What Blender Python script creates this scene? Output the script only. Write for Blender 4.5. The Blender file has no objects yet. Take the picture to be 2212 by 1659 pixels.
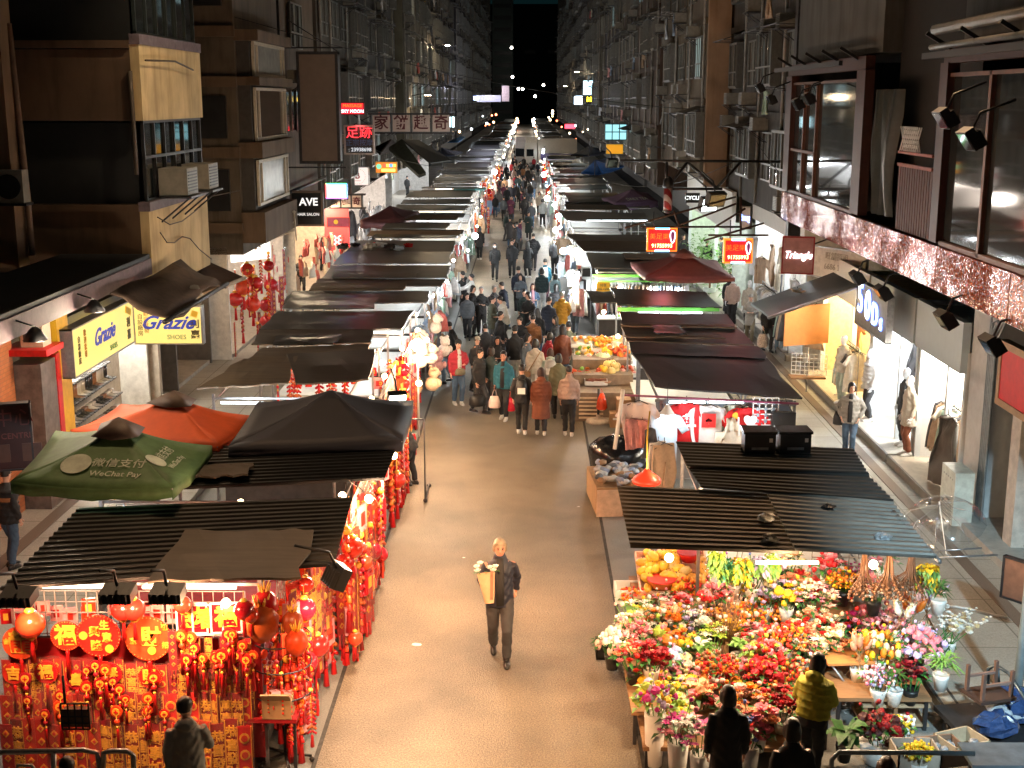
import bpy, bmesh, math, random
from mathutils import Vector, Matrix, Euler
R = random.Random(11)
PI = math.pi
rad = math.radians
sc = bpy.context.scene
COL = sc.collection
# ------------------------------------------------------------------ camera numbers (pixel grid 2212 x 1659)
F, H = 2750.0, 7.8
CP, CY = rad(12.6), rad(0.667)
FW = Vector((-math.sin(CY)*math.cos(CP), math.cos(CY)*math.cos(CP), -math.sin(CP)))
RT = Vector((math.cos(CY), math.sin(CY), 0))
UP = Vector((-math.sin(CY)*math.sin(CP), math.cos(CY)*math.sin(CP), math.cos(CP)))
EYE = Vector((0, 0, H))
def ray(x, y): return FW + RT*((x-1106)/F) - UP*((y-829.5)/F)
def G(x, y, z=0.0):            # a measured point of the photo on the level z
    d = ray(x, y); return EYE + d*((z-H)/d.z)
def DY(x, y, Y):               # on the plane at distance Y
    d = ray(x, y); return EYE + d*(Y/d.y)
def XX(x, y, X):               # on the plane at offset X
    d = ray(x, y); return EYE + d*(X/d.x)
# ------------------------------------------------------------------ materials
MATS = {}
def lin(c):
    return tuple(((v/12.92) if v <= 0.04045 else ((v+0.055)/1.055)**2.4) for v in c)
def nt(name):
    m = bpy.data.materials.new(name); m.use_nodes = True
    t = m.node_tree; b = t.nodes['Principled BSDF']
    return m, t, b
def N(t, typ, **kw):
    n = t.nodes.new(typ)
    for k, v in kw.items():
        if k in n.inputs: n.inputs[k].default_value = v
        else: setattr(n, k, v)
    return n
def mat(col, rough=0.6, metal=0.0, var=0.25, scale=6.0, emit=0.0, ecol=None, bump=0.0, stretch=None, trans=0.0, alpha=1.0, rnd=0.0, spec=0.5, coat=0.0):
    """a procedural surface: base colour broken by noise, with optional grime streaks"""
    key = (tuple(col), rough, metal, var, scale, emit, ecol, bump, stretch, trans, alpha, rnd, spec, coat)
    if key in MATS: return MATS[key]
    m, t, b = nt('surface_%d' % len(MATS)); MATS[key] = m
    b.inputs['Roughness'].default_value = rough; b.inputs['Metallic'].default_value = metal
    b.inputs['Specular IOR Level'].default_value = spec
    if coat: b.inputs['Coat Weight'].default_value = coat
    tc = N(t, 'ShaderNodeTexCoord')
    src = tc.outputs['Object']
    mp = N(t, 'ShaderNodeMapping')
    if stretch: mp.inputs['Scale'].default_value = stretch
    t.links.new(src, mp.inputs[0])
    oi = N(t, 'ShaderNodeObjectInfo')
    ad = N(t, 'ShaderNodeVectorMath', operation='ADD')
    sr = N(t, 'ShaderNodeVectorMath', operation='SCALE'); sr.inputs[0].default_value = (37, 11, 23)
    t.links.new(oi.outputs['Random'], sr.inputs['Scale'])
    t.links.new(mp.outputs[0], ad.inputs[0]); t.links.new(sr.outputs[0], ad.inputs[1])
    no = N(t, 'ShaderNodeTexNoise'); no.inputs['Scale'].default_value = scale; no.inputs['Detail'].default_value = 6; no.inputs['Roughness'].default_value = 0.65
    t.links.new(ad.outputs[0], no.inputs['Vector'])
    rp = N(t, 'ShaderNodeValToRGB')
    c = Vector(col)
    lo = c*(1-var); hi = c*(1+var*0.7)
    rp.color_ramp.elements[0].position = 0.3; rp.color_ramp.elements[1].position = 0.72
    rp.color_ramp.elements[0].color = (*lo, 1); rp.color_ramp.elements[1].color = (*[min(1, v) for v in hi], 1)
    t.links.new(no.outputs[0], rp.inputs[0])
    out = rp.outputs[0]
    if rnd:
        hs = N(t, 'ShaderNodeHueSaturation')
        mr = N(t, 'ShaderNodeMapRange'); mr.inputs[3].default_value = 1-rnd; mr.inputs[4].default_value = 1+rnd*0.6
        mh = N(t, 'ShaderNodeMapRange'); mh.inputs[3].default_value = 0.5-rnd*0.02; mh.inputs[4].default_value = 0.5+rnd*0.025
        t.links.new(oi.outputs['Random'], mr.inputs[0]); t.links.new(oi.outputs['Random'], mh.inputs[0])
        t.links.new(mr.outputs[0], hs.inputs['Value']); t.links.new(mh.outputs[0], hs.inputs['Hue'])
        t.links.new(out, hs.inputs['Color']); out = hs.outputs[0]
    t.links.new(out, b.inputs['Base Color'])
    if emit:
        b.inputs['Emission Strength'].default_value = emit
        if ecol: b.inputs['Emission Color'].default_value = (*ecol, 1)
        else: t.links.new(out, b.inputs['Emission Color'])
    if bump:
        bp = N(t, 'ShaderNodeBump'); bp.inputs['Strength'].default_value = bump; bp.inputs['Distance'].default_value = 0.02
        t.links.new(no.outputs[0], bp.inputs['Height']); t.links.new(bp.outputs[0], b.inputs['Normal'])
    if trans: b.inputs['Transmission Weight'].default_value = trans
    if alpha < 1: b.inputs['Alpha'].default_value = alpha
    return m
def glow(col, s):               # a lit lamp, tube, letter
    return mat(tuple(0.45*v for v in col), 0.4, 0, 0.0, 1.0, s, tuple(col))
# ------------------------------------------------------------------ mesh builder
KIDS = {}
TMP = bpy.data.scenes.new('workbench')      # a small scene for turning curves and modifiers into meshes
def bake(o):
    TMP.collection.objects.link(o); vl = TMP.view_layers[0]; vl.update(); dg = vl.depsgraph; dg.update()
    me = bpy.data.meshes.new_from_object(o.evaluated_get(dg), depsgraph=dg)
    TMP.collection.objects.unlink(o); return me
class MB:
    def __init__(s): s.v = []; s.f = []; s.m = []; s.sm = []
    def add(s, vs, fs, mi=0, smooth=False):
        o = len(s.v); s.v += [tuple(p) for p in vs]
        for f in fs: s.f.append([i+o for i in f]); s.m.append(mi); s.sm.append(smooth)
        return s
    def box(s, c, d, mi=0, rz=0.0, rx=0.0, ry=0.0):
        h = [x/2 for x in d]; M = Euler((rx, ry, rz)).to_matrix(); c = Vector(c)
        vs = [c + M @ Vector((sx*h[0], sy*h[1], sz*h[2])) for sx in (-1, 1) for sy in (-1, 1) for sz in (-1, 1)]
        return s.add(vs, [(0,1,3,2),(4,6,7,5),(0,4,5,1),(2,3,7,6),(0,2,6,4),(1,5,7,3)], mi)
    def quad(s, a, b, c, d, mi=0): return s.add([a, b, c, d], [(0,1,2,3)], mi)
    def slab(s, q, t, mi=0):     # four top corners, thickness downwards
        q = [Vector(p) for p in q]; lo = [p-Vector((0,0,t)) for p in q]
        return s.add(q+lo, [(0,1,2,3),(7,6,5,4),(0,4,5,1),(1,5,6,2),(2,6,7,3),(3,7,4,0)], mi)
    def tube(s, pts, r, n=6, mi=0, smooth=True, cap=True):
        pts = [Vector(p) for p in pts]; rs = r if isinstance(r, (list, tuple)) else [r]*len(pts)
        vs = []; ref = None
        for i, p in enumerate(pts):
            d = (pts[min(i+1, len(pts)-1)]-pts[max(i-1, 0)])
            d = d.normalized() if d.length > 1e-9 else Vector((0,0,1))
            if ref is None: ref = Vector((1,0,0)) if abs(d.x) < 0.8 else Vector((0,1,0))
            u = (ref-d*ref.dot(d)).normalized(); w = d.cross(u); ref = u
            vs += [p+(u*math.cos(2*PI*k/n)+w*math.sin(2*PI*k/n))*rs[i] for k in range(n)]
        fs = [(i*n+k, i*n+(k+1)%n, (i+1)*n+(k+1)%n, (i+1)*n+k) for i in range(len(pts)-1) for k in range(n)]
        if cap: fs += [tuple(range(n-1, -1, -1)), tuple(range((len(pts)-1)*n, len(pts)*n))]
        return s.add(vs, fs, mi, smooth)
    def loft(s, rings, n=12, mi=0, cap=True, smooth=True):   # ring = (centre, rx, ry[, tilt matrix, squareness])
        vs = []
        for rg in rings:
            c = Vector(rg[0]); M = rg[3] if len(rg) > 3 and rg[3] is not None else None
            for k in range(n):
                a = 2*PI*k/n; p = Vector((math.cos(a)*rg[1], math.sin(a)*rg[2], 0))
                vs.append(c+(M @ p if M else p))
        L = len(rings)
        fs = [(i*n+k, i*n+(k+1)%n, (i+1)*n+(k+1)%n, (i+1)*n+k) for i in range(L-1) for k in range(n)]
        if cap: fs += [tuple(range(n-1, -1, -1)), tuple(range((L-1)*n, L*n))]
        return s.add(vs, fs, mi, smooth)
    def lathe(s, prof, c=(0,0,0), n=12, mi=0, smooth=True, cap=True):
        return s.loft([((c[0], c[1], c[2]+z), r, r) for r, z in prof], n, mi, cap, smooth)
    def ball(s, c, r, n=8, m=5, mi=0, jit=0.0, sq=(1,1,1), smooth=True):
        c = Vector(c); vs = [c+Vector((0,0,-r*sq[2]))]
        for i in range(1, m):
            th = PI*i/m
            for k in range(n):
                a = 2*PI*k/n; q = r*(1+R.uniform(-jit, jit)) if jit else r
                vs.append(c+Vector((math.sin(th)*math.cos(a)*q*sq[0], math.sin(th)*math.sin(a)*q*sq[1], -math.cos(th)*q*sq[2])))
        vs.append(c+Vector((0,0,r*sq[2]))); T = len(vs)-1
        fs = [(0, 1+(k+1)%n, 1+k) for k in range(n)]
        fs += [(1+i*n+k, 1+i*n+(k+1)%n, 1+(i+1)*n+(k+1)%n, 1+(i+1)*n+k) for i in range(m-2) for k in range(n)]
        fs += [(1+(m-2)*n+k, 1+(m-2)*n+(k+1)%n, T) for k in range(n)]
        return s.add(vs, fs, mi, smooth)
    def prism(s, poly, y0, y1, mi=0):   # outline in x,z pulled along y
        n = len(poly); vs = [(x, y0, z) for x, z in poly]+[(x, y1, z) for x, z in poly]
        fs = [tuple(range(n)), tuple(range(2*n-1, n-1, -1))]+[(i, i+n, (i+1)%n+n, (i+1)%n) for i in range(n)]
        return s.add(vs, fs, mi)
    def disc(s, c, r, y0, y1, n=20, mi=0):
        return s.prism([(c[0]+r*math.cos(2*PI*k/n), c[2]+r*math.sin(2*PI*k/n)) for k in range(n)], c[1]+y0, c[1]+y1, mi)
    def data(s, name, mats):
        me = bpy.data.meshes.new(name); me.from_pydata(s.v, [], s.f)
        for m in (mats if isinstance(mats, (list, tuple)) else [mats]): me.materials.append(m)
        me.polygons.foreach_set('material_index', s.m); me.polygons.foreach_set('use_smooth', s.sm)
        me.update(); return me
    def build(s, name, mats, parent=None, loc=None, rz=0.0, world=False):
        if world and parent is not None:
            L = parent.location; s.v = [(a-L.x, b-L.y, c-L.z) for a, b, c in s.v]
        if world and parent is None:
            L = Vector(s.v[0]); s.v = [(a-L.x, b-L.y, c-L.z) for a, b, c in s.v]; loc = L
        o = bpy.data.objects.new(name, s.data(name, mats)); COL.objects.link(o)
        if parent is not None: o.parent = parent; KIDS.setdefault(parent.name, []).append(o)
        if loc is not None: o.location = loc
        if rz: o.rotation_euler[2] = rz
        return o
def tag(o, label=None, cat=None, group=None, kind=None):
    if label: o['label'] = label
    if cat: o['category'] = cat
    if group: o['group'] = group
    if kind: o['kind'] = kind
    return o
def thing(name, label, cat, loc=(0,0,0), rz=0.0, group=None):
    o = bpy.data.objects.new(name, None); COL.objects.link(o)
    o.location = loc; o.rotation_euler = (0, 0, rz); o.empty_display_size = 0.1
    return tag(o, label, cat, group)
def dup(o, loc, rz=None, label=None, group=None, scale=None, parent=None):
    c = o.copy(); COL.objects.link(c)
    if parent is not None: c.parent = parent
    if loc is not None: c.location = loc
    if rz is not None: c.rotation_euler[2] = rz
    if scale is not None: c.scale = scale if isinstance(scale, (tuple, list)) else (scale,)*3
    if label: c['label'] = label
    if group: c['group'] = group
    for ch in KIDS.get(o.name, []): dup(ch, None, parent=c)
    return c
FONTS = {}
def text(body, size, loc, m, parent=None, rz=0.0, name='lettering', ext=0.006, off=0.0, shear=0.0, sx=1.0, rx=PI/2, align='CENTER', sp=1.0):
    c = bpy.data.curves.new('t', 'FONT'); c.body = body; c.size = size; c.extrude = ext; c.offset = off; c.shear = shear
    c.align_x = align; c.align_y = 'CENTER'; c.resolution_u = 3; c.space_line = sp
    o = bpy.data.objects.new('t', c); me = bake(o); bpy.data.objects.remove(o)
    me.materials.clear(); me.materials.append(m)
    q = bpy.data.objects.new(name, me); COL.objects.link(q); q.parent = parent
    if parent is not None: KIDS.setdefault(parent.name, []).append(q)
    q.location = loc; q.rotation_euler = (rx, 0, rz); q.scale = (sx, 1, 1)
    return q
NL = [0]
def lamp(loc, w, col, size=0.25, parent=None, kind='POINT', shape=None, spot=None, aim=None):
    NL[0] += 1
    l = bpy.data.lights.new('lamp_light', kind); l.energy = w; l.color = col
    if kind == 'AREA': l.shape = 'RECTANGLE'; l.size, l.size_y = shape
    else: l.shadow_soft_size = size
    if kind == 'SPOT': l.spot_size = rad(spot); l.spot_blend = 0.6
    o = bpy.data.objects.new('lamp_light', l); COL.objects.link(o); o.location = loc
    if parent is not None: o.parent = parent
    if aim is not None: o.rotation_euler = (Vector(aim)-Vector(loc)).to_track_quat('-Z', 'Y').to_euler()
    return o
def pieces(name, boxes, m, parent):
    for c, d in boxes: MB().box(c, d).build(name, m, parent, world=True)
# shared materials
WARM = (1.0, 0.60, 0.30); WHITE = (0.88, 0.96, 1.0); SOFT = (1.0, 0.80, 0.58)
BLK = mat((0.012, 0.012, 0.013), 0.45, 0, 0.3)
STEEL = mat((0.35, 0.35, 0.36), 0.35, 0.8, 0.25, 14)
DSTEEL = mat((0.05, 0.05, 0.055), 0.45, 0.6, 0.3, 10)
WHT = mat((0.75, 0.75, 0.73), 0.5, 0, 0.08)
RED = mat((0.62, 0.012, 0.015), 0.38, 0, 0.25, 9)
DRED = mat((0.30, 0.008, 0.012), 0.5, 0, 0.3, 9)
GOLD = mat((0.85, 0.46, 0.05), 0.38, 0.0, 0.2, 20, coat=0.3)
YEL = mat((0.80, 0.52, 0.03), 0.5, 0, 0.1)
CARD = mat((0.36, 0.22, 0.11), 0.8, 0, 0.2)
WOOD = mat((0.28, 0.15, 0.07), 0.6, 0, 0.3, 5, stretch=(1, 8, 8))
GREENL = mat((0.05, 0.20, 0.035), 0.5, 0, 0.5, 30, rnd=0.5)
GLASS = mat((0.012, 0.016, 0.018), 0.06, 0.0, 0.2, 2, spec=0.9, coat=0.4)
PLAST = mat((0.85, 0.80, 0.78), 0.12, 0, 0.1, 5, trans=0.9, alpha=0.28)
# ================================================================== camera, world
cam = bpy.data.cameras.new('Camera'); cam.sensor_width = 36; cam.lens = 36*F/2212; cam.clip_end = 2000; cam.clip_start = 0.1
co = bpy.data.objects.new('Camera', cam); COL.objects.link(co); co.location = EYE
co.rotation_euler = (PI/2-CP, 0, CY); sc.camera = co
w = bpy.data.worlds.new('World'); sc.world = w; w.use_nodes = True
wt = w.node_tree; bg = wt.nodes['Background']
gr = N(wt, 'ShaderNodeTexCoord'); sx = N(wt, 'ShaderNodeSeparateXYZ'); wr = N(wt, 'ShaderNodeValToRGB')
wt.links.new(gr.outputs['Generated'], sx.inputs[0]); wt.links.new(sx.outputs['Z'], wr.inputs[0])
wr.color_ramp.elements[0].color = (0.0016, 0.0064, 0.0070, 1); wr.color_ramp.elements[1].color = (0.0010, 0.0044, 0.0052, 1)
wr.color_ramp.elements[1].position = 0.5
wt.links.new(wr.outputs[0], bg.inputs[0]); bg.inputs[1].default_value = 0.55
sc.view_settings.view_transform = 'Standard'; sc.view_settings.look = 'None'; sc.view_settings.exposure = 1.3; sc.view_settings.gamma = 1.0
sc.cycles.use_denoising = True; sc.cycles.max_bounces = 5; sc.cycles.diffuse_bounces = 3; sc.cycles.glossy_bounces = 3
sc.cycles.transparent_max_bounces = 12; sc.cycles.sample_clamp_indirect = 4.0; sc.cycles.blur_glossy = 0.5
sc.cycles.caustics_reflective = False; sc.cycles.caustics_refractive = False
# ================================================================== ground
def ground_mat(kind):
    m, t, b = nt('ground_'+kind)
    tc = N(t, 'ShaderNodeTexCoord'); src = tc.outputs['Object']
    big = N(t, 'ShaderNodeTexNoise'); big.inputs['Scale'].default_value = 0.5; big.inputs['Detail'].default_value = 7; big.inputs['Roughness'].default_value = 0.6
    fine = N(t, 'ShaderNodeTexNoise'); fine.inputs['Scale'].default_value = 46; fine.inputs['Detail'].default_value = 8; fine.inputs['Roughness'].default_value = 0.7
    vo = N(t, 'ShaderNodeTexVoronoi'); vo.inputs['Scale'].default_value = 55
    for n in (big, fine, vo): t.links.new(src, n.inputs['Vector'])
    r1 = N(t, 'ShaderNodeValToRGB'); r2 = N(t, 'ShaderNodeValToRGB')
    if kind == 'road':
        a, c = (0.105, 0.088, 0.066), (0.245, 0.20, 0.143)
    elif kind == 'strip':
        a, c = (0.15, 0.15, 0.14), (0.24, 0.235, 0.22)
    else:
        a, c = (0.30, 0.285, 0.24), (0.46, 0.43, 0.37)
    r1.color_ramp.elements[0].position = 0.3; r1.color_ramp.elements[1].position = 0.7
    r1.color_ramp.elements[0].color = (*a, 1); r1.color_ramp.elements[1].color = (*c, 1)
    t.links.new(big.outputs[0], r1.inputs[0])
    r2.color_ramp.elements[0].position = 0.35; r2.color_ramp.elements[1].position = 0.66
    k = 0.34 if kind == 'road' else 0.75
    r2.color_ramp.elements[0].color = (k, k, k, 1); r2.color_ramp.elements[1].color = (1.7 if kind == 'road' else 1.15,)*3+(1,)
    t.links.new(fine.outputs[0], r2.inputs[0])
    mx = N(t, 'ShaderNodeMix', data_type='RGBA', blend_type='MULTIPLY'); mx.inputs[0].default_value = 1.0
    t.links.new(r1.outputs[0], mx.inputs[6]); t.links.new(r2.outputs[0], mx.inputs[7])
    out = mx.outputs[2]
    if kind == 'tile':
        br = N(t, 'ShaderNodeTexBrick'); br.offset = 0.0
        br.inputs['Scale'].default_value = 1.0; br.inputs['Brick Width'].default_value = 0.9; br.inputs['Row Height'].default_value = 0.9; br.inputs['Mortar Size'].default_value = 0.012
        br.inputs['Color1'].default_value = (1,1,1,1); br.inputs['Color2'].default_value = (0.86,0.86,0.86,1); br.inputs['Mortar'].default_value = (0.45,0.44,0.4,1)
        t.links.new(src, br.inputs['Vector'])
        m2 = N(t, 'ShaderNodeMix', data_type='RGBA', blend_type='MULTIPLY'); m2.inputs[0].default_value = 1.0
        t.links.new(out, m2.inputs[6]); t.links.new(br.outputs[0], m2.inputs[7]); out = m2.outputs[2]
    t.links.new(out, b.inputs['Base Color'])
    b.inputs['Roughness'].default_value = 0.46 if kind == 'road' else 0.6
    bp = N(t, 'ShaderNodeBump'); bp.inputs['Strength'].default_value = 0.55 if kind == 'road' else 0.25; bp.inputs['Distance'].default_value = 0.012
    ad = N(t, 'ShaderNodeMath', operation='ADD'); t.links.new(fine.outputs[0], ad.inputs[0]); t.links.new(vo.outputs[0], ad.inputs[1])
    t.links.new(ad.outputs[0], bp.inputs['Height']); t.links.new(bp.outputs[0], b.inputs['Normal'])
    return m
def sheet(name, x0, x1, y0, y1, z, m, th=0.0):
    b = MB()
    if th: b.box(((x0+x1)/2, (y0+y1)/2, z-th/2), (x1-x0, y1-y0, th))
    else: b.quad((x0,y0,z), (x1,y0,z), (x1,y1,z), (x0,y1,z))
    return tag(b.build(name, m), kind='structure')
sheet('ground', -400, 400, -60, 900, -0.02, mat((0.03, 0.03, 0.03), 0.8))
sheet('road', -2.515, 1.395, -2, 420, 0.0, ground_mat('road'))
GSTRIP = ground_mat('strip')
sheet('gutter_strip', -6.6, -2.57, -2, 420, 0.0, GSTRIP)
sheet('gutter_strip', 1.45, 5.4, -2, 420, 0.0, GSTRIP)
KERB = mat((0.05, 0.048, 0.045), 0.8, 0, 0.6, 9)
sheet('gutter_joint', -2.62, -2.48, -2, 420, -0.012, KERB); sheet('gutter_joint', 1.36, 1.5, -2, 420, -0.012, KERB)
GT = ground_mat('tile')
sheet('pavement', 5.4, 9.4, -2, 420, 0.12, GT, 0.14)
sheet('pavement', -11.5, -6.6, -2, 420, 0.12, GT, 0.14)
b = MB()
for x in (5.42, 5.62): b.box((x, 20, 0.128), (0.03, 60, 0.008))
tag(b.build('drain_channel', KERB), kind='structure')
b = MB()
b.box((7.45, 25, 0.128), (0.22, 40, 0.012)); b.box((-8.9, 20, 0.128), (0.25, 20, 0.012))
tag(b.build('tactile_paving', mat((0.16, 0.12, 0.09), 0.7, 0, 0.4, 60)), kind='structure')
# ================================================================== buildings
def wallmat(c, stain=0.55):
    """old render with rain streaks running down it"""
    key = ('wall', tuple(c), stain)
    if key in MATS: return MATS[key]
    m, t, b = nt('wall_%d' % len(MATS)); MATS[key] = m
    tc = N(t, 'ShaderNodeTexCoord')
    mp = N(t, 'ShaderNodeMapping'); mp.inputs['Scale'].default_value = (1.5, 1.5, 0.22); t.links.new(tc.outputs['Object'], mp.inputs[0])
    n1 = N(t, 'ShaderNodeTexNoise'); n1.inputs['Scale'].default_value = 1.6; n1.inputs['Detail'].default_value = 7; n1.inputs['Roughness'].default_value = 0.62; t.links.new(mp.outputs[0], n1.inputs['Vector'])
    n2 = N(t, 'ShaderNodeTexNoise'); n2.inputs['Scale'].default_value = 1.1; n2.inputs['Detail'].default_value = 8; t.links.new(tc.outputs['Object'], n2.inputs['Vector'])
    r1 = N(t, 'ShaderNodeValToRGB'); r1.color_ramp.elements[0].position = 0.28; r1.color_ramp.elements[1].position = 0.52
    k = 1-stain; r1.color_ramp.elements[0].color = (k*1.1, k, k*0.85, 1); r1.color_ramp.elements[1].color = (1,1,1,1); t.links.new(n1.outputs[0], r1.inputs[0])
    r2 = N(t, 'ShaderNodeValToRGB'); r2.color_ramp.elements[0].color = (*[v*0.72 for v in c], 1); r2.color_ramp.elements[1].color = (*[min(1, v*1.15) for v in c], 1); t.links.new(n2.outputs[0], r2.inputs[0])
    r2.color_ramp.elements[0].position = 0.3; r2.color_ramp.elements[1].position = 0.7
    mx = N(t, 'ShaderNodeMix', data_type='RGBA', blend_type='MULTIPLY'); mx.inputs[0].default_value = 1; t.links.new(r2.outputs[0], mx.inputs[6]); t.links.new(r1.outputs[0], mx.inputs[7])
    t.links.new(mx.outputs[2], b.inputs['Base Color']); b.inputs['Roughness'].default_value = 0.8
    bp = N(t, 'ShaderNodeBump'); bp.inputs['Strength'].default_value = 0.25; bp.inputs['Distance'].default_value = 0.03; t.links.new(n2.outputs[0], bp.inputs['Height']); t.links.new(bp.outputs[0], b.inputs['Normal'])
    return m
FRAMEM = mat((0.17, 0.175, 0.165), 0.4, 0.5, 0.2, 8)
CURT = [mat((0.15, 0.155, 0.14), 0.8, 0, 0.35, 3, stretch=(9, 9, 0.4)), mat((0.07, 0.09, 0.09), 0.7, 0, 0.4, 3, stretch=(9, 9, 0.4)), mat((0.16, 0.13, 0.09), 0.8, 0, 0.35, 3, stretch=(9, 9, 0.4))]
ACM = mat((0.22, 0.21, 0.18), 0.55, 0.1, 0.25, 7)
# window prototypes (local: front faces -Y, x right, z up; origin at the middle of the sill)
def win_proto(wd, ht, cols, bay, cur, lit=None):
    p = MB(); p.box((0, 0.03-bay*0.0, ht/2), (wd, 0.06, ht), 0)
    for i in range(cols):
        x = -wd/2+(i+0.5)*wd/cols
        p.box((x, -bay-0.01, ht*0.5), (wd/cols-0.05, 0.02, ht-0.06), 1+(i+cur) % 2)
    pane = p.data('window', [BLK, lit or GLASS, lit or CURT[cur]])
    f = MB()
    for i in range(cols+1): f.box((-wd/2+i*wd/cols, -bay-0.03, ht/2), (0.05, 0.05, ht))
    for z in (0, ht*0.34, ht): f.box((0, -bay-0.032, z), (wd+0.05, 0.056, 0.05))
    if bay:
        f.box((0, -bay/2, -0.03), (wd+0.06, bay+0.06, 0.06)); f.box((0, -bay/2, ht+0.03), (wd+0.1, bay+0.1, 0.05))
        for sx_ in (-1, 1): f.box((sx_*wd/2, -bay/2, ht/2), (0.04, bay, ht))
    return pane, f.data('window_frame', FRAMEM)
WINS = [win_proto(2.2, 1.5, 4, 0.0, 0), win_proto(2.6, 1.6, 5, 0.28, 1), win_proto(1.6, 1.5, 3, 0.2, 2), win_proto(2.2, 1.5, 4, 0.0, 1)]
WLIT = [win_proto(2.2, 1.5, 4, 0.0, 0, glow((0.55, 0.85, 0.9), 0.5)), win_proto(1.6, 1.5, 3, 0.2, 2, glow((0.7, 0.62, 0.45), 0.22)), win_proto(1.6, 1.5, 3, 0.1, 0, glow((0.45, 0.62, 0.6), 0.16))]
def ac_data():
    p = MB(); p.box((0, -0.24, 0.2), (0.62, 0.5, 0.4)); 
    for k in range(7): p.box((0, -0.492, 0.06+k*0.047), (0.52, 0.012, 0.02), 1)
    p.box((0, -0.28, -0.03), (0.7, 0.56, 0.03), 2)
    for s in (-0.3, 0.3): p.tube([(s, 0, -0.4), (s, -0.5, -0.05)], 0.014, 4, 2)
    return p.data('air_conditioner', [ACM, BLK, DSTEEL])
def awn_data():
    p = MB(); p.box((0, -0.4, 0), (2.6, 0.85, 0.03), rx=rad(17))
    for s in (-1.1, 0, 1.1): p.tube([(s, 0, -0.15), (s, -0.75, -0.13)], 0.014, 4)
    return p.data('window_canopy', mat((0.05, 0.05, 0.048), 0.6, 0.3, 0.4, 6))
def rack_data():
    p = MB()
    for s in (-0.9, 0.9): p.tube([(s, 0, 0), (s, -0.95, 0.1)], 0.013, 4)
    for k in range(4): p.tube([(-1.0, -0.3-0.2*k, 0.03+0.02*k), (1.0, -0.3-0.2*k, 0.03+0.02*k)], 0.01, 4)
    return p.data('drying_rack', DSTEEL)
ACD, AWD, RKD = ac_data(), awn_data(), rack_data()
def inst(me, parent, p, rz, name=None):
    o = bpy.data.objects.new(name or me.name, me); COL.objects.link(o); o.parent = parent
    o.location = Vector(p)-parent.location; o.rotation_euler = (0, 0, rz); return o
LAUNDRY = []
def tenement(label, x, y0, y1, z0, side, c, seed, ztop=26, zwin=None, acs=0.5, wall2=None, col_every=None, name='apartment_building', lit=0.09, depth=7):
    """a block of flats whose street front is the plane at x (side -1: west of the street, looking east)"""
    r = random.Random(seed); rz = PI/2 if side < 0 else -PI/2
    t = thing(name, label, 'building', (x, (y0+y1)/2, 0), 0)
    xb = x+side*depth
    p = MB(); p.box(((x+xb)/2, (y0+y1)/2, (z0+ztop)/2), (abs(xb-x), y1-y0, ztop-z0))
    z = z0+0.1
    p.build('wall', wallmat((c[0]*.30, c[1]*.325, c[2]*.35)), t, world=True)
    zt = zwin or (9.5+0.078*y1)
    MB().box((x+side*(4.2+depth)/2, (y0+y1)/2, z0/2), (depth-4.2, y1-y0, z0)).build('ground_floor', mat((0.10, 0.095, 0.09), 0.7), t, world=True)
    q = MB(); zf = z0+3.0
    while zf < zt+3:
        q.box((x-side*0.05, (y0+y1)/2, zf), (0.1, y1-y0, 0.22)); zf += 3.0
    q.build('floor_band', wallmat((c[0]*.22, c[1]*.24, c[2]*.26), 0.7), t, world=True)
    wd = 2.9; n = max(1, int((y1-y0)/wd)); zf = z0+0.95; fl = 0
    while zf < zt:
        for i in range(n):
            yc = y0+(i+0.5)*(y1-y0)/n
            if r.random() < 0.08: continue
            L = r.random() < lit
            pane, fr = r.choice(WLIT) if L else r.choice(WINS)
            o = inst(pane, t, (x-side*0.015, yc, zf), rz)
            f = bpy.data.objects.new('window_frame', fr); COL.objects.link(f); f.parent = o
            if r.random() < acs: inst(ACD, t, (x-side*0.02, yc+r.uniform(-1.0, 1.0), zf-0.62+r.choice((0, 2.2))), rz)
            if r.random() < 0.3: inst(AWD, t, (x-side*0.02, yc, zf+1.75), rz)
            if r.random() < 0.25:
                inst(RKD, t, (x-side*0.02, yc, zf-0.2), rz); LAUNDRY.append((x-side*r.uniform(0.45, 0.85), yc+r.uniform(-0.6, 0.6), zf-0.2, rz, y0))
        zf += 3.0
    k = 0; yy = y0+0.4
    while yy < y1:
        pp = MB(); pp.tube([(x-side*0.09, yy, z0+0.1), (x-side*0.09, yy, ztop)], 0.055, 6)
        if r.random() < 0.5: pp.tube([(x-side*0.09, yy, z0+2.4), (x-side*0.09, yy+1.3, z0+1.9)], 0.04, 6)
        pp.build('drain_pipe', mat((0.22, 0.20, 0.17), 0.6, 0.1, 0.4, 3), t, world=True); yy += r.uniform(2.4, 5.5)
    return t
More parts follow.
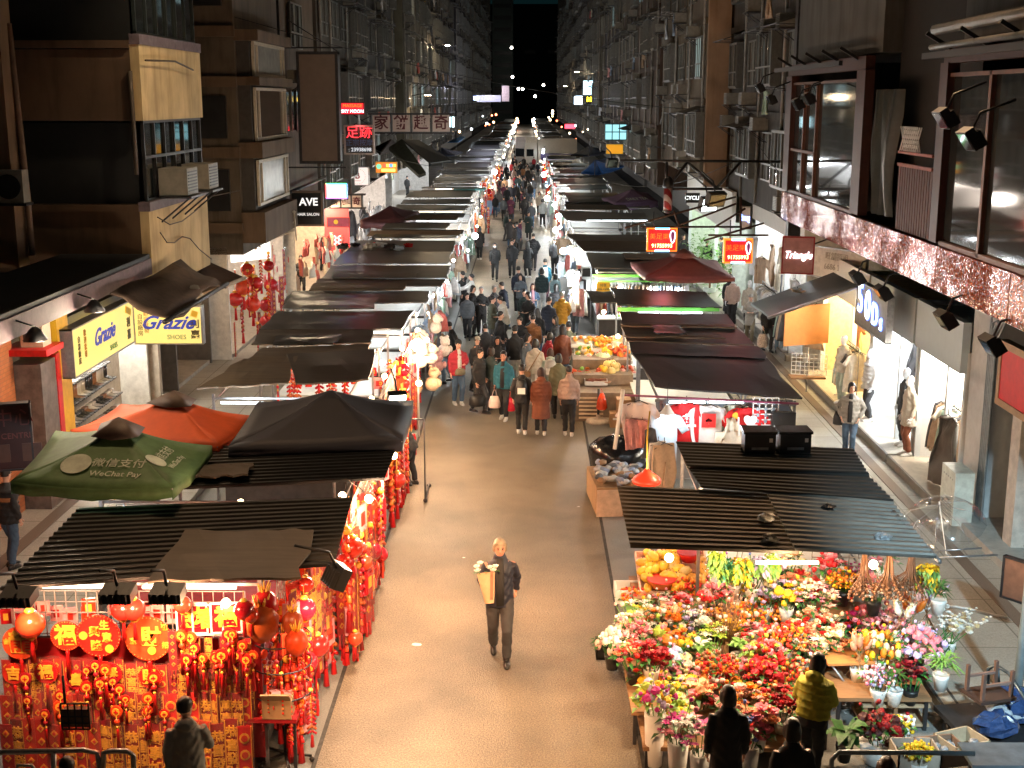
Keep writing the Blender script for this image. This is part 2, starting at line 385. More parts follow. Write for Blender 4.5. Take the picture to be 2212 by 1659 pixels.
# ---- near buildings on the left
tA = thing('corner_building', 'cream rendered corner block lit amber, with a dark strip window above a stained apron wall', 'building', (-8.3, 28, 0))
CREAM = wallmat((0.55, 0.42, 0.22), 0.42); BRWN = wallmat((0.11, 0.065, 0.038), 0.45)
pieces('wall', [((-8.4, 30.6, 8.15), (0.2, 5.2, 1.6)), ((-8.4, 30.6, 4.55), (0.2, 5.2, 1.95))], CREAM, tA)
pieces('side_wall', [((-12.0, 28.1, 8.1), (7.0, 0.2, 1.5)), ((-12.0, 28.1, 4.8), (7.0, 0.2, 1.5)), ((-12.0, 28.07, 8.95), (7.0, 0.3, 0.16)), ((-12.0, 28.07, 5.48), (7.0, 0.3, 0.14))], BRWN, tA)
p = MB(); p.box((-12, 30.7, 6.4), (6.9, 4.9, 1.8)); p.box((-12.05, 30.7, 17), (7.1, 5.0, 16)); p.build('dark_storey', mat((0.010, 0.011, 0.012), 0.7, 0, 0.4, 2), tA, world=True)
pieces('floor_band', [((-8.38, 30.6, 9.06), (0.22, 5.25, 0.22)), ((-8.38, 30.6, 5.5), (0.26, 5.3, 0.2))], mat((0.13, 0.10, 0.12), 0.7, 0, 0.4), tA)
def strip_window(tA, x, y0, y1, z0, z1, cols, fm, side=-1, rows=(0.55,)):
    g = MB(); d = (y1-y0)/cols
    for i in range(cols): g.box((x, y0+(i+0.5)*d, (z0+z1)/2), (0.03, d-0.06, z1-z0-0.06), 0, rz=rad(R.uniform(-2.2, 2.2)))
    o = g.build('window', GLASS, tA, world=True)
    f = MB()
    for i in range(cols+1): f.box((x+0.03*(-side), y0+i*d, (z0+z1)/2), (0.07, 0.06, z1-z0))
    for z in (z0, z1, *[z0+k*(z1-z0) for k in rows]): f.box((x+0.032*(-side), (y0+y1)/2, z), (0.075, y1-y0+0.06, 0.06))
    L = tA.location; f.v = [(a-L.x, b_-L.y, c_-L.z) for a, b_, c_ in f.v]
    f.build('window_frame', fm, o)
strip_window(tA, -8.42, 28.2, 33.1, 5.62, 7.32, 6, mat((0.03, 0.03, 0.03), 0.4, 0.4))
strip_window(tA, -8.45, 28.2, 33.1, 9.2, 12.5, 6, mat((0.03, 0.04, 0.04), 0.4, 0.4))
for yy in (29.4, 31.4):
    o = inst(ACD, tA, (-8.3, yy, 5.68), PI/2); o.scale = (1.5, 1.3, 1.5)
pp = MB(); pp.tube([(-8.2, 28.3, 5.25), (-8.19, 29.2, 5.0), (-8.19, 30.3, 4.98), (-8.19, 31.6, 5.12), (-8.18, 33.2, 5.35), (-7.6, 33.9, 5.45)], 0.014, 5)
pp.tube([(-8.19, 28.4, 4.9), (-8.19, 28.9, 4.62), (-8.19, 29.5, 4.55), (-8.19, 30.2, 4.62), (-8.19, 30.9, 4.5), (-8.19, 31.7, 4.15), (-8.19, 32.9, 3.75)], 0.013, 5)
pp.tube([(-8.2, 28.1, 8.62), (-8.15, 30.3, 8.66), (-8.18, 32, 8.5)], 0.022, 5)
pp.tube([(-8.5, 27.95, 8.4), (-8.5, 27.95, 6.2)], 0.05, 5); pp.build('drain_pipe', mat((0.07, 0.05, 0.035), 0.6), tA, world=True)
# low shop row at the far left with its canopy and shop fronts
tS = thing('shop_building', 'low shop row with a dark canopy over brick fronts and a red and yellow pillar', 'building', (-9.6, 24, 0))
p = MB(); p.box((-13, 11, 9.5), (5.8, 23, 10)); p.build('wall', mat((0.014, 0.013, 0.013), 0.8, 0, 0.4, 2), tS, world=True)
p = MB(); p.box((-9.3, 18.3, 4.42), (1.95, 19.3, 0.1)); p.box((-8.32, 18.3, 4.2), (0.06, 19.3, 0.36), 1); p.build('canopy', [mat((0.012, 0.012, 0.014), 0.7), mat((0.10, 0.06, 0.07), 0.7, 0, 0.4)], tS, world=True)
BR = nt('orange_brick'); bt = N(BR[1], 'ShaderNodeTexBrick'); bt.inputs['Scale'].default_value = 3.2; bt.inputs['Color1'].default_value = (0.50, 0.17, 0.06, 1); bt.inputs['Color2'].default_value = (0.42, 0.13, 0.045, 1); bt.inputs['Mortar'].default_value = (0.30, 0.13, 0.06, 1)
btc = N(BR[1], 'ShaderNodeTexCoord'); btm = N(BR[1], 'ShaderNodeMapping'); btm.inputs['Rotation'].default_value = (0, rad(90), rad(90)); BR[1].links.new(btc.outputs['Object'], btm.inputs[0]); BR[1].links.new(btm.outputs[0], bt.inputs['Vector']); BR[1].links.new(bt.outputs[0], BR[2].inputs['Base Color'])
p = MB(); p.box((-9.85, 20.9, 2.2), (0.5, 4.6, 4.2)); p.build('brick_front', BR[0], tS, world=True)
p = MB(); p.box((-9.4, 23.6, 1.5), (0.6, 0.75, 2.9)); p.build('pillar', mat((0.16, 0.13, 0.12), 0.35, 0, 0.5, 5), tS, world=True)
p = MB(); p.box((-9.25, 24.14, 1.5), (0.3, 0.22, 3.0)); p.build('red_pillar', RED, tS, world=True)
p = MB(); p.box((-9.3, 24.62, 1.9), (0.3, 0.62, 3.6)); p.build('yellow_pillar', mat((0.72, 0.42, 0.02), 0.6, 0, 0.15), tS, world=True)
p = MB(); p.box((-9.35, 23.5, 3.2), (0.9, 0.9, 0.12)); p.build('ledge', RED, tS, world=True)
tag(MB().box((0,0,0.45), (0.42, 0.42, 0.9)).box((0, -0.22, 0.45), (0.3, 0.02, 0.7), 1).build('ledge_cabinet', [mat((0.55, 0.42, 0.32), 0.6), DSTEEL], loc=(-9.25, 23.5, 3.27)), 'beige metal box standing on the red ledge above the stone pillar', 'metal box')
p = MB(); p.box((-10.2, 28.0, 2.0), (0.2, 6.5, 4.0)); p.box((-10.0, 31.2, 2.0), (1.6, 0.2, 4)); p.build('shop_back', mat((0.35, 0.30, 0.24), 0.8), tS, world=True)
p = MB(); p.tube([(-10.5, 26.6, 9.3), (-10.4, 26.6, 5.8), (-10.4, 26.6, 4.6)], 0.07, 6); p.build('drain_pipe', mat((0.2, 0.13, 0.09), 0.6), tS, world=True)
p = MB(); p.box((-10.9, 26.4, 8.0), (0.8, 0.6, 7.2)); p.build('corner_pier', wallmat((0.16, 0.10, 0.06), 0.4), tS, world=True)
t = thing('air_conditioner', 'pale outdoor fan unit bracketed on the brown pier at the left edge', 'air conditioner', (-10.55, 26.0, 5.75))
MB().box((0,0,0.33), (0.75, 0.34, 0.66)).build('casing', ACM, t); MB().disc((0.08, -0.18, 0.33), 0.25, -0.01, 0.01).build('fan_grille', BLK, t); MB().box((0,0,-0.03), (0.85, 0.4, 0.05)).build('bracket', DSTEEL, t)
# second left block, with the white bay windows
tB = thing('apartment_building', 'brown flats behind the cream corner block, with white bays and a blank signbox', 'building', (-8.3, 44, 0))
p = MB(); p.box((-12.0, 44.6, 15), (7.2, 14, 23.4)); p.build('wall', wallmat((0.11, 0.085, 0.06), 0.6), tB, world=True)
pieces('floor_band', [((-8.05, 40.2, 9.6), (0.7, 5.3, 0.3)), ((-8.05, 40.2, 6.35), (0.7, 5.3, 0.45)), ((-8.05, 40.2, 8.32), (0.7, 5.3, 0.24)), ((-8.05, 40.2, 4.1), (0.7, 5.3, 0.9))], wallmat((0.13, 0.085, 0.052), 0.5), tB)
p = MB(); p.box((-8.25, 40.3, 5.5), (0.45, 5.0, 2.0)); p.box((-8.25, 40.3, 7.4), (0.45, 5, 1.7)); p.box((-8.25, 40.3, 9), (0.45, 5, 1.2)); p.build('bay_core', mat((0.05, 0.045, 0.04), 0.7), tB, world=True)
pieces('side_band', [((-10.3, 37.5, z_), (3.9, .14, .3)) for z_ in (4.1, 6.3, 8.3, 9.7, 12.4)], wallmat((0.13, 0.085, 0.052), 0.5), tB)
pieces('side_window', [((-10.2, 37.55, z_), (3.0, .1, 1.2)) for z_ in (5.2, 7.3, 11.0)], mat((0.02, 0.02, 0.021), .35, 0, .4, 2), tB)
MILK = mat((0.26, 0.255, 0.23), 0.35, 0, 0.45, 2.5, spec=0.5)
for (z0_, z1_, mm) in ((4.75, 6.0, MILK), (6.65, 8.1, GLASS), (8.5, 9.4, MILK)):
    o = MB().box((-7.98, 40.3, (z0_+z1_)/2), (0.04, 4.6, z1_-z0_)).build('window', mm, tB, world=True)
    f = MB()
    for yy in (38.0, 38.5, 42.2, 42.65): f.box((-7.95, yy, (z0_+z1_)/2), (0.08, 0.09, z1_-z0_))
    for z in (z0_, z1_): f.box((-7.94, 40.32, z), (0.08, 4.75, 0.09))
    L = tB.location; f.v = [(a-L.x, b_-L.y, c_-L.z) for a, b_, c_ in f.v]; f.build('window_frame', mat((0.55, 0.48, 0.38), 0.5, 0, 0.2), o)
p = MB(); p.box((-8.22, 47.3, 7.4), (0.1, 7.0, 1.3)); o = p.build('window', GLASS, tB, world=True)
f = MB()
for k in range(8): f.box((-8.14-tB.location.x, 43.9+k*0.97-44, 7.4), (0.05, 0.07, 1.4))
f.build('window_frame', FRAMEM, o)
o = inst(WINS[0][0], tB, (-8.28, 47, 9.6), PI/2); inst(WINS[0][1], tB, (-8.28, 47, 9.6), PI/2).name = 'window_frame'
for q in ((-8.28, 45.5, 8.4), (-8.28, 49.5, 5.9), (-8.28, 50, 8.6)): inst(ACD, tB, q, PI/2)
p = MB(); p.tube([(-8.1, 43.2, 4.7), (-8.0, 47.5, 4.75), (-8.0, 51, 4.8)], 0.06, 6); p.tube([(-8.2, 43.4, 3.8), (-8.2, 43.4, 12)], 0.05, 6); p.build('drain_pipe', DSTEEL, tB, world=True)
# rows of flats further up the street, left
tenement('weathered grey flats with a pale blue panel row beyond the blank hanging signbox', -8.3, 51.8, 64, 3.4, -1, (0.26, 0.21, 0.15), 3, acs=0.7)
tenement('long drab flats with closely packed windows above the four panel cake sign', -8.5, 64.3, 84, 3.4, -1, (0.22, 0.20, 0.18), 4, acs=0.8)
tenement('pale cream flats with jutting bays near the far end on the west side', -8.0, 84.4, 104, 3.4, -1, (0.46, 0.38, 0.24), 5, acs=0.35)
tenement('dim brown flats beyond the pale cream block on the west side', -8.4, 104.3, 150, 3.4, -1, (0.14, 0.11, 0.09), 6, zwin=22, acs=0.4)
tenement('farthest dark flats on the west side of the street', -8.2, 150.5, 290, 3.4, -1, (0.10, 0.085, 0.075), 7, zwin=24, acs=0.2, ztop=40)
# right rows
tR3 = tenement('tan flats with a tall rendered pier and curtained windows on the east side', 6.85, 50.0, 66, 4.7, 1, (0.42, 0.29, 0.17), 8, acs=0.6)
p = MB(); p.box((7.25, 49.85, 14), (0.85, 0.26, 19)); p.build('pier', wallmat((0.32, 0.20, 0.12), 0.3), tR3, world=True)
tenement('rust brown flats with green shutters between the tan pier flats and a dim block', 6.7, 66.3, 92, 3.4, 1, (0.26, 0.14, 0.085), 9, acs=0.7)
tenement('dim purple grey flats with hung washing on the east side', 6.8, 92.3, 118, 3.4, 1, (0.16, 0.13, 0.12), 10, acs=0.6, lit=0.1)
tenement('cream flats with a bright blue window near the far end on the east side', 6.6, 118.3, 146, 3.4, 1, (0.42, 0.36, 0.26), 12, zwin=21, acs=0.3, lit=0.12)
tenement('farthest dark flats on the east side of the street', 6.8, 146.3, 290, 3.4, 1, (0.08, 0.075, 0.07), 13, zwin=24, acs=0.2, ztop=40)
tR2 = tenement('grey flats with dark metal windows between the glittering shop front and the rendered pier', 7.75, 36.4, 49.6, 4.3, 1, (0.20, 0.17, 0.15), 14, acs=0.8)
p = MB(); p.box((7.55, 36.3, 12), (0.35, 0.35, 16)); p.build('steel_pier', DSTEEL, tR2, world=True)
# near right building with the glittering band
tR = thing('corner_building', 'brown fronted building with a glittering copper band under big plate windows', 'building', (7.0, 27, 0))
GLm, gt, gb = nt('glitter_vinyl')
gtc = N(gt, 'ShaderNodeTexCoord'); gv = N(gt, 'ShaderNodeTexVoronoi'); gv.inputs['Scale'].default_value = 42; gt.links.new(gtc.outputs['Object'], gv.inputs['Vector'])
gs = N(gt, 'ShaderNodeVectorMath', operation='SUBTRACT'); gs.inputs[1].default_value = (0.5, 0.5, 0.5); gt.links.new(gv.outputs['Color'], gs.inputs[0])
gk = N(gt, 'ShaderNodeVectorMath', operation='SCALE'); gno = N(gt, 'ShaderNodeTexNoise'); gno.inputs['Scale'].default_value = 0.9; gno.inputs['Detail'].default_value = 3; gt.links.new(gtc.outputs['Object'], gno.inputs['Vector']); gmr = N(gt, 'ShaderNodeMapRange'); gmr.inputs[1].default_value = .45; gmr.inputs[2].default_value = .68; gmr.inputs[3].default_value = .12; gmr.inputs[4].default_value = 1.1; gt.links.new(gno.outputs[0], gmr.inputs[0]); gt.links.new(gmr.outputs[0], gk.inputs['Scale']); gt.links.new(gs.outputs[0], gk.inputs[0])
gg = N(gt, 'ShaderNodeNewGeometry'); ga = N(gt, 'ShaderNodeVectorMath', operation='ADD'); gt.links.new(gg.outputs['Normal'], ga.inputs[0]); gt.links.new(gk.outputs[0], ga.inputs[1])
gn = N(gt, 'ShaderNodeVectorMath', operation='NORMALIZE'); gt.links.new(ga.outputs[0], gn.inputs[0]); gt.links.new(gn.outputs[0], gb.inputs['Normal'])
gb.inputs['Base Color'].default_value = (0.26, 0.058, 0.024, 1); gb.inputs['Metallic'].default_value = 0.35; gb.inputs['Roughness'].default_value = 0.14
p = MB()
for i in range(6): p.box((7.06, 15.0+i*3.4+1.7, 4.98), (0.12, 3.36, 0.74))
p.build('glitter_band', GLm, tR, world=True)
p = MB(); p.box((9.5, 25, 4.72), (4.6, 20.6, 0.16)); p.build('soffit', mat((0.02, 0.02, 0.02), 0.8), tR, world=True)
RBR = mat((0.045, 0.013, 0.008), 0.5, 0, 0.3)
p = MB()
pass
pieces('window_surround', [((7.1, (a_+b_)/2, 6.9), (0.2, b_-a_, 3.0)) for (a_, b_) in ((34.7, 35.4), (27.2, 27.9), (21.9, 22.3), (14.8, 15.3))]+[((7.12, 31.3, 8.55), (0.2, 8.0, 0.28)), ((7.12, 18.5, 8.5), (0.2, 7.4, 0.22))], RBR, tR)
for (y0_, y1_, ms) in ((27.9, 34.7, (31.9, 33.3)), (15.3, 21.9, (20.0,))):
    o = MB().box((7.14, (y0_+y1_)/2, 6.8), (0.03, y1_-y0_, 2.86)).build('window', mat((0.035, 0.04, 0.042), 0.05, 0.0, 0.4, 1.2, spec=0.8, coat=0.3), tR, world=True)
    f = MB()
    for yy in ms: f.box((7.1, yy, 6.8), (0.1, 0.1, 2.86))
    f.box((7.1, (y0_+y1_)/2, 5.4), (0.1, y1_-y0_, 0.08)); f.box((7.1, (y0_+y1_)/2, 8.2), (0.1, y1_-y0_, 0.06))
    if y0_ > 25: f.box((7.09, 33.3, 6.5), (0.1, 2.8, 0.07))
    L = tR.location; f.v = [(a-L.x, b_-L.y, c_-L.z) for a, b_, c_ in f.v]; f.build('window_frame', mat((0.13, 0.055, 0.033), 0.5), o)
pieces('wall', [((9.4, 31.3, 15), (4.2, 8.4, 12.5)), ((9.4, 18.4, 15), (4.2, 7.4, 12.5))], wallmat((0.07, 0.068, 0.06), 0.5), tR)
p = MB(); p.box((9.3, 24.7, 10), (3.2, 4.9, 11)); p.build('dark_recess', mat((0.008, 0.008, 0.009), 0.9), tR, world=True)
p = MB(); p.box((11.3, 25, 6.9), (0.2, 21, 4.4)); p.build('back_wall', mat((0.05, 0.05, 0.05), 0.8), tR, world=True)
p = MB()
for k in range(9):
    for (ys, ye) in ((28.0, 34.9), (15.2, 22.0)):
        yy = ys+(ye-ys)*k/8
        if k % 2 == 0: MB().box((6.85, yy, 8.75), (0.5, 0.06, 0.06), ry=rad(30)).build('bracket', BLK, tR, world=True)
pieces('bracket', [((6.62, 31.4, 8.55), (0.08, 7.2, 0.1)), ((6.62, 18.5, 8.5), (0.08, 7, 0.1))], BLK, tR)
p = MB(); p.tube([(6.9, 14.8, 9.0), (6.9, 22.4, 8.95)], 0.09, 8); p.tube([(6.85, 14.8, 8.7), (6.85, 22.4, 8.66)], 0.05, 8); p.build('drain_pipe', mat((0.16, 0.155, 0.14), 0.5, 0.3, 0.3), tR, world=True)
# dark plastic sheeting, slatted screen and lattice in the recess
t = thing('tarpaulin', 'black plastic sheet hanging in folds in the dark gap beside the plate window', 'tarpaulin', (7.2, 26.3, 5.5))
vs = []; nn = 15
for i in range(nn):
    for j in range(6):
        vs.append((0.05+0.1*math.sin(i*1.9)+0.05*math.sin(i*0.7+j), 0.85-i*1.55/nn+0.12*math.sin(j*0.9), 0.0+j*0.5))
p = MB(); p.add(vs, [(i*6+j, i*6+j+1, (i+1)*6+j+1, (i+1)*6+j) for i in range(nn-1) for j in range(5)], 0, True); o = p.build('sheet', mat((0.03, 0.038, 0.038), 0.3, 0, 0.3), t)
t = thing('slatted_screen', 'rust red slatted screen with a white lattice top beside the black plastic sheet', 'screen', (7.1, 23.6, 5.38))
p = MB()
for k in range(14): p.box((0, -0.95+k*0.15, 0.6), (0.03, 0.1, 1.2))
p.build('slats', mat((0.09, 0.022, 0.014), 0.6), t)
p = MB(); p.box((-0.02, 0, 1.22), (0.07, 2.1, 0.06)); p.box((-0.02, 0, 1.45), (0.07, 2.1, 0.05)); p.build('rail', mat((0.3, 0.08, 0.05), 0.6), t)
p = MB()
for k in range(9): p.box((-0.03, -0.1+k*0.12, 1.7), (0.02, 0.02, 0.55), rx=rad(35)); p.box((-0.03, -0.1+k*0.12, 1.7), (0.02, 0.02, 0.55), rx=rad(-35))
p.build('lattice', WHT, t)
# ---- shops under it (recessed fronts, white fascias, lit interiors)
SHOPW = mat((0.72, 0.72, 0.70), 0.6, 0, 0.06); FASC = mat((0.66, 0.72, 0.74), 0.45, 0, 0.08)
def shop(label, y0, y1, fas, inner, x=8.35, zt=2.72, zf=3.7, back=3.4, lightw=60, lc=SOFT, step=True, floor=None):
    t = thing('street_shop', label, 'shop', (x, (y0+y1)/2, 0))
    p = MB(); p.box((x-0.05, (y0+y1)/2, (zt+zf)/2), (0.16, y1-y0-0.02, zf-zt)); p.build('fascia', fas, t, world=True)
    p = MB(); p.box((x+back, (y0+y1)/2, zt/2+0.2), (0.1, y1-y0, zt+0.4)); p.box((x+back/2, y0+0.05, zt/2+0.2), (back, 0.1, zt+0.4)); p.box((x+back/2, y1-0.05, zt/2+0.2), (back, 0.1, zt+0.4)); p.box((x+back/2+0.1, (y0+y1)/2, zt+0.25), (back, y1-y0-0.2, 0.08)); p.build('interior_wall', inner, t, world=True)
    p = MB(); p.box((x+back/2-0.25, (y0+y1)/2, 0.2), (back+0.5, y1-y0-0.02, 0.2)); p.box((x-0.52, (y0+y1)/2, 0.195), (0.05, y1-y0, 0.2), 1); p.build('floor_step', [floor or mat((0.45, 0.40, 0.33), 0.5, 0, 0.2), mat((0.16, 0.14, 0.12), 0.5)], t, world=True)
    p = MB()
    pieces('door_frame', [((x+0.05, yy, zt/2+0.15), (0.12, 0.1, zt-0.3)) for yy in (y0+0.06, y1-0.06, y0+(y1-y0)*0.36)], FASC, t)
    u = MB(); n = 3
    for k in range(n): MB().box((x+0.7, y0+(k+0.5)*(y1-y0)/n, zt+0.16), (0.08, 0.7, 0.05)).build('ceiling_lamp', glow(lc, 9), t, world=True)
    for k in range(2): lamp(Vector((x+1.0, y0+(k+0.5)*(y1-y0)/2, zt-0.1))-t.location, lightw, lc, 0.3, t)
    return t
shop('pale blue clothes shop with an open lit front and two mannequins', 23.7, 26.6, mat((0.50, 0.60, 0.66), 0.4, 0, 0.05), SHOPW, lightw=200, lc=(1, .88, .74))
shop('clothes shop with glass door and a white fascia under the neon numerals', 26.7, 30.3, mat((0.42, 0.48, 0.50), 0.45, 0, 0.06), SHOPW, lightw=210, lc=(.93, .97, 1.0))
shop('yellow lit clothes shop beyond the neon numerals sign', 30.4, 35.6, mat((0.55, 0.50, 0.40), 0.45, 0, 0.06), mat((0.62, 0.50, 0.28), 0.7), lightw=170, lc=(1.0, 0.76, 0.42))
shop('white lit clothes shop behind the thin scaffold frame', 37.6, 46.5, SHOPW, mat((0.75, 0.72, 0.66), 0.7), x=8.3, zt=3.6, zf=4.25, lightw=110, lc=(0.92, 0.96, 1.0))
shop('bright shop with green plants beyond the scaffold frame', 46.8, 60, SHOPW, mat((0.62, 0.70, 0.60), 0.7), x=7.6, zt=3.0, zf=4.5, lightw=95, lc=(0.9, 1.0, 0.86))
tP = thing('wall_pier', 'grey rendered pier with pipes beside the red shutter sign', 'wall', (8.5, 22.9, 0))
MB().box((8.75, 23.1, 2.3), (0.7, 1.15, 4.4)).build('wall', mat((0.50, 0.52, 0.53), 0.6, 0, 0.15, 4), tP, world=True)
p = MB()
for k in range(5): p.tube([(8.33, 22.3+k*0.08, 0.1), (8.33, 22.3+k*0.08, 3.6+0.1*k), (8.3, 21.6, 4.3)], 0.025, 5)
p.build('drain_pipe', mat((0.30, 0.36, 0.40), 0.5), tP, world=True)
tH = thing('roller_shutter', 'closed grey roller shutter in a pale frame under a red sign', 'shutter', (8.5, 19.6, 0))
p = MB()
for k in range(30): p.tube([(8.62, 17.6, 0.2+k*0.09), (8.62, 20.9, 0.2+k*0.09)], 0.05, 6)
p.build('slats', mat((0.16, 0.16, 0.17), 0.45, 0.5, 0.2), tH, world=True)
p = MB(); p.box((8.5, 21.1, 1.7), (0.3, 0.4, 3.3)); p.box((8.6, 19.3, 3.1), (0.3, 3.4, 0.3)); p.build('frame', mat((0.55, 0.50, 0.44), 0.6), tH, world=True)
MB().box((8.6, 19.6, 0.18), (1.3, 7.2, 0.16)).build('step', mat((0.40, 0.40, 0.37), 0.6, 0, 0.2), tH, world=True)
# ---- left lit shop fronts
def lshop(label, y0, y1, inner, lc, w, x=-9.4, zt=3.3):
    t = thing('street_shop', label, 'shop', (x, (y0+y1)/2, 0))
    p = MB(); p.box((x-2.6, (y0+y1)/2, zt/2), (0.1, y1-y0, zt)); p.box((x-1.3, y0+0.05, zt/2), (2.6, 0.1, zt)); p.box((x-1.3, y1-0.05, zt/2), (2.6, 0.1, zt)); p.build('interior_wall', inner, t, world=True)
    MB().box((x-1.4, (y0+y1)/2, zt+0.1), (3.0, y1-y0-0.02, 0.18)).build('canopy', mat((0.04, 0.04, 0.045), 0.7), t, world=True)
    MB().box((x-1.3, (y0+y1)/2, 0.17), (2.5, y1-y0-0.2, 0.1)).build('floor_step', mat((0.4, 0.36, 0.3), 0.5), t, world=True)
    u = MB(); u.box((x-0.3, (y0+y1)/2, zt-0.06), (0.1, (y1-y0)*0.7, 0.06)); u.build('ceiling_lamp', glow(lc, 10), t, world=True)
    for k in range(2): lamp(Vector((x-0.5, y0+(k+0.5)*(y1-y0)/2, zt-0.35))-t.location, w, lc, 0.3, t)
    return t
lshop('shoe shop with stepped shelves of boots under a yellow signboard', 25.1, 30.9, mat((0.55, 0.54, 0.50), 0.7), (1, 0.93, 0.82), 130)
lshop('dim shop front with a rolled shutter beside the second yellow signboard', 33.4, 37.2, mat((0.12, 0.11, 0.10), 0.7), WARM, 4)
lshop('white tiled shop hung with red new year goods beyond the brown bay windows', 37.6, 46.5, mat((0.72, 0.70, 0.66), 0.6), (1, 0.74, 0.52), 75, x=-8.9, zt=3.5)
lshop('bright shop with golden snack racks beyond the black salon sign', 47, 58, mat((0.75, 0.66, 0.52), 0.6), (1, 0.76, 0.5), 150, x=-8.6, zt=3.3)
lshop('bright white clothing shop beyond the round letter sign', 58.5, 78, mat((0.75, 0.72, 0.70), 0.6), (1, 0.86, 0.74), 190, x=-8.6, zt=3.4)
lshop('far white lit shops before the pale cream flats', 80, 110, mat((0.75, 0.74, 0.72), 0.6), (0.9, 0.95, 1), 190, x=-8.4, zt=3.3)
# distant towers at the end of the street
for (x0, x1, label) in ((-11, -4.5, 'far pale tower silhouette at the end of the street, standing to the west'), (22, 31, 'far grey tower silhouette at the end of the street, standing to the east')):
    t = thing('tower_block', label, 'building', ((x0+x1)/2, 420, 0))
    p = MB(); p.box((0, 0, 40), (x1-x0, 12, 80)); p.build('wall', mat((0.06, 0.075, 0.07), 0.8), t)
    for k in range(20): MB().box((0, -6.03, 4+k*3.6), (x1-x0-1.2, 0.06, 1.2)).build('window', BLK, t)
t = thing('tower_block', 'wide dark slab block closing the far end of the street', 'building', (6, 520, 0))
MB().box((0,0,22), (120, 10, 44)).build('wall', mat((0.02, 0.022, 0.022), 0.9), t)
for k in range(12): MB().box((-50+k*9, -5.03, 26), (4, 0.05, 1.4)).build('window', BLK, t)
# ================================================================== market stalls
RBLK = mat((0.010, 0.011, 0.012), 0.34, 0.2, 0.45, 3, stretch=(0.6, 4, 1))
RCOR = mat((0.048, 0.046, 0.043), 0.42, 0.3, 0.4, 3, stretch=(0.6, 4, 1))
RDK = mat((0.040, 0.036, 0.030), 0.4, 0.1, 0.45, 2.5, stretch=(0.6, 4, 1))
RTAN = mat((0.17, 0.125, 0.082), 0.6, 0, 0.3, 2.2, stretch=(0.5, 5, 1))
RBRN = mat((0.075, 0.055, 0.038), 0.55, 0, 0.35, 2.2, stretch=(0.5, 5, 1))
RGRY = mat((0.15, 0.15, 0.14), 0.5, 0.1, 0.3, 2.2, stretch=(0.5, 5, 1))
RSIL = mat((0.20, 0.205, 0.205), 0.34, 0.5, 0.3, 2.2, stretch=(0.5, 5, 1))
RNVY = mat((0.018, 0.021, 0.027), 0.5, 0, 0.35, 2.2, stretch=(0.5, 5, 1))
GRIDM = mat((0.30, 0.29, 0.28), 0.4, 0.3, 0.2)
GRNP = mat((0.10, 0.42, 0.06), 0.5, 0, 0.2)
BUL = glow((1.0, 0.72, 0.40), 18); BULW = glow((0.88, 0.97, 1.0), 18); TUBE = glow((0.80, 0.95, 1.0), 5); TUBEW = glow((1.0, 0.76, 0.52), 4)
def corrug(q, pitch=0.17, amp=0.021, mi=0, th=0.0):
    a, b, c, d = [Vector(p) for p in q]; L = ((d-a).length+(c-b).length)/2; ks = []; u = 0.0       # trapezoid ribs: pan, rise, crown, fall
    while u < L:
        for du, s in ((0, -amp*.5), (.105, -amp*.5), (.125, amp*.7), (.150, amp*.7)): ks.append((min(1, (u+du)/L), s))
        u += .172
    ks.append((1, -amp*.5)); n = len(ks)-1
    p = MB(); vs = []
    for k, s in ks:
        vs += [a.lerp(d, k)+Vector((0, 0, s)), b.lerp(c, k)+Vector((0, 0, s))]
    vs2 = [Vector(v)-Vector((0, 0, 0.012)) for v in vs]
    fs = [(2*i+1, 2*i, 2*i+2, 2*i+3) for i in range(n)]
    m = len(vs); fs += [(m+2*i, m+2*i+1, m+2*i+3, m+2*i+2) for i in range(n)]
    p.add(vs+vs2, fs, mi); return p
def flatq(q, th=0.03):
    a, b, c, d = [Vector(p) for p in q]; p = MB(); nx, ny = 10, 4; top = []
    for j in range(ny+1):
        for i in range(nx+1):
            e = a.lerp(b, i/nx).lerp(d.lerp(c, i/nx), j/ny); k = .045 if i in (0, nx) or j in (0, ny) else 0
            top.append(e+Vector((R.uniform(-k, k), R.uniform(-k, k), R.uniform(-.006, .006)-.012*math.sin(PI*i/nx)*math.sin(2.2*PI*j/ny+a.x))))
    m = len(top); lo = [v-Vector((0, 0, th)) for v in top]; W = nx+1
    fs = [(j*W+i, (j+1)*W+i, (j+1)*W+i+1, j*W+i+1) for j in range(ny) for i in range(nx)]
    ring = [i for i in range(W)]+[j*W+nx for j in range(1, ny+1)]+[ny*W+i for i in range(nx-1, -1, -1)]+[j*W for j in range(ny-1, 0, -1)]
    fs += [tuple(m+v for v in reversed(f)) for f in fs]+[(ring[k], ring[(k+1) % len(ring)], m+ring[(k+1) % len(ring)], m+ring[k]) for k in range(len(ring))]
    p.add(top+lo, fs, 0); return p
def grid_panel(w, h, n=8, m=6, r=0.006):
    p = MB()
    for i in range(n+1): p.box((-w/2+i*w/n, 0, h/2), (r*2, r*2, h))
    for j in range(m+1): p.box((0, 0, j*h/m), (w, r*2, r*2))
    return p
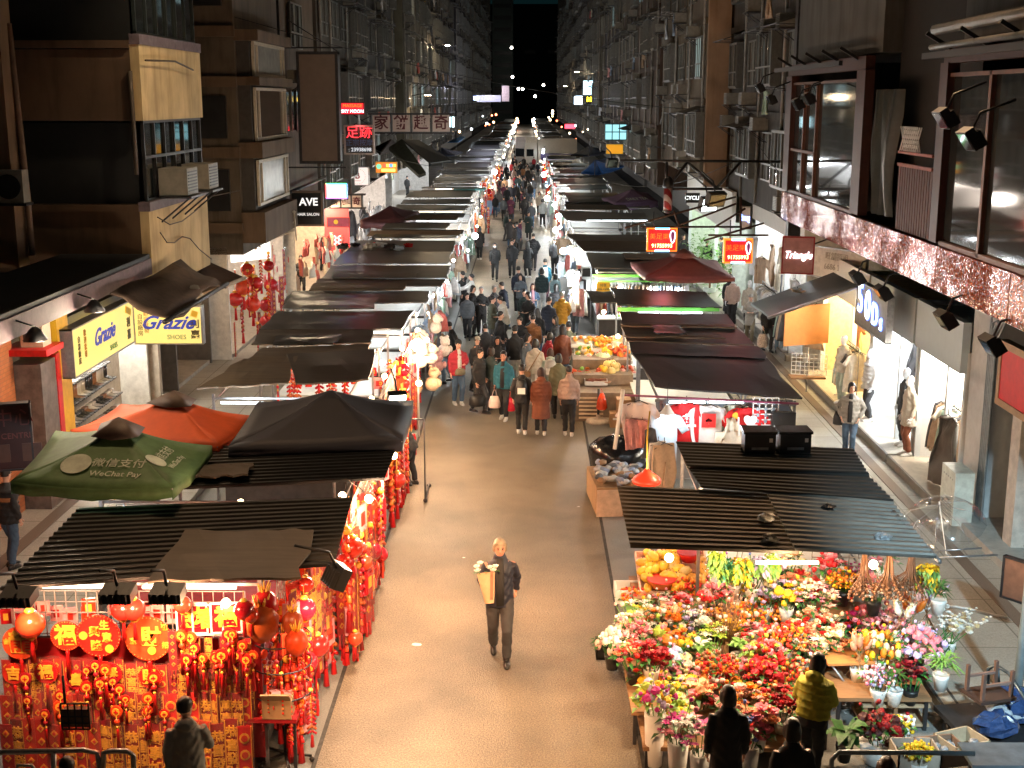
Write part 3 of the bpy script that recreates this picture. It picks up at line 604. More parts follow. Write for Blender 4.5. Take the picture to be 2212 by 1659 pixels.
def stall(label, x0, x1, y0, y1, panels, z=2.45, tube=None, counter=True, grids=(), lamps=(), posts=True, group=None, cm=None):
    """panels: (corners, material, corrugated); x0..x1, y0..y1 is the frame below them"""
    cx, cy = (x0+x1)/2, (y0+y1)/2
    t = thing('market_stall', label, 'market stall', (cx, cy, 0), 0, group)
    for k_, (q, m, cg) in enumerate(panels):
        if z == 2.45 and not group: q = [v+Vector((0, 0, .035*min(k_, 2))) for v in q]
        (corrug(q) if cg else flatq(q)).build('roof_panel', m, t, world=True)
    if posts:
        for x in (x0+0.08, x1-0.08):
            for y in (y0+0.08, y1-0.08):
                MB().box((x, y, (z-0.02)/2), (0.045, 0.045, z-0.05)).build('post', STEEL, t, world=True)
        p = MB()
        for y in (y0+0.08, y1-0.08): p.box((cx, y, z-0.12), (x1-x0-0.1, 0.035, 0.035))
        for x in (x0+0.08, x1-0.08): p.box((x, cy, z-0.16), (0.035, y1-y0-0.2, 0.035))
        p.build('roof_rail', STEEL, t, world=True)
    if counter:
        p = MB(); p.box((cx, cy, 0.78), (x1-x0-0.25, y1-y0-0.35, 0.05)); p.box((cx, cy, 0.4), (x1-x0-0.35, y1-y0-0.5, 0.7), 1)
        p.build('counter', [cm or WHT, mat((0.08, 0.07, 0.065), 0.8)], t, world=True)
    for (gx, gy, gz, gw, gh, grz) in grids:
        grid_panel(gw, gh, max(3, int(gw/0.12)), max(3, int(gh/0.12))).build('wire_grid', GRIDM, t, (gx-cx, gy-cy, gz), grz)
    if tube:
        (tx0, tx1, ty, tz, tm, n) = tube
        for k in range(n):
            a = tx0+(tx1-tx0)*(k+0.03)/n; c = tx0+(tx1-tx0)*(k+0.97)/n
            MB().tube([(a, ty, tz), (c, ty, tz)], 0.022, 6).build('lamp_tube', tm, t, world=True)
    for (lx, ly, lz, w, col, bm) in lamps:
        lamp((lx-cx, ly-cy, lz), w, col, 0.09, t)
        if bm: MB().ball((lx, ly, lz+0.03), 0.055, 8, 6).build('bulb', bm, t, world=True)
    return t
def Q(px, z): return [G(x, y, z) for x, y in px]
LG = 'market stalls along the west side'; RG = 'market stalls along the east side'
W1 = (1.0, 0.52, 0.28); FLW = (1.0, 0.70, 0.42); LANEC = (1.0, .68, .40)
# --- left side, from the camera outward
stall('nearest west stall, black corrugated roof with a brown board, hung with red goods', -5.85, -3.0, 13.75, 16.2,
      [(Q([(172,1095),(762,1072),(721,1219),(0,1272)], 2.5), RCOR, True), (Q([(405,1152),(682,1148),(642,1254),(320,1260)], 2.535), mat((0.125, 0.095, 0.068), 0.55, 0, 0.3, 2.2, stretch=(0.5, 5, 1)), False)],
      counter=True, cm=DRED, grids=[(-4.6, 13.8, 1.45, 2.7, 0.8, 0), (-2.95, 15.3, 1.0, 2.3, 1.3, PI/2)],
      tube=(-5.6, -3.3, 13.75, 2.32, TUBEW, 2),
      lamps=[(-5.2, 14.3, 2.2, 9, W1, BUL), (-4.3, 14.2, 2.2, 9, W1, BUL), (-3.4, 13.5, 2.2, 12, W1, BUL), (-2.6, 15.2, 2.3, 24, W1, BUL)])
stall('second west stall, long black roof with brown planks, under the navy canopy', -6.0, -2.5, 16.8, 19.6,
      [(Q([(300,968),(864,946),(830,1034),(185,1064)], 2.55), RBLK, True), (Q([(425,1008),(545,1003),(535,1028),(415,1033)], 2.62), RBRN, False)],
      counter=True, cm=DRED, grids=[(-2.45, 18.2, 0.9, 2.6, 1.4, PI/2), (-4.2, 16.85, 1.2, 3.0, 1.1, 0)],
      lamps=[(-2.6, 17.2, 2.3, 26, W1, BUL), (-2.5, 18.8, 2.2, 22, W1, BUL), (-4.0, 17.0, 2.25, 18, W1, BUL)])
stall('third west stall, roof of worn tan and brown boards with a white lit side', -5.95, -3.3, 23.1, 27.4,
      [(Q([(562,752),(800,742),(797,770),(523,785)], 2.5), RTAN, False), (Q([(620,768),(810,757),(800,822),(640,833),(600,800)][:4], 2.535), RBRN, False), (Q([(523,783),(640,776),(620,834),(430,846)], 2.5), RTAN, False)],
      tube=(-5.7, -4.2, 22.95, 2.3, TUBE, 2), grids=[(-2.75, 24.6, 0.9, 3.0, 1.5, PI/2), (-3.6, 22.9, 0.9, 1.7, 1.4, 0)],
      lamps=[(-5.2, 22.8, 2.25, 22, WHITE, None), (-3.0, 24.0, 2.1, 40, W1, BUL), (-2.9, 25.4, 2.25, 40, W1, BUL), (-3.1, 26.7, 2.25, 40, W1, BUL)])
stall('fourth west stall, dark roof with a narrow brown board, above bright red goods', -6.0, -3.2, 27.6, 29.6,
      [(Q([(563,711),(806,711),(800,740),(545,744)], 2.5), RBRN, False), (Q([(600,728),(740,725),(720,744),(590,747)], 2.53), RBLK, False)],
      tube=(-5.9, -3.3, 27.5, 2.4, TUBEW, 3), lamps=[(-2.85, 28.6, 2.2, 40, SOFT, BUL)], grids=[(-2.7, 28.5, 0.9, 1.8, 1.4, PI/2)])
stall('fifth west stall, plain black roof above open shelves of boxed goods', -6.2, -2.9, 29.8, 32.2,
      [(Q([(600,672),(893,671),(870,710),(563,711)], 2.5), RBLK, False)], tube=(-5.9, -3.0, 29.6, 2.42, TUBEW, 3), lamps=[(-2.7, 31, 2.2, 44, SOFT, BUL), (-4.5, 31, 2.1, 20, WHITE, None)])
stall('sixth west stall, black roof with a shiny grey metal sheet in front', -6.4, -2.8, 32.6, 35.6,
      [(Q([(633,628),(930,628),(922,653),(612,655)], 2.5), RBLK, False), (Q([(625,646),(816,645),(806,668),(607,669)], 2.53), RSIL, False)], tube=(-6.1, -3.4, 32.4, 2.4, TUBEW, 3), lamps=[(-2.6, 33.6, 2.2, 50, WHITE, BULW), (-4.5, 34, 2.1, 20, WHITE, None)])
stall('seventh west stall, brown board roof with a dark front strip', -6.2, -2.6, 35.9, 38.1,
      [(Q([(690,602),(962,603),(952,617),(675,616)], 2.5), RBRN, False), (Q([(680,614),(880,613),(872,628),(666,629)], 2.53), RTAN, False)], lamps=[(-2.5, 37, 2.2, 55, WHITE, BULW), (-4.5, 37, 2.1, 20, WHITE, None)])
stall('eighth west stall, near black roof beside hanging plastic bags', -6.3, -2.6, 38.4, 41.3,
      [(Q([(715,573),(973,573),(965,600),(697,602)], 2.5), RDK, False), (Q([(725,588),(905,586),(898,600),(715,602)], 2.53), RGRY, False)], lamps=[(-2.5, 39.6, 2.2, 55, WHITE, BULW), (-4.5, 40, 2.1, 20, WHITE, None)])
stall('ninth west stall, pale grey roof strewn with plastic scraps', -6.5, -2.8, 41.7, 48.5,
      [(Q([(768,519),(985,520),(975,545),(745,545)], 2.5), RGRY, False), (Q([(745,545),(975,546),(968,571),(718,572)], 2.47), RSIL, False)], lamps=[(-2.6, 45, 2.2, 45, WHITE, BULW), (-4.5, 45, 2.1, 30, WHITE, None)])
# --- right side
stall('nearest east stall, brown black corrugated roof over the flowers, with crumpled plastic on it', 1.5, 4.9, 14.6, 17.1,
      [(Q([(1333,1047),(1665,1062),(1726,1193),(1362,1180)], 2.5), mat((0.13, 0.105, 0.078), 0.45, 0.15, 0.4, 2.5, stretch=(0.6, 4, 1)), True), (Q([(1652,1060),(1925,1085),(2022,1209),(1718,1192)], 2.54), mat((0.17, 0.165, 0.15), 0.5, 0.15, 0.4, 2.5, stretch=(0.6, 4, 1)), True)],
      counter=False, posts=False, grids=[(4.45, 16.9, 1.3, 0.9, 1.0, 0)], tube=(2.75, 3.55, 14.55, 2.35, TUBEW, 1),
      lamps=[(1.75, 14.75, 2.3, 105, FLW, BUL), (3.1, 14.45, 2.3, 95, FLW, None), (4.2, 14.6, 2.28, 70, FLW, BUL), (2.4, 16.4, 2.25, 45, FLW, BUL), (3.6, 16.2, 2.25, 45, FLW, BUL)])
stall('second east stall, black corrugated roof carrying two black crates', 2.4, 5.0, 17.3, 19.6,
      [(Q([(1460,952),(1842,967),(1877,1024),(1485,1008)], 2.62), RCOR, True), (Q([(1485,1010),(1870,1026),(1930,1086),(1515,1056)], 2.56), RCOR, True)],
      lamps=[(1.95, 18.5, 2.2, 22, SOFT, None), (3.5, 18.5, 2.2, 10, SOFT, None)])
stall('third east stall, broad dark blue black roof above the hanging T-shirts', 2.4, 5.0, 22.7, 28.0,
      [(Q([(1362,738),(1640,748),(1655,774),(1366,763)], 2.56), RNVY, False), (Q([(1366,765),(1655,776),(1728,863),(1412,838)], 2.5), RNVY, False)],
      counter=False, tube=(2.6, 4.0, 22.75, 2.38, TUBE, 2),
      lamps=[(3.0, 21.6, 2.3, 7, WHITE, None), (4.1, 21.6, 2.3, 7, WHITE, None), (2.7, 23.5, 2.0, 6, WHITE, None), (4.2, 23.5, 2.0, 6, WHITE, None)])
stall('fourth east stall, grey board roof edged with pale battens, behind the fruit trays', 2.5, 5.0, 28.4, 32.0,
      [(Q([(1336,674),(1567,678),(1625,744),(1355,736)], 2.5), RBRN, False), (Q([(1342,700),(1588,703),(1592,710),(1344,706)], 2.55), RTAN, False), (Q([(1350,728),(1560,730),(1564,736),(1352,733)], 2.55), RTAN, False), (Q([(1410,708),(1470,709),(1480,727),(1417,726)], 2.53), RBLK, False)],
      lamps=[(2.2, 30.2, 2.2, 50, LANEC, BUL), (2.0, 32.6, 2.4, 55, LANEC, BUL), (2.1, 35.4, 2.3, 34, LANEC, BUL)])
stall('fifth east stall, black roof with a green fascia and long white tubes', 2.5, 5.0, 33.3, 36.3,
      [(Q([(1320,622),(1525,630),(1557,664),(1336,658)], 2.5), RBLK, False), (Q([(1266,630),(1320,632),(1333,656),(1276,655)], 2.52), RBLK, False)],
      tube=(2.9, 4.6, 32.9, 2.36, TUBE, 3), lamps=[(3.5, 33.0, 2.2, 22, (0.8, 1.0, 0.85), None), (2.0, 34.3, 2.1, 40, WHITE, None)])
p = MB(); p.box((3.72, 33.05, 2.43), (2.66, 0.06, 0.1)); p.box((3.72, 33.0, 2.28), (2.66, 0.06, 0.06)); 
o = p.build('green_fascia', GRNP, world=True, parent=None); o.name = 'sign_rail'; tag(o, 'green painted rail holding the white tubes under the fifth east roof', 'lamp rail')
stall('sixth east stall, black roof behind rows of hung trousers with bare bulbs', 2.2, 5.0, 41.0, 45.0,
      [(Q([(1262,545),(1465,550),(1478,582),(1280,578)], 2.5), RBLK, False), (Q([(1345,548),(1500,553),(1505,566),(1350,560)], 2.55), RTAN, False)],
      lamps=[(2.2, 40.2, 2.1, 36, SOFT, BUL), (3.0, 40.1, 2.0, 36, SOFT, BUL), (4.1, 40.1, 1.9, 36, WHITE, BULW), (4.8, 40.1, 1.9, 36, WHITE, BULW), (1.7, 42.4, 2.1, 36, WHITE, BULW)])
p = MB(); p.box((3.6, 40.5, 2.3), (3.0, 0.06, 0.09)); p.box((3.6, 40.5, 2.12), (3.0, 0.05, 0.05)); o = p.build('sign_rail', GRNP, world=True); tag(o, 'green painted rail over the row of hung trousers', 'lamp rail')
stall('seventh east stall, brown boarded roof with shining metal edges', 1.9, 4.6, 45.6, 51.4,
      [(Q([(1225,505),(1392,507),(1398,522),(1240,520)], 2.5), RBRN, False), (Q([(1240,521),(1398,523),(1404,546),(1262,544)], 2.46), RBRN, True)], lamps=[(1.6, 48.5, 2.2, 50, WHITE, BULW), (3, 48, 2.1, 30, WHITE, None)])
stall('eighth east stall, grey roof with two lines of white tubes', 1.9, 5.4, 54.0, 61.0,
      [(Q([(1250,432),(1400,436),(1405,450),(1252,446)], 2.5), RGRY, False), (Q([(1205,455),(1395,462),(1405,482),(1225,478)], 2.47), RGRY, False)],
      tube=(2.6, 5.3, 56.0, 2.62, TUBE, 4), lamps=[(1.5, 57, 2.2, 70, WHITE, BULW), (3.5, 55, 2.0, 30, WHITE, None)])
# --- further stalls on both sides
RM = [RBLK, RDK, RBRN, RTAN, RGRY, RBRN, RDK, RSIL]
HUES = ['black', 'soot', 'brown', 'tan', 'grey', 'umber', 'smoky', 'silver']
def far_row(side, ys):
    r = random.Random(5 if side < 0 else 9); prev = None
    for i, (y0, y1) in enumerate(ys):
        xa, xb = (-6.5+r.uniform(-.3, .3), -2.7+r.uniform(-.35, .3)) if side < 0 else (1.9+r.uniform(-.3, .3), 5.2+r.uniform(-.3, .4))
        ps = []; ks = []
        n = r.choice((2, 3, 3))
        for k in range(n):
            a = y0+(y1-y0)*k/n; c = y0+(y1-y0)*(k+1)/n+0.1
            j = r.randrange(8); ks.append(HUES[j]); z = 2.42+r.uniform(0, 0.22)
            xl, xr = xa+r.uniform(0, .5), xb-r.uniform(0, .5)
            dz = r.uniform(-0.05, 0.1)
            ps.append(([Vector((xl, c, z+dz)), Vector((xr, c, z+dz+r.uniform(-.05, .05))), Vector((xr, a, z)), Vector((xl, a, z))], RM[j], r.random() < 0.25))
        warm = r.random() < 0.65
        lx = xb+0.25 if side < 0 else xa-0.25
        k = 1+max(0, y0-60)/60
        tb = (xa+0.5, xb-0.6, y0-0.06, 2.32, r.choice((TUBE, TUBEW)), 2) if r.random() < 0.75 else None
        nxt = 'west' if side < 0 else 'east'
        stall('%s stall %s up the street, roofed in %s, %s lit' % (nxt, ORD[i], ' and '.join(dict.fromkeys(ks)), 'amber' if warm else 'white'), xa, xb, y0, y1, ps, counter=True, tube=tb,
              lamps=[(lx, y0+1.0, 1.95, 56*k, SOFT if warm else WHITE, BUL if warm else BULW), ((xa+xb)/2, y0+0.1, 2.1, 15*k, WHITE, None)], group=LG if side < 0 else RG)
ORD = ['ten', 'eleven', 'twelve', 'thirteen', 'fourteen', 'fifteen', 'sixteen', 'seventeen', 'eighteen', 'nineteen', 'twenty', 'twenty-one', 'twenty-two', 'twenty-three', 'twenty-four', 'twenty-five', 'twenty-six', 'twenty-seven', 'twenty-eight', 'twenty-nine', 'thirty', 'thirty-one', 'thirty-two', 'thirty-three', 'thirty-four', 'thirty-five']
ysL = [(49.2, 53.5), (53.8, 58.5), (59, 63.6), (64, 69), (69.5, 74), (74.5, 80), (80.5, 86), (86.5, 92), (93, 100), (101, 108), (109, 117), (118, 127), (128, 138), (139, 150), (152, 165), (167, 182), (184, 200), (202, 220), (224, 248), (252, 282), (286, 322), (326, 366)]
ysR = [(62, 66), (66.5, 71), (71.5, 76), (76.5, 81), (81.5, 87), (87.5, 93), (94, 99), (99.5, 105), (106, 111.5), (113, 120), (122, 130), (152, 163), (165, 178), (180, 195), (197, 215), (220, 245), (250, 280), (285, 320), (325, 365)]
far_row(-1, ysL); far_row(1, ysR)
# ================================================================== red new year goods (west side)
REDP = mat((0.66, 0.020, 0.018), 0.22, 0, 0.3, 8, rnd=0.45, coat=0.5)
REDS = mat((0.55, 0.012, 0.010), 0.45, 0, 0.3, 10, rnd=0.5)
ORG = mat((0.75, 0.16, 0.03), 0.4, 0, 0.3, 9, rnd=0.5)
PINK = mat((0.80, 0.34, 0.36), 0.5, 0, 0.25, 9, rnd=0.4)
SLEEVE = mat((0.55, 0.30, 0.27), 0.14, 0, 0.1, 5, trans=0.6, alpha=0.10)
def tassel(p, x, z, L, r=0.018, mi=0, y=0.0):
    p.tube([(x, y, z), (x, y, z-0.03), (x, y, z-0.05), (x, y, z-L)], [r*0.4, r*0.9, r*0.7, r*1.25], 6, mi)
def put(name, label, cat, parts, group):
    """a prototype: thing with the parts [(name, builder, materials)], dropped far below and copied from"""
    t = thing(name, label, cat, (0, 0, 0), 0, group); last = {}
    for nm, mb, ms in parts: mb.build(nm, ms, t)
    return t
USED = set()
def place(o, loc, rz, label=None, scale=None, group=None):
    if o.name not in USED:
        USED.add(o.name); o.location = loc; o.rotation_euler[2] = rz
        if scale is not None: o.scale = scale if isinstance(scale, (tuple, list)) else (scale,)*3
        if label: o['label'] = label
        if group: o['group'] = group
        return o
    return dup(o, loc, rz, label, group, scale)
def lantern_parts():
    a = MB(); a.lathe([(0.05, -0.32), (0.10, -0.30), (0.155, -0.23), (0.17, -0.17), (0.155, -0.10), (0.10, -0.04), (0.05, -0.02)], n=14)
    c = MB(); c.lathe([(0.055, -0.02), (0.06, 0.0), (0.03, 0.03)], n=10); c.lathe([(0.03, -0.36), (0.06, -0.33), (0.055, -0.315)], n=10); c.tube([(0, 0, 0.02), (0, 0, 0.16)], 0.006, 4)
    d = MB(); tassel(d, 0, -0.35, 0.28, 0.03)
    return [('shade', a, REDP), ('cap', c, GOLD), ('tassel', d, RED)]
LANT = put('paper_lantern', 'round red lantern with gold caps', 'lantern', lantern_parts(), 'red lanterns on the nearest west stall')
def strip_parts(w=0.15, h=0.8, n=5):
    a = MB(); a.box((0, 0, -h/2), (w, 0.012, h))
    g = MB()
    for k in range(n):
        z = -h*(k+0.7)/(n+0.6); s = w*0.30
        g.prism([(-s, z), (0, z-s), (s, z), (0, z+s)], -0.012, -0.007)
        g.box((0, -0.014, z), (s*0.9, 0.006, s*0.25), 1); g.box((0, -0.014, z+s*0.3), (s*0.5, 0.006, s*0.18), 1)
        g.box((0, -0.014, z-s*0.3), (s*0.5, 0.006, s*0.18), 1)
    e = MB(); tassel(e, -w*0.25, -h, 0.2, 0.016); tassel(e, w*0.25, -h, 0.2, 0.016)
    s = MB(); s.box((0, -0.03, -h*0.55), (w*1.35, 0.004, h*1.25))
    return [('banner', a, REDS), ('gold_print', g, [GOLD, RED]), ('tassel', e, RED), ('plastic_sleeve', s, SLEEVE)]
STRIPS = []
for gl in ('恭\n喜\n發\n財', '萬\n事\n如\n意', None):
    a = MB(); a.box((0, 0, -.42), (.17, .012, .84)); e = MB(); tassel(e, -.05, -.84, .2, .016); tassel(e, .05, -.84, .2, .016); b_ = MB()
    for x in (-.078, .078): b_.box((x, -.008, -.42), (.008, .01, .82))
    ps = [('banner', a, [DRED, REDS, RED][len(STRIPS)]), ('gold_edge', b_, GOLD), ('tassel', e, RED), ('plastic_sleeve', MB().box((0, -.03, -.46), (.22, .004, 1.02)), SLEEVE)]
    if gl is None:
        g = MB()
        for k in range(4): g.disc((0, -.008, -.14-k*.19), .06, -.006, 0, 10); g.disc((0, -.016, -.14-k*.19), .04, -.004, 0, 8, 1)
        ps.append(('coins', g, [GOLD, REDS]))
    s_ = put('hanging_banner', 'red strip', 'banner', ps, 'sleeved red strips on the front of the nearest west stall')
    if gl: text(gl, .16, (0, -.012, -.42), GOLD, s_, sp=1.05, off=.003)
    STRIPS.append(s_)
STRIP = put('hanging_banner', 'long red strip with gold diamonds in a clear sleeve', 'banner', strip_parts(), 'sleeved red strips on the front of the nearest west stall')
def pend_parts():
    a = MB(); a.disc((0, 0, -0.1), 0.07, -0.012, 0.012, 12); a.ball((0, 0, -0.22), 0.035, 7, 5)
    g = MB(); g.disc((0, -0.014, -0.1), 0.045, -0.005, 0.003, 10); g.tube([(0, -.013, -.14), (0, 0, -.29)], .007, 4); g.ball((0, 0, -0.29), 0.02, 6, 4); g.box((0, -0.02, -0.1), (0.05, 0.01, 0.012), 1); g.box((0, -0.02, -0.1), (0.012, 0.01, 0.05), 1)
    e = MB(); tassel(e, 0, -0.3, 0.26, 0.022)
    return [('knot', a, REDS), ('coin', g, [GOLD, RED]), ('tassel', e, RED)]
PEND = put('knot_pendant', 'red knot with a gold coin and tassel', 'pendant', pend_parts(), 'red knot pendants on the nearest west stall')
def cracker_parts():
    a = MB()
    for k in range(9):
        for s in (-1, 1): a.tube([(s*0.01, 0, -0.05-k*0.085), (s*0.075, 0.01*s, -0.10-k*0.085)], 0.022, 6, k % 3 == 1)
    g = MB(); g.ball((0, 0, 0), 0.045, 7, 5); g.tube([(0, 0, 0), (0, 0, -0.8)], 0.008, 4)
    e = MB(); tassel(e, 0, -0.8, 0.22, 0.03)
    return [('crackers', a, [REDP, ORG]), ('gold_cord', g, GOLD), ('tassel', e, RED)]
CRACK = put('firecracker_string', 'string of red paper firecrackers', 'ornament', cracker_parts(), 'firecracker strings along the lane')
def poster(w, h, ch, back=None):
    a = MB(); a.box((0, 0, -h/2), (w, 0.012, h))
    f = MB()
    for x in (-w/2, w/2): f.box((x, -0.01, -h/2), (0.02, 0.016, h))
    for z in (0, -h): f.box((0, -0.01, z), (w, 0.016, 0.02))
    return [('sheet', a, back or REDP), ('border', f, WHT if back is None else GOLD)]
POST = {}
for ch in '福財春':
    t = put('square_poster', 'square red poster', 'poster', poster(0.34, 0.36, ch), 'square posters on the nearest west stall')
    text(ch, 0.26, (0, -0.014, -0.18), GOLD, t, name='lettering', off=0.008); POST[ch] = t
PACK = put('red_packet', 'pack of red envelopes', 'envelope pack', [('envelopes', MB().box((0, 0, -0.1), (0.13, 0.02, 0.2)).box((0.012, -0.012, -0.11), (0.11, 0.01, 0.17)), REDP), ('gold_print', MB().box((0, -0.02, -0.1), (0.06, 0.004, 0.09)), GOLD)], 'envelope packs along the lane')
PACKP = put('red_packet', 'pack of pink envelopes', 'envelope pack', [('envelopes', MB().box((0, 0, -0.1), (0.15, 0.02, 0.2)), PINK), ('gold_print', MB().box((0, -0.013, -0.1), (0.07, 0.004, 0.1)), REDS)], 'pink envelope packs along the lane')
def disc_thing(r, glyphs, label, loc, rz=0.0, tas=True):
    t = thing('round_ornament', label, 'ornament', loc, rz, None)
    MB().disc((0, 0, 0), r, -0.012, 0.012, 30).build('disc', REDP, t)
    q = MB()
    for k in range(36):
        a = 2*PI*k/36; q.ball((r*0.95*math.cos(a), -0.014, r*0.95*math.sin(a)), r*0.035, 5, 3)
    q.build('beaded_rim', ORG, t)
    for (ch, s, x, z) in glyphs: text(ch, s, (x, -0.02, z), GOLD, t, off=0.006*s/0.2)
    if tas:
        e = MB(); tassel(e, 0, -r, 0.34, 0.03); e.build('tassel', RED, t)
    return t
Yf = 13.62
def fp(px, py, d=0.0): return DY(px, py, Yf-d)
LF = 'red lanterns on the nearest west stall'
disc_thing(0.20, [('龍', 0.28, 0.02, 0.0), ('吉', 0.07, -0.15, 0.02)], 'red disc with one bold gold character at the left end of the front display', fp(43, 1389, .05))
disc_thing(0.18, [('福', 0.26, 0, 0.0)], 'red disc with a gold luck character between a lantern and the four character disc', fp(143, 1373, .03))
disc_thing(0.255, [('生', 0.12, 0.08, 0.13), ('意', 0.12, 0.1, -0.02), ('興', 0.13, -0.04, 0.05), ('隆', 0.13, -0.03, -0.12), ('●', 0.12, -0.17, 0.0), ('●', 0.12, 0.12, -0.16)], 'big red disc with four gold characters and two gold fruits', fp(213, 1373, .06))
disc_thing(0.27, [('財', 0.24, 0.04, 0.02), ('進', 0.08, 0.2, 0.14), ('寶', 0.08, -0.17, -0.03), ('招', 0.08, 0.2, -0.08), ('●', 0.12, 0.04, -0.15)], 'widest red disc, ringed with small gold coins, on the front display', fp(320, 1379, .05))
for i, (px, py, r, ch, lb) in enumerate([(100, 1452, .14, '福', 'small disc low under the left end disc'), (240, 1455, .13, '春', 'small disc hanging below the four character disc'), (325, 1462, .14, '財', 'small disc hanging below the widest disc'), (30, 1455, .13, '吉', 'small disc at the lower left corner of the display'), (165, 1468, .12, '喜', 'small disc between two long tassels')]):
    disc_thing(r, [(ch, r*1.3, 0, 0)], 'red and gold ' + lb, fp(px, py, .02))
for px, py, ch, lb in ((413, 1303, '財', 'square poster with a gold wealth character beside the hanging lantern'), (447, 1306, '春', 'square poster with a gold spring character, between two others'), (487, 1302, '福', 'square poster with a gold luck character nearest the stall corner')):
    place(POST[ch], fp(px, py, .08), R.uniform(-.1, .1), lb)
for px, py, s, lb in ((63, 1318, 1.0, 'plump red lantern over the left disc'), (263, 1292, .8, 'red lantern leaning beside its twin over the big discs'), (287, 1292, .8, 'red lantern right of its twin over the big discs'), (393, 1287, .62, 'small red lantern hanging beside the posters'), (526, 1296, .7, 'red lantern at the stall corner by the pineapples'), (541, 1312, .55, 'little red lantern lowest at the stall corner')):
    place(LANT, fp(px, py, .22), R.uniform(-1, 1), lb, s)
SL = 'red and gold sleeved strip on the front rack of the nearest west stall'
for row, (py, n, s) in enumerate([(1372, 8, .55), (1430, 24, .72), (1500, 24, .95), (1560, 20, 1.05)]):
    for k in range(n):
        px = (375+k*26) if row == 0 else (8+k*(545/n))
        if row == 0 and px > 548: continue
        place(R.choice(STRIPS+[STRIP]), fp(px+R.uniform(-5, 5), py+R.uniform(-8, 8), [.05, -.02, .0, .04][row]+R.uniform(0, .03)), R.uniform(-.25, .25), SL, (s*R.uniform(.8, 1.15), s, s*R.uniform(.9, 1.15)))
for k in range(40):
    place(PEND, fp(R.uniform(385, 545) if k < 18 else R.uniform(5, 380), R.uniform(1350, 1410) if k < 18 else R.uniform(1420, 1530), R.uniform(.05, .14)), R.uniform(-.4, .4), 'red knot pendant with a gold coin on the front rack of the nearest west stall', R.uniform(.7, 1.1))
for k in range(28):
    place(PACK if R.random() < .6 else PACKP, DY(R.uniform(5, 650), R.uniform(1288, 1316), 13.9+R.uniform(0, .5)), R.uniform(-.3, .3), 'envelope pack clipped along the top of the front rack', R.uniform(.8, 1.2), 'envelope packs on the top rail')
t = thing('backing_cloth', 'dark red cloth stretched behind the front display of the nearest west stall', 'cloth', (-4.55, 13.72, 0))
p = MB(); p.box((0, 0, .95), (2.95, .02, 1.5)); p.build('cloth', DRED, t); p = MB(); p.tube([(-1.48, 0, 1.71), (1.48, 0, 1.71)], .015, 6); p.build('rail', STEEL, t)
# lane face: dense hung goods, two stretches
def lane_fill(y0, y1, n, xa, tag_, zlo=0.55, zhi=2.25, mix=(3, 3, 3, 2, 2), seed=1):
    r = random.Random(seed)
    pool = [STRIP]*(mix[0]-mix[0]//2)+STRIPS[:max(1, mix[0]//2)]+[CRACK]*mix[1]+[PACK]*mix[2]+[PACKP]*mix[3]+[LANT]*mix[4]
    nm = {**{s_.name: 'sleeved strip' for s_ in STRIPS}, STRIP.name: 'sleeved strip', CRACK.name: 'firecracker string', PACK.name: 'red envelope pack', PACKP.name: 'pink envelope pack', LANT.name: 'red lantern'}
    for k in range(n):
        o = r.choice(pool); z = r.uniform(zlo, zhi)
        if o in (STRIP, CRACK) or o in STRIPS: z = max(z, 1.35)
        s = r.uniform(1.0, 1.5) if o is not LANT else r.uniform(.6, 1.0)
        if o in (PACK, PACKP): s *= r.uniform(1, 1.7)
        lb = '%s hung on the lane side %s' % (nm[o.name], tag_)
        place(o, (xa+r.uniform(-.2, .1), r.uniform(y0, y1), z), PI/2+r.uniform(-.7, .5), lb, s, 'new year goods hung on the lane side %s' % tag_)
lane_fill(13.9, 16.4, 92, -2.75, 'of the nearest west stall', seed=2)
lane_fill(16.4, 20.2, 124, -2.42, 'of the second west stall', seed=3)
lane_fill(22.6, 26.0, 104, -2.50, 'of the third west stall', seed=4)
lane_fill(29.4, 31.6, 34, -2.75, 'of the fifth west stall', zlo=1.0, mix=(2, 2, 4, 3, 1), seed=6)
lane_fill(26.0, 29.4, 70, -2.75, 'of the fourth west stall', zlo=1.2, mix=(1, 2, 4, 3, 1), seed=5)
for k in range(46):
    place(R.choice((PACK, PACKP, PEND, CRACK)), (R.uniform(-5.6, -2.9), R.choice((16.75, 16.6, 23.0, 27.5)) if k < 30 else 27.55, R.uniform(1.75, 2.3)), R.uniform(-.4, .4), 'red paper goods hung in the gap between the west roofs', R.uniform(.8, 1.4), 'red goods in the gaps between the west roofs')
# near corner: pineapples, boxed envelopes, tassel tree, white sign board
def pineapple(label, loc, s, col):
    t = thing('paper_pineapple', label, 'ornament', loc); t.scale = (s,)*3
    p = MB(); p.ball((0, 0, 0), 0.16, 12, 9, 0, 0.07, (1, 1, 1.15)); p.build('fruit', col, t)
    q = MB()
    for k in range(9):
        a = k*0.9; q.tube([(0.03*math.cos(a), 0.03*math.sin(a), 0.15), (0.08*math.cos(a), 0.08*math.sin(a), 0.26+0.02*(k % 3))], [0.02, 0.004], 4)
    q.build('leaves', GOLD, t)
for px, py, Y, s, c, lb in ((572, 1308, 13.7, 1.0, REDP, 'red hanging pineapple ornament, highest of the four at the stall corner'), (566, 1345, 13.6, 1.25, ORG, 'large orange pineapple ornament below the red one'), (632, 1345, 13.6, .8, ORG, 'small orange fruit ornament beside the large pineapple'), (640, 1388, 13.4, .85, REDS, 'dark red fruit ornament lowest at the stall corner')):
    pineapple(lb, DY(px, py, Y), s, c)
t = thing('envelope_table', 'low table stacked with pink and red envelope boxes at the stall corner', 'table', (-2.98, 14.35, 0))
MB().box((0, 0, 0.72), (0.62, 1.5, 0.05)).build('table_top', DRED, t)
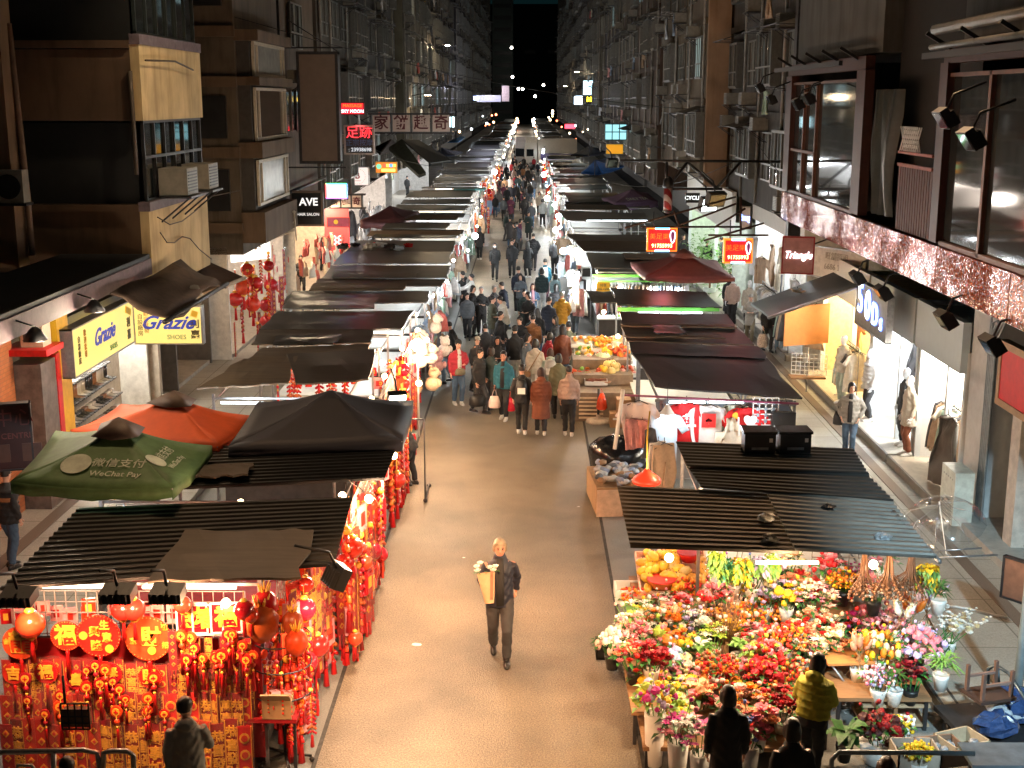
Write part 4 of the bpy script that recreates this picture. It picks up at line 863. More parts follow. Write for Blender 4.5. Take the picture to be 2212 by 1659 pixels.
for sx_ in (-.26, .26):
    for sy_ in (-.65, .65): MB().box((sx_, sy_, .35), (.04, .04, .7)).build('leg', DSTEEL, t)
ENV = [mat((0.72, 0.30, 0.27), 0.5, 0, 0.2, 9, rnd=.3), mat((0.74, 0.45, 0.40), 0.5, 0, 0.2, 9, rnd=.3), mat((0.62, 0.10, 0.08), 0.5, 0, 0.2, 9, rnd=.3)]
for i in range(3):
    for j in range(6):
        b = MB(); b.box((0, 0, .06), (.17, .2, .12+.03*((i+j) % 3))); b.box((0, 0, .125+.015*((i+j) % 3)), (.1, .13, .01), 1)
        tag(b.build('envelope_box', [ENV[(i*2+j) % 3], GOLD if j % 2 else RED], loc=(-3.18+i*.2, 14.08+j*.2, .75)), 'flat box of pink envelopes laid in rows on the low corner table', 'box', 'envelope boxes on the corner table')
t = thing('cardboard_box', 'open cardboard carton of pink packets at the front of the corner table', 'box', Vector((-2.9, 13.75, .755)))
MB().box((0, 0, .1), (.34, .3, .24)).build('carton', CARD, t); MB().box((0, 0, .225), (.3, .26, .03)).build('packets', ENV[0], t); MB().box((0, -.17, .27), (.34, .02, .16), rx=.7).build('flap', CARD, t)
t = thing('tassel_stand', 'black wheeled stand hung all round with red and gold tassels', 'display stand', G(617, 1645))
p = MB(); p.tube([(0, 0, .1), (0, 0, 1.65)], .02, 8); p.build('pole', BLK, t)
p = MB()
for k in range(5): a = 2*PI*k/5; p.tube([(0, 0, .12), (.32*math.cos(a), .32*math.sin(a), .08)], .018, 6); p.ball((.32*math.cos(a), .32*math.sin(a), .035), .035, 6, 4)
p.build('wheeled_base', BLK, t)
p = MB()
for z in (.95, 1.3, 1.62): p.tube([(.36*math.cos(a*PI/9), .36*math.sin(a*PI/9), z) for a in range(19)], .01, 5)
p.build('hanging_ring', DSTEEL, t)
for z, n in ((.95, 12), (1.3, 14), (1.62, 14)):
    for k in range(n):
        a = 2*PI*k/n+z; q = place(R.choice((PEND, PEND, CRACK)), t.location+Vector((.34*math.cos(a), .34*math.sin(a), z)), a, 'red and gold tassel hung from the wheeled stand', R.uniform(.55, .85) if R.random() < .8 else .5, 'tassels on the wheeled stand')
t = thing('notice_board', 'white board with a red disc and gold luck character, standing at the kerb', 'sign', G(763, 1356)-Vector((0, 0, 0)))
MB().box((0, 0, .42), (.36, .03, .48)).build('board', WHT, t); MB().disc((0, -.016, .42), .15, -.006, 0, 26).build('red_disc', REDP, t); text('福', .2, (0, -.026, .42), GOLD, t, off=.006); MB().box((0, -.017, .67), (.36, .02, .05)).build('red_header', RED, t)
for s in (-.15, .15): MB().box((s, .02, .1), (.025, .025, .2)).build('leg', BLK, t)
# wheeled rack and garland wall further along
t = thing('wheeled_rack', 'wheeled rack of red and gold hangings reaching into the lane', 'display stand', (-2.25, 24.6, 0))
p = MB()
for s in (-.25, .25): p.tube([(s, -.5, .08), (s, .5, .08)], .02, 6); p.tube([(s, -.5, .08), (s, -.5, 1.7)], .014, 6)
p.tube([(-.25, -.5, 1.7), (.25, -.5, 1.7)], .014, 6); p.build('frame', DSTEEL, t)
for s in (-.25, .25):
    for q in (-.5, .5): MB().ball((s, q, .045), .045, 8, 5).build('wheel', BLK, t)
# boxed goods, plush toys and bags on the next stalls (lane side, west)
def plush(p, s, col, label):
    t = thing('plush_toy', label, 'soft toy', p, R.uniform(.6, 2.2), 'plush toys on the west stalls'); t.scale = (s,)*3
    b = MB(); b.ball((0, 0, .15), .15, 9, 7, 0, .04); b.build('body', col, t)
    b = MB(); b.ball((0, -.04, .37), .12, 9, 7, 0, .03); b.ball((0, -.15, .35), .05, 6, 5); b.build('head', col, t)
    for k in (-1, 1): MB().ball((k*.09, -.02, .47), .045, 6, 5).build('ear', col, t)
    for k in (-1, 1): MB().ball((k*.14, -.08, .18), .055, 6, 5, sq=(1, 1, 1.5)).build('arm', col, t)
PCOL = [mat(c, .9, 0, .25, 25, bump=.4) for c in ((.75, .55, .38), (.80, .72, .66), (.72, .40, .38), (.40, .26, .15), (.62, .66, .70))]
for k in range(13):
    plush((R.uniform(-2.75, -2.2), R.uniform(29.8, 33.8), R.choice((.8, 1.15, 1.5, 1.8))+R.uniform(-.05, .05)), R.uniform(.7, 1.25), R.choice(PCOL), 'pale plush toy piled with others on the lane side of the fifth west stall')
CLOTH = [mat(c, .8, 0, .2, 12) for c in ((.70, .70, .72), (.55, .60, .66), (.08, .08, .09), (.45, .32, .22), (.62, .30, .30), (.25, .33, .45), (.72, .66, .55), (.30, .42, .34), (.80, .78, .76), (.50, .12, .10))]
def garment_data(kind):
    p = MB()
    if kind == 'shirt': o = [(-.1, 0), (-.27, -.06), (-.4, -.27), (-.3, -.33), (-.22, -.22), (-.22, -.72), (.22, -.72), (.22, -.22), (.3, -.33), (.4, -.27), (.27, -.06), (.1, 0), (.05, -.05), (-.05, -.05)]
    elif kind == 'trousers': o = [(-.2, 0), (-.24, -.5), (-.2, -1.0), (-.04, -1.0), (0, -.3), (.04, -1.0), (.2, -1.0), (.24, -.5), (.2, 0)]
    elif kind == 'dress': o = [(-.1, 0), (-.2, -.08), (-.16, -.35), (-.34, -1.05), (.34, -1.05), (.16, -.35), (.2, -.08), (.1, 0), (0, -.06)]
    else: o = [(-.06, .2), (-.05, .02), (-.2, 0), (-.24, -.38), (.24, -.38), (.2, 0), (.05, .02), (.06, .2), (.03, .2), (.02, .02), (-.02, .02), (-.03, .2)]
    bm = bmesh.new(); vs = [bm.verts.new((x, 0, z)) for x, z in o]; f = bm.faces.new(vs)
    bmesh.ops.triangulate(bm, faces=[f]); bmesh.ops.subdivide_edges(bm, edges=bm.edges[:], cuts=3, use_grid_fill=True)
    for v in bm.verts: v.co.y = .03*math.sin(v.co.x*26+v.co.z*3)+.02*math.sin(v.co.z*7+v.co.x*9)
    ex = bmesh.ops.solidify(bm, geom=bm.faces[:], thickness=.035)
    for f in bm.faces: f.smooth = True
    me = bpy.data.meshes.new(kind); bm.to_mesh(me); bm.free(); return me
HANGM = MB().tube([(0, 0, .12), (0, 0, .03), (-.2, 0, -.06)], .008, 4).tube([(0, 0, .03), (.2, 0, -.06)], .008, 4)
GM = {}
def garment(kind, ci, loc, rz, label, group, s=1.0):
    key = (kind, ci)
    if key not in GM:
        me = garment_data(kind); me.materials.append(CLOTH[ci] if isinstance(ci, int) else ci)
        GM[key] = me
    t = thing('hanging_bag' if kind == 'bag' else ('hanging_%s' % kind), label, 'bag' if kind == 'bag' else 'garment', loc, rz, group); t.scale = (s,)*3
    o = bpy.data.objects.new('bag_body' if kind == 'bag' else 'cloth', GM[key]); COL.objects.link(o); o.parent = t
    if kind != 'bag':
        if 'h' not in GM: GM['h'] = HANGM.data('hanger', BLK)
        o = bpy.data.objects.new('hanger', GM['h']); COL.objects.link(o); o.parent = t
    return t
CN = ['white', 'pale blue', 'black', 'tan', 'dusky red', 'denim blue', 'cream', 'sage', 'off white', 'dark red']
def lane_clothes(side, y0, y1, n, where, kinds=('shirt', 'trousers', 'dress', 'bag', 'bag'), xs=None):
    r = random.Random(int(y0*10)); xa = xs if xs is not None else (-2.55 if side < 0 else 1.65)
    for k in range(n):
        kd = r.choice(kinds); ci = r.randrange(10); z = r.uniform(1.3, 2.2)
        if kd in ('dress', 'trousers'): z = max(1.5, z)
        garment(kd, ci, (xa+r.uniform(-.35, .2)*(-side), r.uniform(y0, y1), z), (PI/2 if side < 0 else -PI/2)+r.uniform(-1.2, 1.2), '%s %s hung on %s' % (CN[ci], kd, where), 'goods hung on %s' % where, r.uniform(.75, 1.05))
lane_clothes(-1, 32.4, 36.0, 12, 'the lane side of the sixth west stall', ('bag', 'bag', 'shirt'))
lane_clothes(-1, 36.0, 41.5, 16, 'the lane side of the eighth west stall', ('bag', 'shirt', 'bag'))
lane_clothes(-1, 41.5, 49, 12, 'the lane side of the ninth west stall', ('bag', 'bag', 'dress'))
lane_clothes(-1, 50, 64, 12, 'the west lane edge beyond the grey roof'); 
for (a, c, wd) in ((64, 80, 'by the teal awning'), (80, 100, 'towards the lorry')):
    lane_clothes(-1, a, c, 12, 'the west lane edge '+wd)
lane_clothes(1, 41, 46, 14, 'the lane side of the sixth east stall'); lane_clothes(1, 46, 52, 12, 'the lane side of the seventh east stall')
lane_clothes(1, 53.5, 61.5, 16, 'the lane side of the eighth east stall', ('shirt', 'trousers', 'shirt'), xs=1.5)
lane_clothes(1, 62, 82, 14, 'the east lane edge beyond the twin tubes'); lane_clothes(1, 82, 112, 14, 'the east lane edge before the lorry')
for k in range(26):   # trousers under the burgundy umbrella
    x = 2.3+k*0.112
    ci = R.choice((3, 3, 4, 6, 9, 1, 5, 2)) if k < 13 else R.choice((0, 5, 8, 1, 6))
    garment('trousers', ci, (x, 40.35+R.uniform(-.04, .04), 2.02), R.uniform(1.1, 1.5), CN[ci]+' trousers hung in the row under the burgundy parasol', 'trousers hung in a row under the burgundy parasol', .95)
for k in range(12): place(LANT, (R.uniform(-3.2, -2.4), R.uniform(85, 100), R.uniform(1.2, 2.2)), 0, 'far red lantern glowing on the west lane edge', 1.3, 'far red lanterns')
for k in range(24): place(R.choice((CRACK, LANT, PACK)), (1.75+R.uniform(-.3, .3), R.uniform(84, 125), R.uniform(1.2, 2.2)), -PI/2, 'red goods on the far east lane edge before the lorry', R.uniform(1.2, 2), 'red goods on the far east lane edge')
for k in range(56):
    y = R.uniform(64, 125); place(R.choice((CRACK, STRIP, PACK, PACKP)), (-2.45+R.uniform(-.3, .2), y, R.uniform(1.3, 2.3)), PI/2+R.uniform(-.9, .4), 'red and gold goods on the far west stall beyond the teal awning', R.uniform(1, 1.5), 'red goods on the far west stalls')
# ================================================================== flowers (nearest east stall)
def fcol(c, v=.25): return mat(c, .55, 0, v, 30, rnd=.25)
FC = dict(red=fcol((.62,.015,.02)), crimson=fcol((.28,.004,.012)), pink=fcol((.80,.25,.33)), blush=fcol((.85,.55,.52)), white=fcol((.82,.80,.76), .1), cream=fcol((.82,.70,.45)), yellow=fcol((.85,.55,.02)),
          orange=fcol((.85,.24,.02)), peach=fcol((.85,.40,.24)), purple=fcol((.28,.10,.42)), lilac=fcol((.52,.44,.74)), blue=fcol((.12,.24,.60)), sky=fcol((.40,.60,.85)), magenta=fcol((.62,.03,.30)), brown=fcol((.20,.09,.04)), lime=fcol((.42,.58,.08)), teal=fcol((.05,.36,.22)), dark=fcol((.07,.012,.012)))
LEAF = mat((.045,.17,.035), .45, 0, .5, 18, rnd=.4); LEAFL = mat((.20,.42,.10), .45, 0, .4, 18, rnd=.3); STEM = mat((.06,.13,.03), .6)
POTW = mat((.78,.77,.74), .35, 0, .06); POTB = mat((.02,.02,.02), .4); DRYM = mat((.30,.17,.07), .8, 0, .4, 20)
def bloom(p, c, r, mi, kind='rose', rr=None):
    rr = rr or R; c = Vector(c)
    if kind == 'rose':
        p.ball(c+Vector((0,0,r*.1)), r*.42, 6, 4, mi, .2)
        for k in range(5):
            a = 2*PI*k/5+rr.random(); d = Vector((math.cos(a), math.sin(a), 0)); n = Vector((-d.y, d.x, 0))
            p.add([c+d*r*.15-n*r*.3, c+d*r*.15+n*r*.3, c+d*r*.62+n*r*.34+Vector((0,0,r*.62)), c+d*r*.62-n*r*.34+Vector((0,0,r*.62))], [(0,1,2,3)], mi, True)
        for k in range(6):
            a = 2*PI*k/6+rr.random(); d = Vector((math.cos(a), math.sin(a), 0)); n = Vector((-d.y, d.x, 0))
            p.add([c+d*r*.3-n*r*.45-Vector((0,0,r*.3)), c+d*r*.3+n*r*.45-Vector((0,0,r*.3)), c+d*r*1.05+n*r*.38+Vector((0,0,r*.35)), c+d*r*1.05-n*r*.38+Vector((0,0,r*.35))], [(0,1,2,3)], mi, True)
    elif kind == 'lily':
        for k in range(6):
            a = 2*PI*k/6+rr.random()*.5; d = Vector((math.cos(a), math.sin(a), 0)); n = Vector((-d.y, d.x, 0))
            p.add([c, c+d*r*.6+n*r*.3+Vector((0,0,r*.4)), c+d*r*1.3+Vector((0,0,r*.35)), c+d*r*.6-n*r*.3+Vector((0,0,r*.4))], [(0,1,2,3)], mi, True)
        p.ball(c+Vector((0,0,r*.2)), r*.16, 5, 3, mi)
    elif kind == 'ball': p.ball(c, r, 8, 6, mi, .22, smooth=False)
    elif kind == 'tulip': p.ball(c, r, 7, 5, mi, .05, (.8, .8, 1.25))
    else: p.ball(c, r, 5, 3, mi, .2)
def leafq(p, c, d, L, w, mi=0, droop=.3):
    c = Vector(c); d = Vector(d).normalized(); n = d.cross(Vector((0,0,1)))
    n = n.normalized() if n.length > .01 else Vector((1,0,0)); m = c+d*L*.5+Vector((0,0,L*.06)); e = c+d*L-Vector((0,0,L*droop))
    p.add([c, m+n*w, e, m-n*w, m-Vector((0,0,w*.3))], [(0,1,4),(1,2,4),(2,3,4),(3,0,4)], mi, True)
FG = 'flowers on the nearest east stall'
def bouquet(px, py, rp, form, cols, label, z=.85, pot=None, name=None, dz=None):
    z += ((px*31+py*17) % 13-6)*.018 if not pot else 0
    top = G(px, py, z); D = (top-EYE).length; r = rp/F*D*1.3; rr = random.Random(px*7+py)
    cx, cy = top.x, top.y; zb = .0
    nm = name or ('potted_plant' if form in ('leaf', 'grass') else 'bouquet')
    t = thing(nm, label, 'plant' if form in ('leaf', 'grass') else ('dried flowers' if form in ('dry', 'pampas') else 'flowers'), (cx, cy, z), 0, None)
    ms = [FC[c] for c in cols]; b = MB(); lf = MB()
    hang = form in ('vine', 'dryhang')
    if form in ('rose', 'ball', 'lily', 'mix', 'tulip'):
        br = {'rose': .06, 'ball': .047, 'lily': .07, 'mix': .055, 'tulip': .042}[form]; n = int(min(60, max(9, 1.9*(r/br)**2)))
        for k in range(n):
            a = k*2.39996; q = math.sqrt((k+.5)/n); h = (1-q*q)*r*.6+rr.uniform(-.07, .08)
            bloom(b, (q*r*math.cos(a), q*r*math.sin(a)*.85, h), br*rr.choice((.5, .7, .9, 1.1, 1.35))*rr.uniform(.85, 1.15), rr.randrange(len(ms)), {'mix': rr.choice(('rose', 'ball', 'lily'))}.get(form, form), rr)
            leafq(lf, (q*r*math.cos(a), q*r*math.sin(a)*.85, h-.04), (math.cos(a+.5), math.sin(a+.5), rr.uniform(-.1, .9)), rr.uniform(.09, .17), .03)
            if rr.random() < .18:
                e = Vector((q*r*math.cos(a)*1.25, q*r*math.sin(a)*1.1, h+rr.uniform(.1, .24))); lf.tube([(q*r*.6*math.cos(a), q*r*.6*math.sin(a), h-.05), e], .005, 3); bloom(b, e, br*rr.uniform(.35, .7), rr.randrange(len(ms)), 'dot', rr)
        for k in range(10): a = 2*PI*k/10; lf.tube([(r*.7*math.cos(a), r*.6*math.sin(a), .02), (.04*math.cos(a), .04*math.sin(a), -.28)], .006, 4)
    elif form == 'spray':
        for k in range(int(60+r*330)):
            a = rr.uniform(0, 6.28); q = r*math.sqrt(rr.random()); h = rr.uniform(-.1, r*.8)*(1-q/r*.5)
            bloom(b, (q*math.cos(a), q*math.sin(a)*.8, h), rr.uniform(.016, .032), rr.randrange(len(ms)), 'dot', rr)
        for k in range(22): a = rr.uniform(0, 6.28); q = r*rr.random(); lf.tube([(q*math.cos(a), q*math.sin(a)*.8, rr.uniform(0, r*.6)), (0, 0, -.3)], .004, 3); leafq(lf, (q*math.cos(a), q*math.sin(a), 0), (math.cos(a), math.sin(a), .3), .1, .025)
    elif form == 'spike':
        for k in range(9):
            a = rr.uniform(-.9, .9); L = r*rr.uniform(1.2, 1.9); d = Vector((math.sin(a)+.35, rr.uniform(-.3, .3), 1.1)).normalized(); s = Vector((rr.uniform(-.1, .1), rr.uniform(-.1, .1), -.1))
            for q in range(13):
                c = s+d*L*(.35+.65*q/13); bloom(b, c+Vector((rr.uniform(-.04, .04), rr.uniform(-.04, .04), 0)), .05*(1-q/20), rr.randrange(len(ms)), 'rose', rr)
            lf.tube([s+d*L*.4, s-d*.2], .008, 4)
    elif form == 'pampas':
        for k in range(7):
            a = rr.uniform(-.7, .7); L = r*rr.uniform(1.3, 2.0); d = Vector((math.sin(a), rr.uniform(-.3, .3), 1)).normalized()
            b.tube([d*L*.4, d*L*.6, d*L*.85, d*L*1.1], [.01, .045, .035, .004], 7, rr.randrange(len(ms))); lf.tube([d*L*.4, d*-.3], .006, 3)
            for q in range(10): c = d*L*rr.uniform(.45, 1.05); b.tube([c, c+Vector((rr.uniform(-.06, .06), rr.uniform(-.06, .06), .05))], [.012, .002], 4, rr.randrange(len(ms)))
    elif form in ('leaf', 'grass'):
        n = 16 if form == 'leaf' else 46
        for k in range(n):
            a = k*2.4; e = rr.uniform(.1, .9); wd = r*.26 if form == 'leaf' else .018
            leafq(lf, (0, 0, rr.uniform(-.1, .06)), (math.cos(a), math.sin(a), e), r*rr.uniform(.7, 1.15), wd, 0, rr.uniform(.15, .5))
            if form == 'leaf' and 'white' in cols and k % 2: leafq(b, (0, 0, .05), (math.cos(a+.5), math.sin(a+.5), e+.2), r*.7, r*.13, 0, .2)
    elif form == 'dry':      # a tall dark spray on bare stems
        for k in range(70):
            a = rr.uniform(0, 6.28); q = r*math.sqrt(rr.random()); h = rr.uniform(-r*.5, r*.9)
            b.ball((q*math.cos(a), q*math.sin(a)*.7, h), rr.uniform(.012, .03), 5, 3, rr.randrange(len(ms)), .3)
            if k % 2: lf.tube([(q*math.cos(a), q*math.sin(a)*.7, h), (rr.uniform(-.04, .04), 0, -.55)], .004, 3)
        lf.tube([(0, 0, -.5), (0, 0, -z+.05)], .03, 6)
    elif hang:
        for k in range(34 if form == 'vine' else 46):
            x, y = rr.uniform(-r, r)*.8, rr.uniform(-.12, .12); L = rr.uniform(.5, 1.0)*r*2.4
            if form == 'vine':
                for q in range(8): leafq(b if q % 3 == 0 and len(ms) else lf, (x, y, -L*q/8), (rr.uniform(-1, 1), rr.uniform(-1, 1), -.6), .09, .025)
            else:
                e = Vector((x*1.7, y*1.7, -L)); b.tube([(x*.1, y*.1, .3), (x*.5, y*.5, -L*.3), e], .006, 3); b.ball(e, .02, 5, 3, 0, .3); b.ball(e*.8, .018, 5, 3, 0, .3)
    if b.v: b.build('blossoms' if form not in ('leaf',) else 'white_leaves', ms, t)
    if lf.v: lf.build('leaves' if form not in ('dryhang',) else 'stems', (DRYM if form in ('dry', 'pampas', 'dryhang') else (LEAFL if 'lime' in cols or form == 'vine' else LEAF)), t)
    if pot:
        h, rad_, m = pot
        q = MB(); q.lathe([(rad_*.72, -h), (rad_*.75, -h+.01), (rad_, -.16), (rad_*.92, -.17)], n=14); q.build('vase', m, t)
    elif not hang and form != 'dry':
        q = MB(); q.lathe([(.07, -.36), (.1, -.2), (.11, -.14), (.1, -.16)], n=10); q.build('pot', rr.choice((POTW, POTB, POTW)), t)
    return t
B = bouquet
for args in [
 (1373,1290,26,'spray',('orange','red'),'spray of orange red berries in the white foam tray by the lane'),
 (1363,1312,20,'leaf',('white','lime'),'white edged leafy plant below the orange berry spray'), (1392,1312,20,'leaf',('white','lime'),'second white edged leafy plant, further from the lane'),
 (1366,1352,28,'mix',('white','lime','blush'),'pale white and green mixed bunch below the leafy plants'), (1395,1338,24,'mix',('yellow','cream','white'),'yellow and cream bunch beside the pale green bunch'),
 (1323,1390,27,'tulip',('white','white','blush'),'white tulips standing out over the kerb in a black tray'),
 (1377,1377,26,'rose',('blush','pink'),'blush pink roses between the white tulips and yellow bunch'), (1408,1421,27,'rose',('red','crimson'),'big red roses among pink ones near the sky blue hydrangea'),
 (1371,1424,34,'rose',('red','pink','peach'),'mixed red and pink roses at the lane corner'), (1453,1424,20,'ball',('sky','lilac'),'sky blue hydrangea head'),
 (1397,1468,24,'ball',('orange','brown','yellow'),'orange sunflowers with dark centres low by the kerb'), (1422,1463,20,'rose',('pink','blush'),'small pink roses beside the sunflowers'),
 (1459,1534,27,'ball',('yellow','cream','lime'),'yellow and cream pompons beside the tall white bucket'),
 (1475,1455,30,'mix',('blush','cream','pink'),'blush and cream bunch under the blue hydrangea'), (1508,1404,34,'leaf',('white','lime'),'broad white and green leaves in the middle of the stall'),
 (1433,1306,22,'mix',('pink','white'),'pink and white posy in front of the mango trays'), (1479,1270,28,'spray',('red','orange'),'tall red orange spray beside the wooden tray',),
 (1479,1315,22,'rose',('red','pink'),'red and pink roses under the tall red spray'), (1439,1346,33,'mix',('orange','peach','white'),'loose orange and white bunch in the long wooden tray'),
 (1499,1346,26,'mix',('lilac','white'),'lilac and white bunch in the middle trays'), (1541,1338,30,'spray',('orange','brown'),'fine orange spray beside the dark dried bunch'),
 (1639,1333,46,'spray',('orange','red','orange'),'huge bright orange spray at the middle of the stall'), (1586,1366,23,'rose',('yellow',),'yellow roses under the dark dried bunch'),
 (1596,1391,22,'leaf',('lime',),'fresh green leafy plant below the yellow roses'), (1640,1384,34,'rose',('pink','red','blush'),'pink and red roses under the huge orange spray'),
 (1549,1437,35,'spray',('brown','orange','red'),'brown and rust spray in front of the leafy plant'), (1541,1380,24,'lily',('white','lime'),'white lilies beside the brown rust spray'),
 (1613,1456,28,'ball',('blush','pink'),'round blush pink heads behind the black haired figure'), (1648,1466,30,'mix',('red','orange'),'flame red and orange bunch beside the blush heads'),
 (1513,1503,30,'mix',('red','pink','peach'),'red and pink bunch left of the black haired figure'), (1488,1488,24,'mix',('cream','lime','yellow'),'cream and lime bunch over the yellow pompons'),
 (1613,1527,44,'rose',('peach','orange','blush'),'large peach roses right of the black haired figure'),
 (1672,1326,40,'rose',('orange','red','peach'),'orange and red roses between two big sprays'), (1722,1338,33,'spray',('yellow','yellow'),'cloud of golden yellow mimosa'),
 (1759,1362,44,'rose',('cream','peach','red'),'cream and orange roses with dark leaves right of the mimosa'), (1696,1380,35,'spray',('red','orange'),'red berry spray below the mimosa'),
 (1872,1352,36,'rose',('red','magenta','pink'),'red and hot pink peonies under the hanging dried bunches'), (1912,1358,36,'rose',('pink','blush'),'soft pink peonies beside the hot pink ones'),
 (1899,1404,38,'tulip',('yellow','orange','cream'),'yellow and orange tulips under the pink peonies'), (1979,1404,46,'ball',('pink','pink','lilac'),'dusty pink globe flowers on the outer corner'),
 (2035,1433,38,'grass',('lime',),'clump of bright green grass at the outer edge'), (1899,1464,28,'spray',('lilac','white','pink'),'small lilac and white flowers in a jar on the wooden pallet'),
 (1934,1466,28,'grass',('teal',),'dark green clump on the wooden pallet'), (1969,1464,25,'rose',('crimson','dark'),'dark red roses below the pink globe flowers'),
 (1702,1458,45,'spray',('red','orange','peach'),'wide red and orange spray beside the yellow jacket'), (1690,1523,32,'rose',('crimson','red'),'deep red carnations low beside the yellow jacket'),
 (1855,1420,22,'pampas',('orange','peach'),'bundle of orange pampas laid beside the folding table'), (1650,1420,34,'mix',('pink','lime','red'),'pink and lime bunch behind the flame red one'),
 (1560,1480,30,'mix',('orange','yellow','red'),'orange and yellow bunch just behind the black haired figure'), (1440,1385,28,'mix',('cream','pink','lime'),'cream and pink bunch beside the white and green leaves'),
 (1470,1388,22,'mix',('orange','yellow'),'small orange and yellow posy above the white lilies'), (1740,1410,30,'mix',('peach','pink','white'),'peach and white bunch behind the yellow jacket'),
 (1795,1385,26,'rose',('peach','cream'),'peach roses next to the folding table'), (1640,1560,30,'rose',('peach','pink'),'peach and pink roses low by the buckets'),
]: B(*args, z=.62 if args[1] > 1440 else .8)
for args in [
 (1416,1512,32,'ball',('yellow','lilac','magenta','lime'),'yellow, mauve and magenta pompons in a tall white bucket', .85, (.84,.13,POTW)), (1466,1574,32,'lily',('pink','white','magenta'),'pink and white lilies in a white bucket', .62, (.6,.13,POTW)),
 (1513,1600,26,'lily',('magenta','pink'),'magenta lilies in a white bucket behind the black haired figure', .6, (.58,.12,POTW)), (1617,1582,32,'rose',('red','pink','blue'),'red and pink roses with a few blue ones in a white bucket', .62, (.6,.14,POTW)),
 (1573,1310,46,'dry',('dark','brown','blush'),'tall dark dried bunch on a bare black stem', 1.35), (2050,1364,34,'spike',('white','white','cream'),'great white delphinium spikes reaching out over the pavement', .85),
 (2002,1326,26,'pampas',('lilac','blush'),'lilac pampas plumes behind the white delphiniums', 1.0), (1968,1340,24,'pampas',('orange','peach'),'orange pampas plumes beside the lilac ones', .95), (1945,1350,24,'pampas',('white','cream'),'cream pampas plumes beside the soft pink peonies', .95),
 (1826,1584,44,'leaf',('dark',),'big dark green leafy plant in front of the dark red mums', .4), (1899,1578,34,'ball',('crimson','dark'),'dark red mums in a white bowl', .42, (.4,.24,POTW)), (1949,1566,22,'spray',('yellow','white'),'little yellow and white flowers beside the dark red mums', .42), (1985,1622,22,'spray',('yellow',),'yellow stems behind the steel railing', .5),
 (1666,1246,26,'lily',('pink','blush'),'pink lilies hung under the front of the roof', 1.35), (1586,1240,24,'ball',('lilac','purple'),'lilac globe flowers under the roof', 1.3), (1626,1246,26,'mix',('purple','yellow','blue'),'purple and yellow bunch under the roof', 1.3), (1590,1266,20,'spray',('yellow',),'yellow sprig bunch under the lilac globes', 1.2),
 (1759,1300,36,'lily',('blush','pink','cream'),'pale pink lilies in the middle under the roof', 1.15), (1822,1254,28,'spray',('yellow','orange'),'golden orange spray beside the red cash box', 1.3), (1846,1252,30,'spike',('pink','magenta'),'pink gladioli beside the golden spray', 1.1), (1889,1274,28,'lily',('pink','white'),'pink and white lilies behind the dried bunches', 1.3), (1906,1216,26,'lily',('pink','blush'),'star shaped pink lilies under the roof edge', 1.55), (2029,1272,26,'grass',('teal',),'green fern tuft on the outer post', 1.3),
 (1700,1215,24,'lily',('peach','cream'),'peach lilies under the roof, near the tube light', 1.5), (1725,1262,26,'rose',('peach','red'),'peach and red roses under the roof', 1.2), (1790,1225,22,'mix',('red','pink'),'red and pink bunch under the roof by the cash box', 1.5), (1655,1290,26,'mix',('lilac','cream'),'lilac and cream bunch over the huge orange spray', 1.1), (1545,1290,24,'mix',('pink','red'),'pink and red bunch above the fine orange spray', 1.1),(1700,1290,26,'mix',('lilac','yellow'),'lilac and yellow bunch over the golden mimosa',1.1),
]: B(*args[:6], z=args[6], pot=args[7] if len(args) > 7 else None)
for args in [(1549,1195,16,'vine',('lime',),'hanging strand of green leaves at the left of the roof front', 2.05), (1568,1210,14,'vine',('teal',),'teal green hanging strand beside the leafy one', 1.95), (1604,1208,16,'vine',('yellow','lime'),'yellow green hanging strand under the roof', 1.95), (1664,1200,14,'vine',('lime',),'pale hanging strand beside the tube light', 2.0), (2005,1222,18,'vine',('yellow','lime'),'yellow green strand on the outer wire grid', 2.0), (1642,1205,12,'vine',('lilac','lime'),'lilac strand hung beside the pale one', 2.0),
             (1866,1228,20,'dryhang',('brown',),'brown dried bunch hung head down, innermost of three', 1.95), (1919,1228,22,'dryhang',('brown',),'brown dried bunch hung head down, the longest of three', 1.95), (1969,1226,20,'dryhang',('brown',),'brown dried bunch hung head down on the wire grid', 1.95)]:
    B(*args[:6], z=args[6], name='hanging_plant')
# trays, tables, boxes under the flowers
def table(label, p, w, d, h, m=WOOD, legs=True, rz=0.0, name='display_table'):
    t = thing(name, label, 'table', (p[0], p[1], 0), rz)
    MB().box((0, 0, h-.025), (w, d, .05)).build('table_top', m, t)
    for sx_ in (-1, 1):
        for sy_ in (-1, 1): MB().box((sx_*(w/2-.05), sy_*(d/2-.05), (h-.05)/2), (.045, .045, h-.05)).build('leg', DSTEEL, t)
    return t
table('long wooden flower table by the lane, loaded with posies', (1.85, 15.7), 1.1, 2.6, .46); table('middle flower table under the orange sprays', (3.1, 15.6), 1.25, 2.6, .46); table('outer flower table under the peonies', (4.5, 15.9), 1.2, 2.2, .46)
table('back flower shelf under the roof', (3.4, 16.75), 3.0, .5, .85); table('front flower bench behind the white buckets', (2.35, 14.3), 1.9, .9, .28)
t = thing('foam_tray', 'white foam tray of berry sprays on the lane edge of the stall', 'tray', G(1373, 1290, .62)); p = MB()
p.box((0,0,0), (.62,.42,.04)); p.box((0,.2,.09), (.62,.03,.18)); p.box((0,-.2,.09), (.62,.03,.18)); p.box((.3,0,.09), (.03,.42,.18)); p.box((-.3,0,.09), (.03,.42,.18)); p.build('tray', WHT, t)
t = thing('plant_tray', 'black plastic tray holding the white tulips over the kerb', 'tray', G(1325, 1412, .25)); p = MB(); p.box((0,0,.0), (.5,.36,.03))
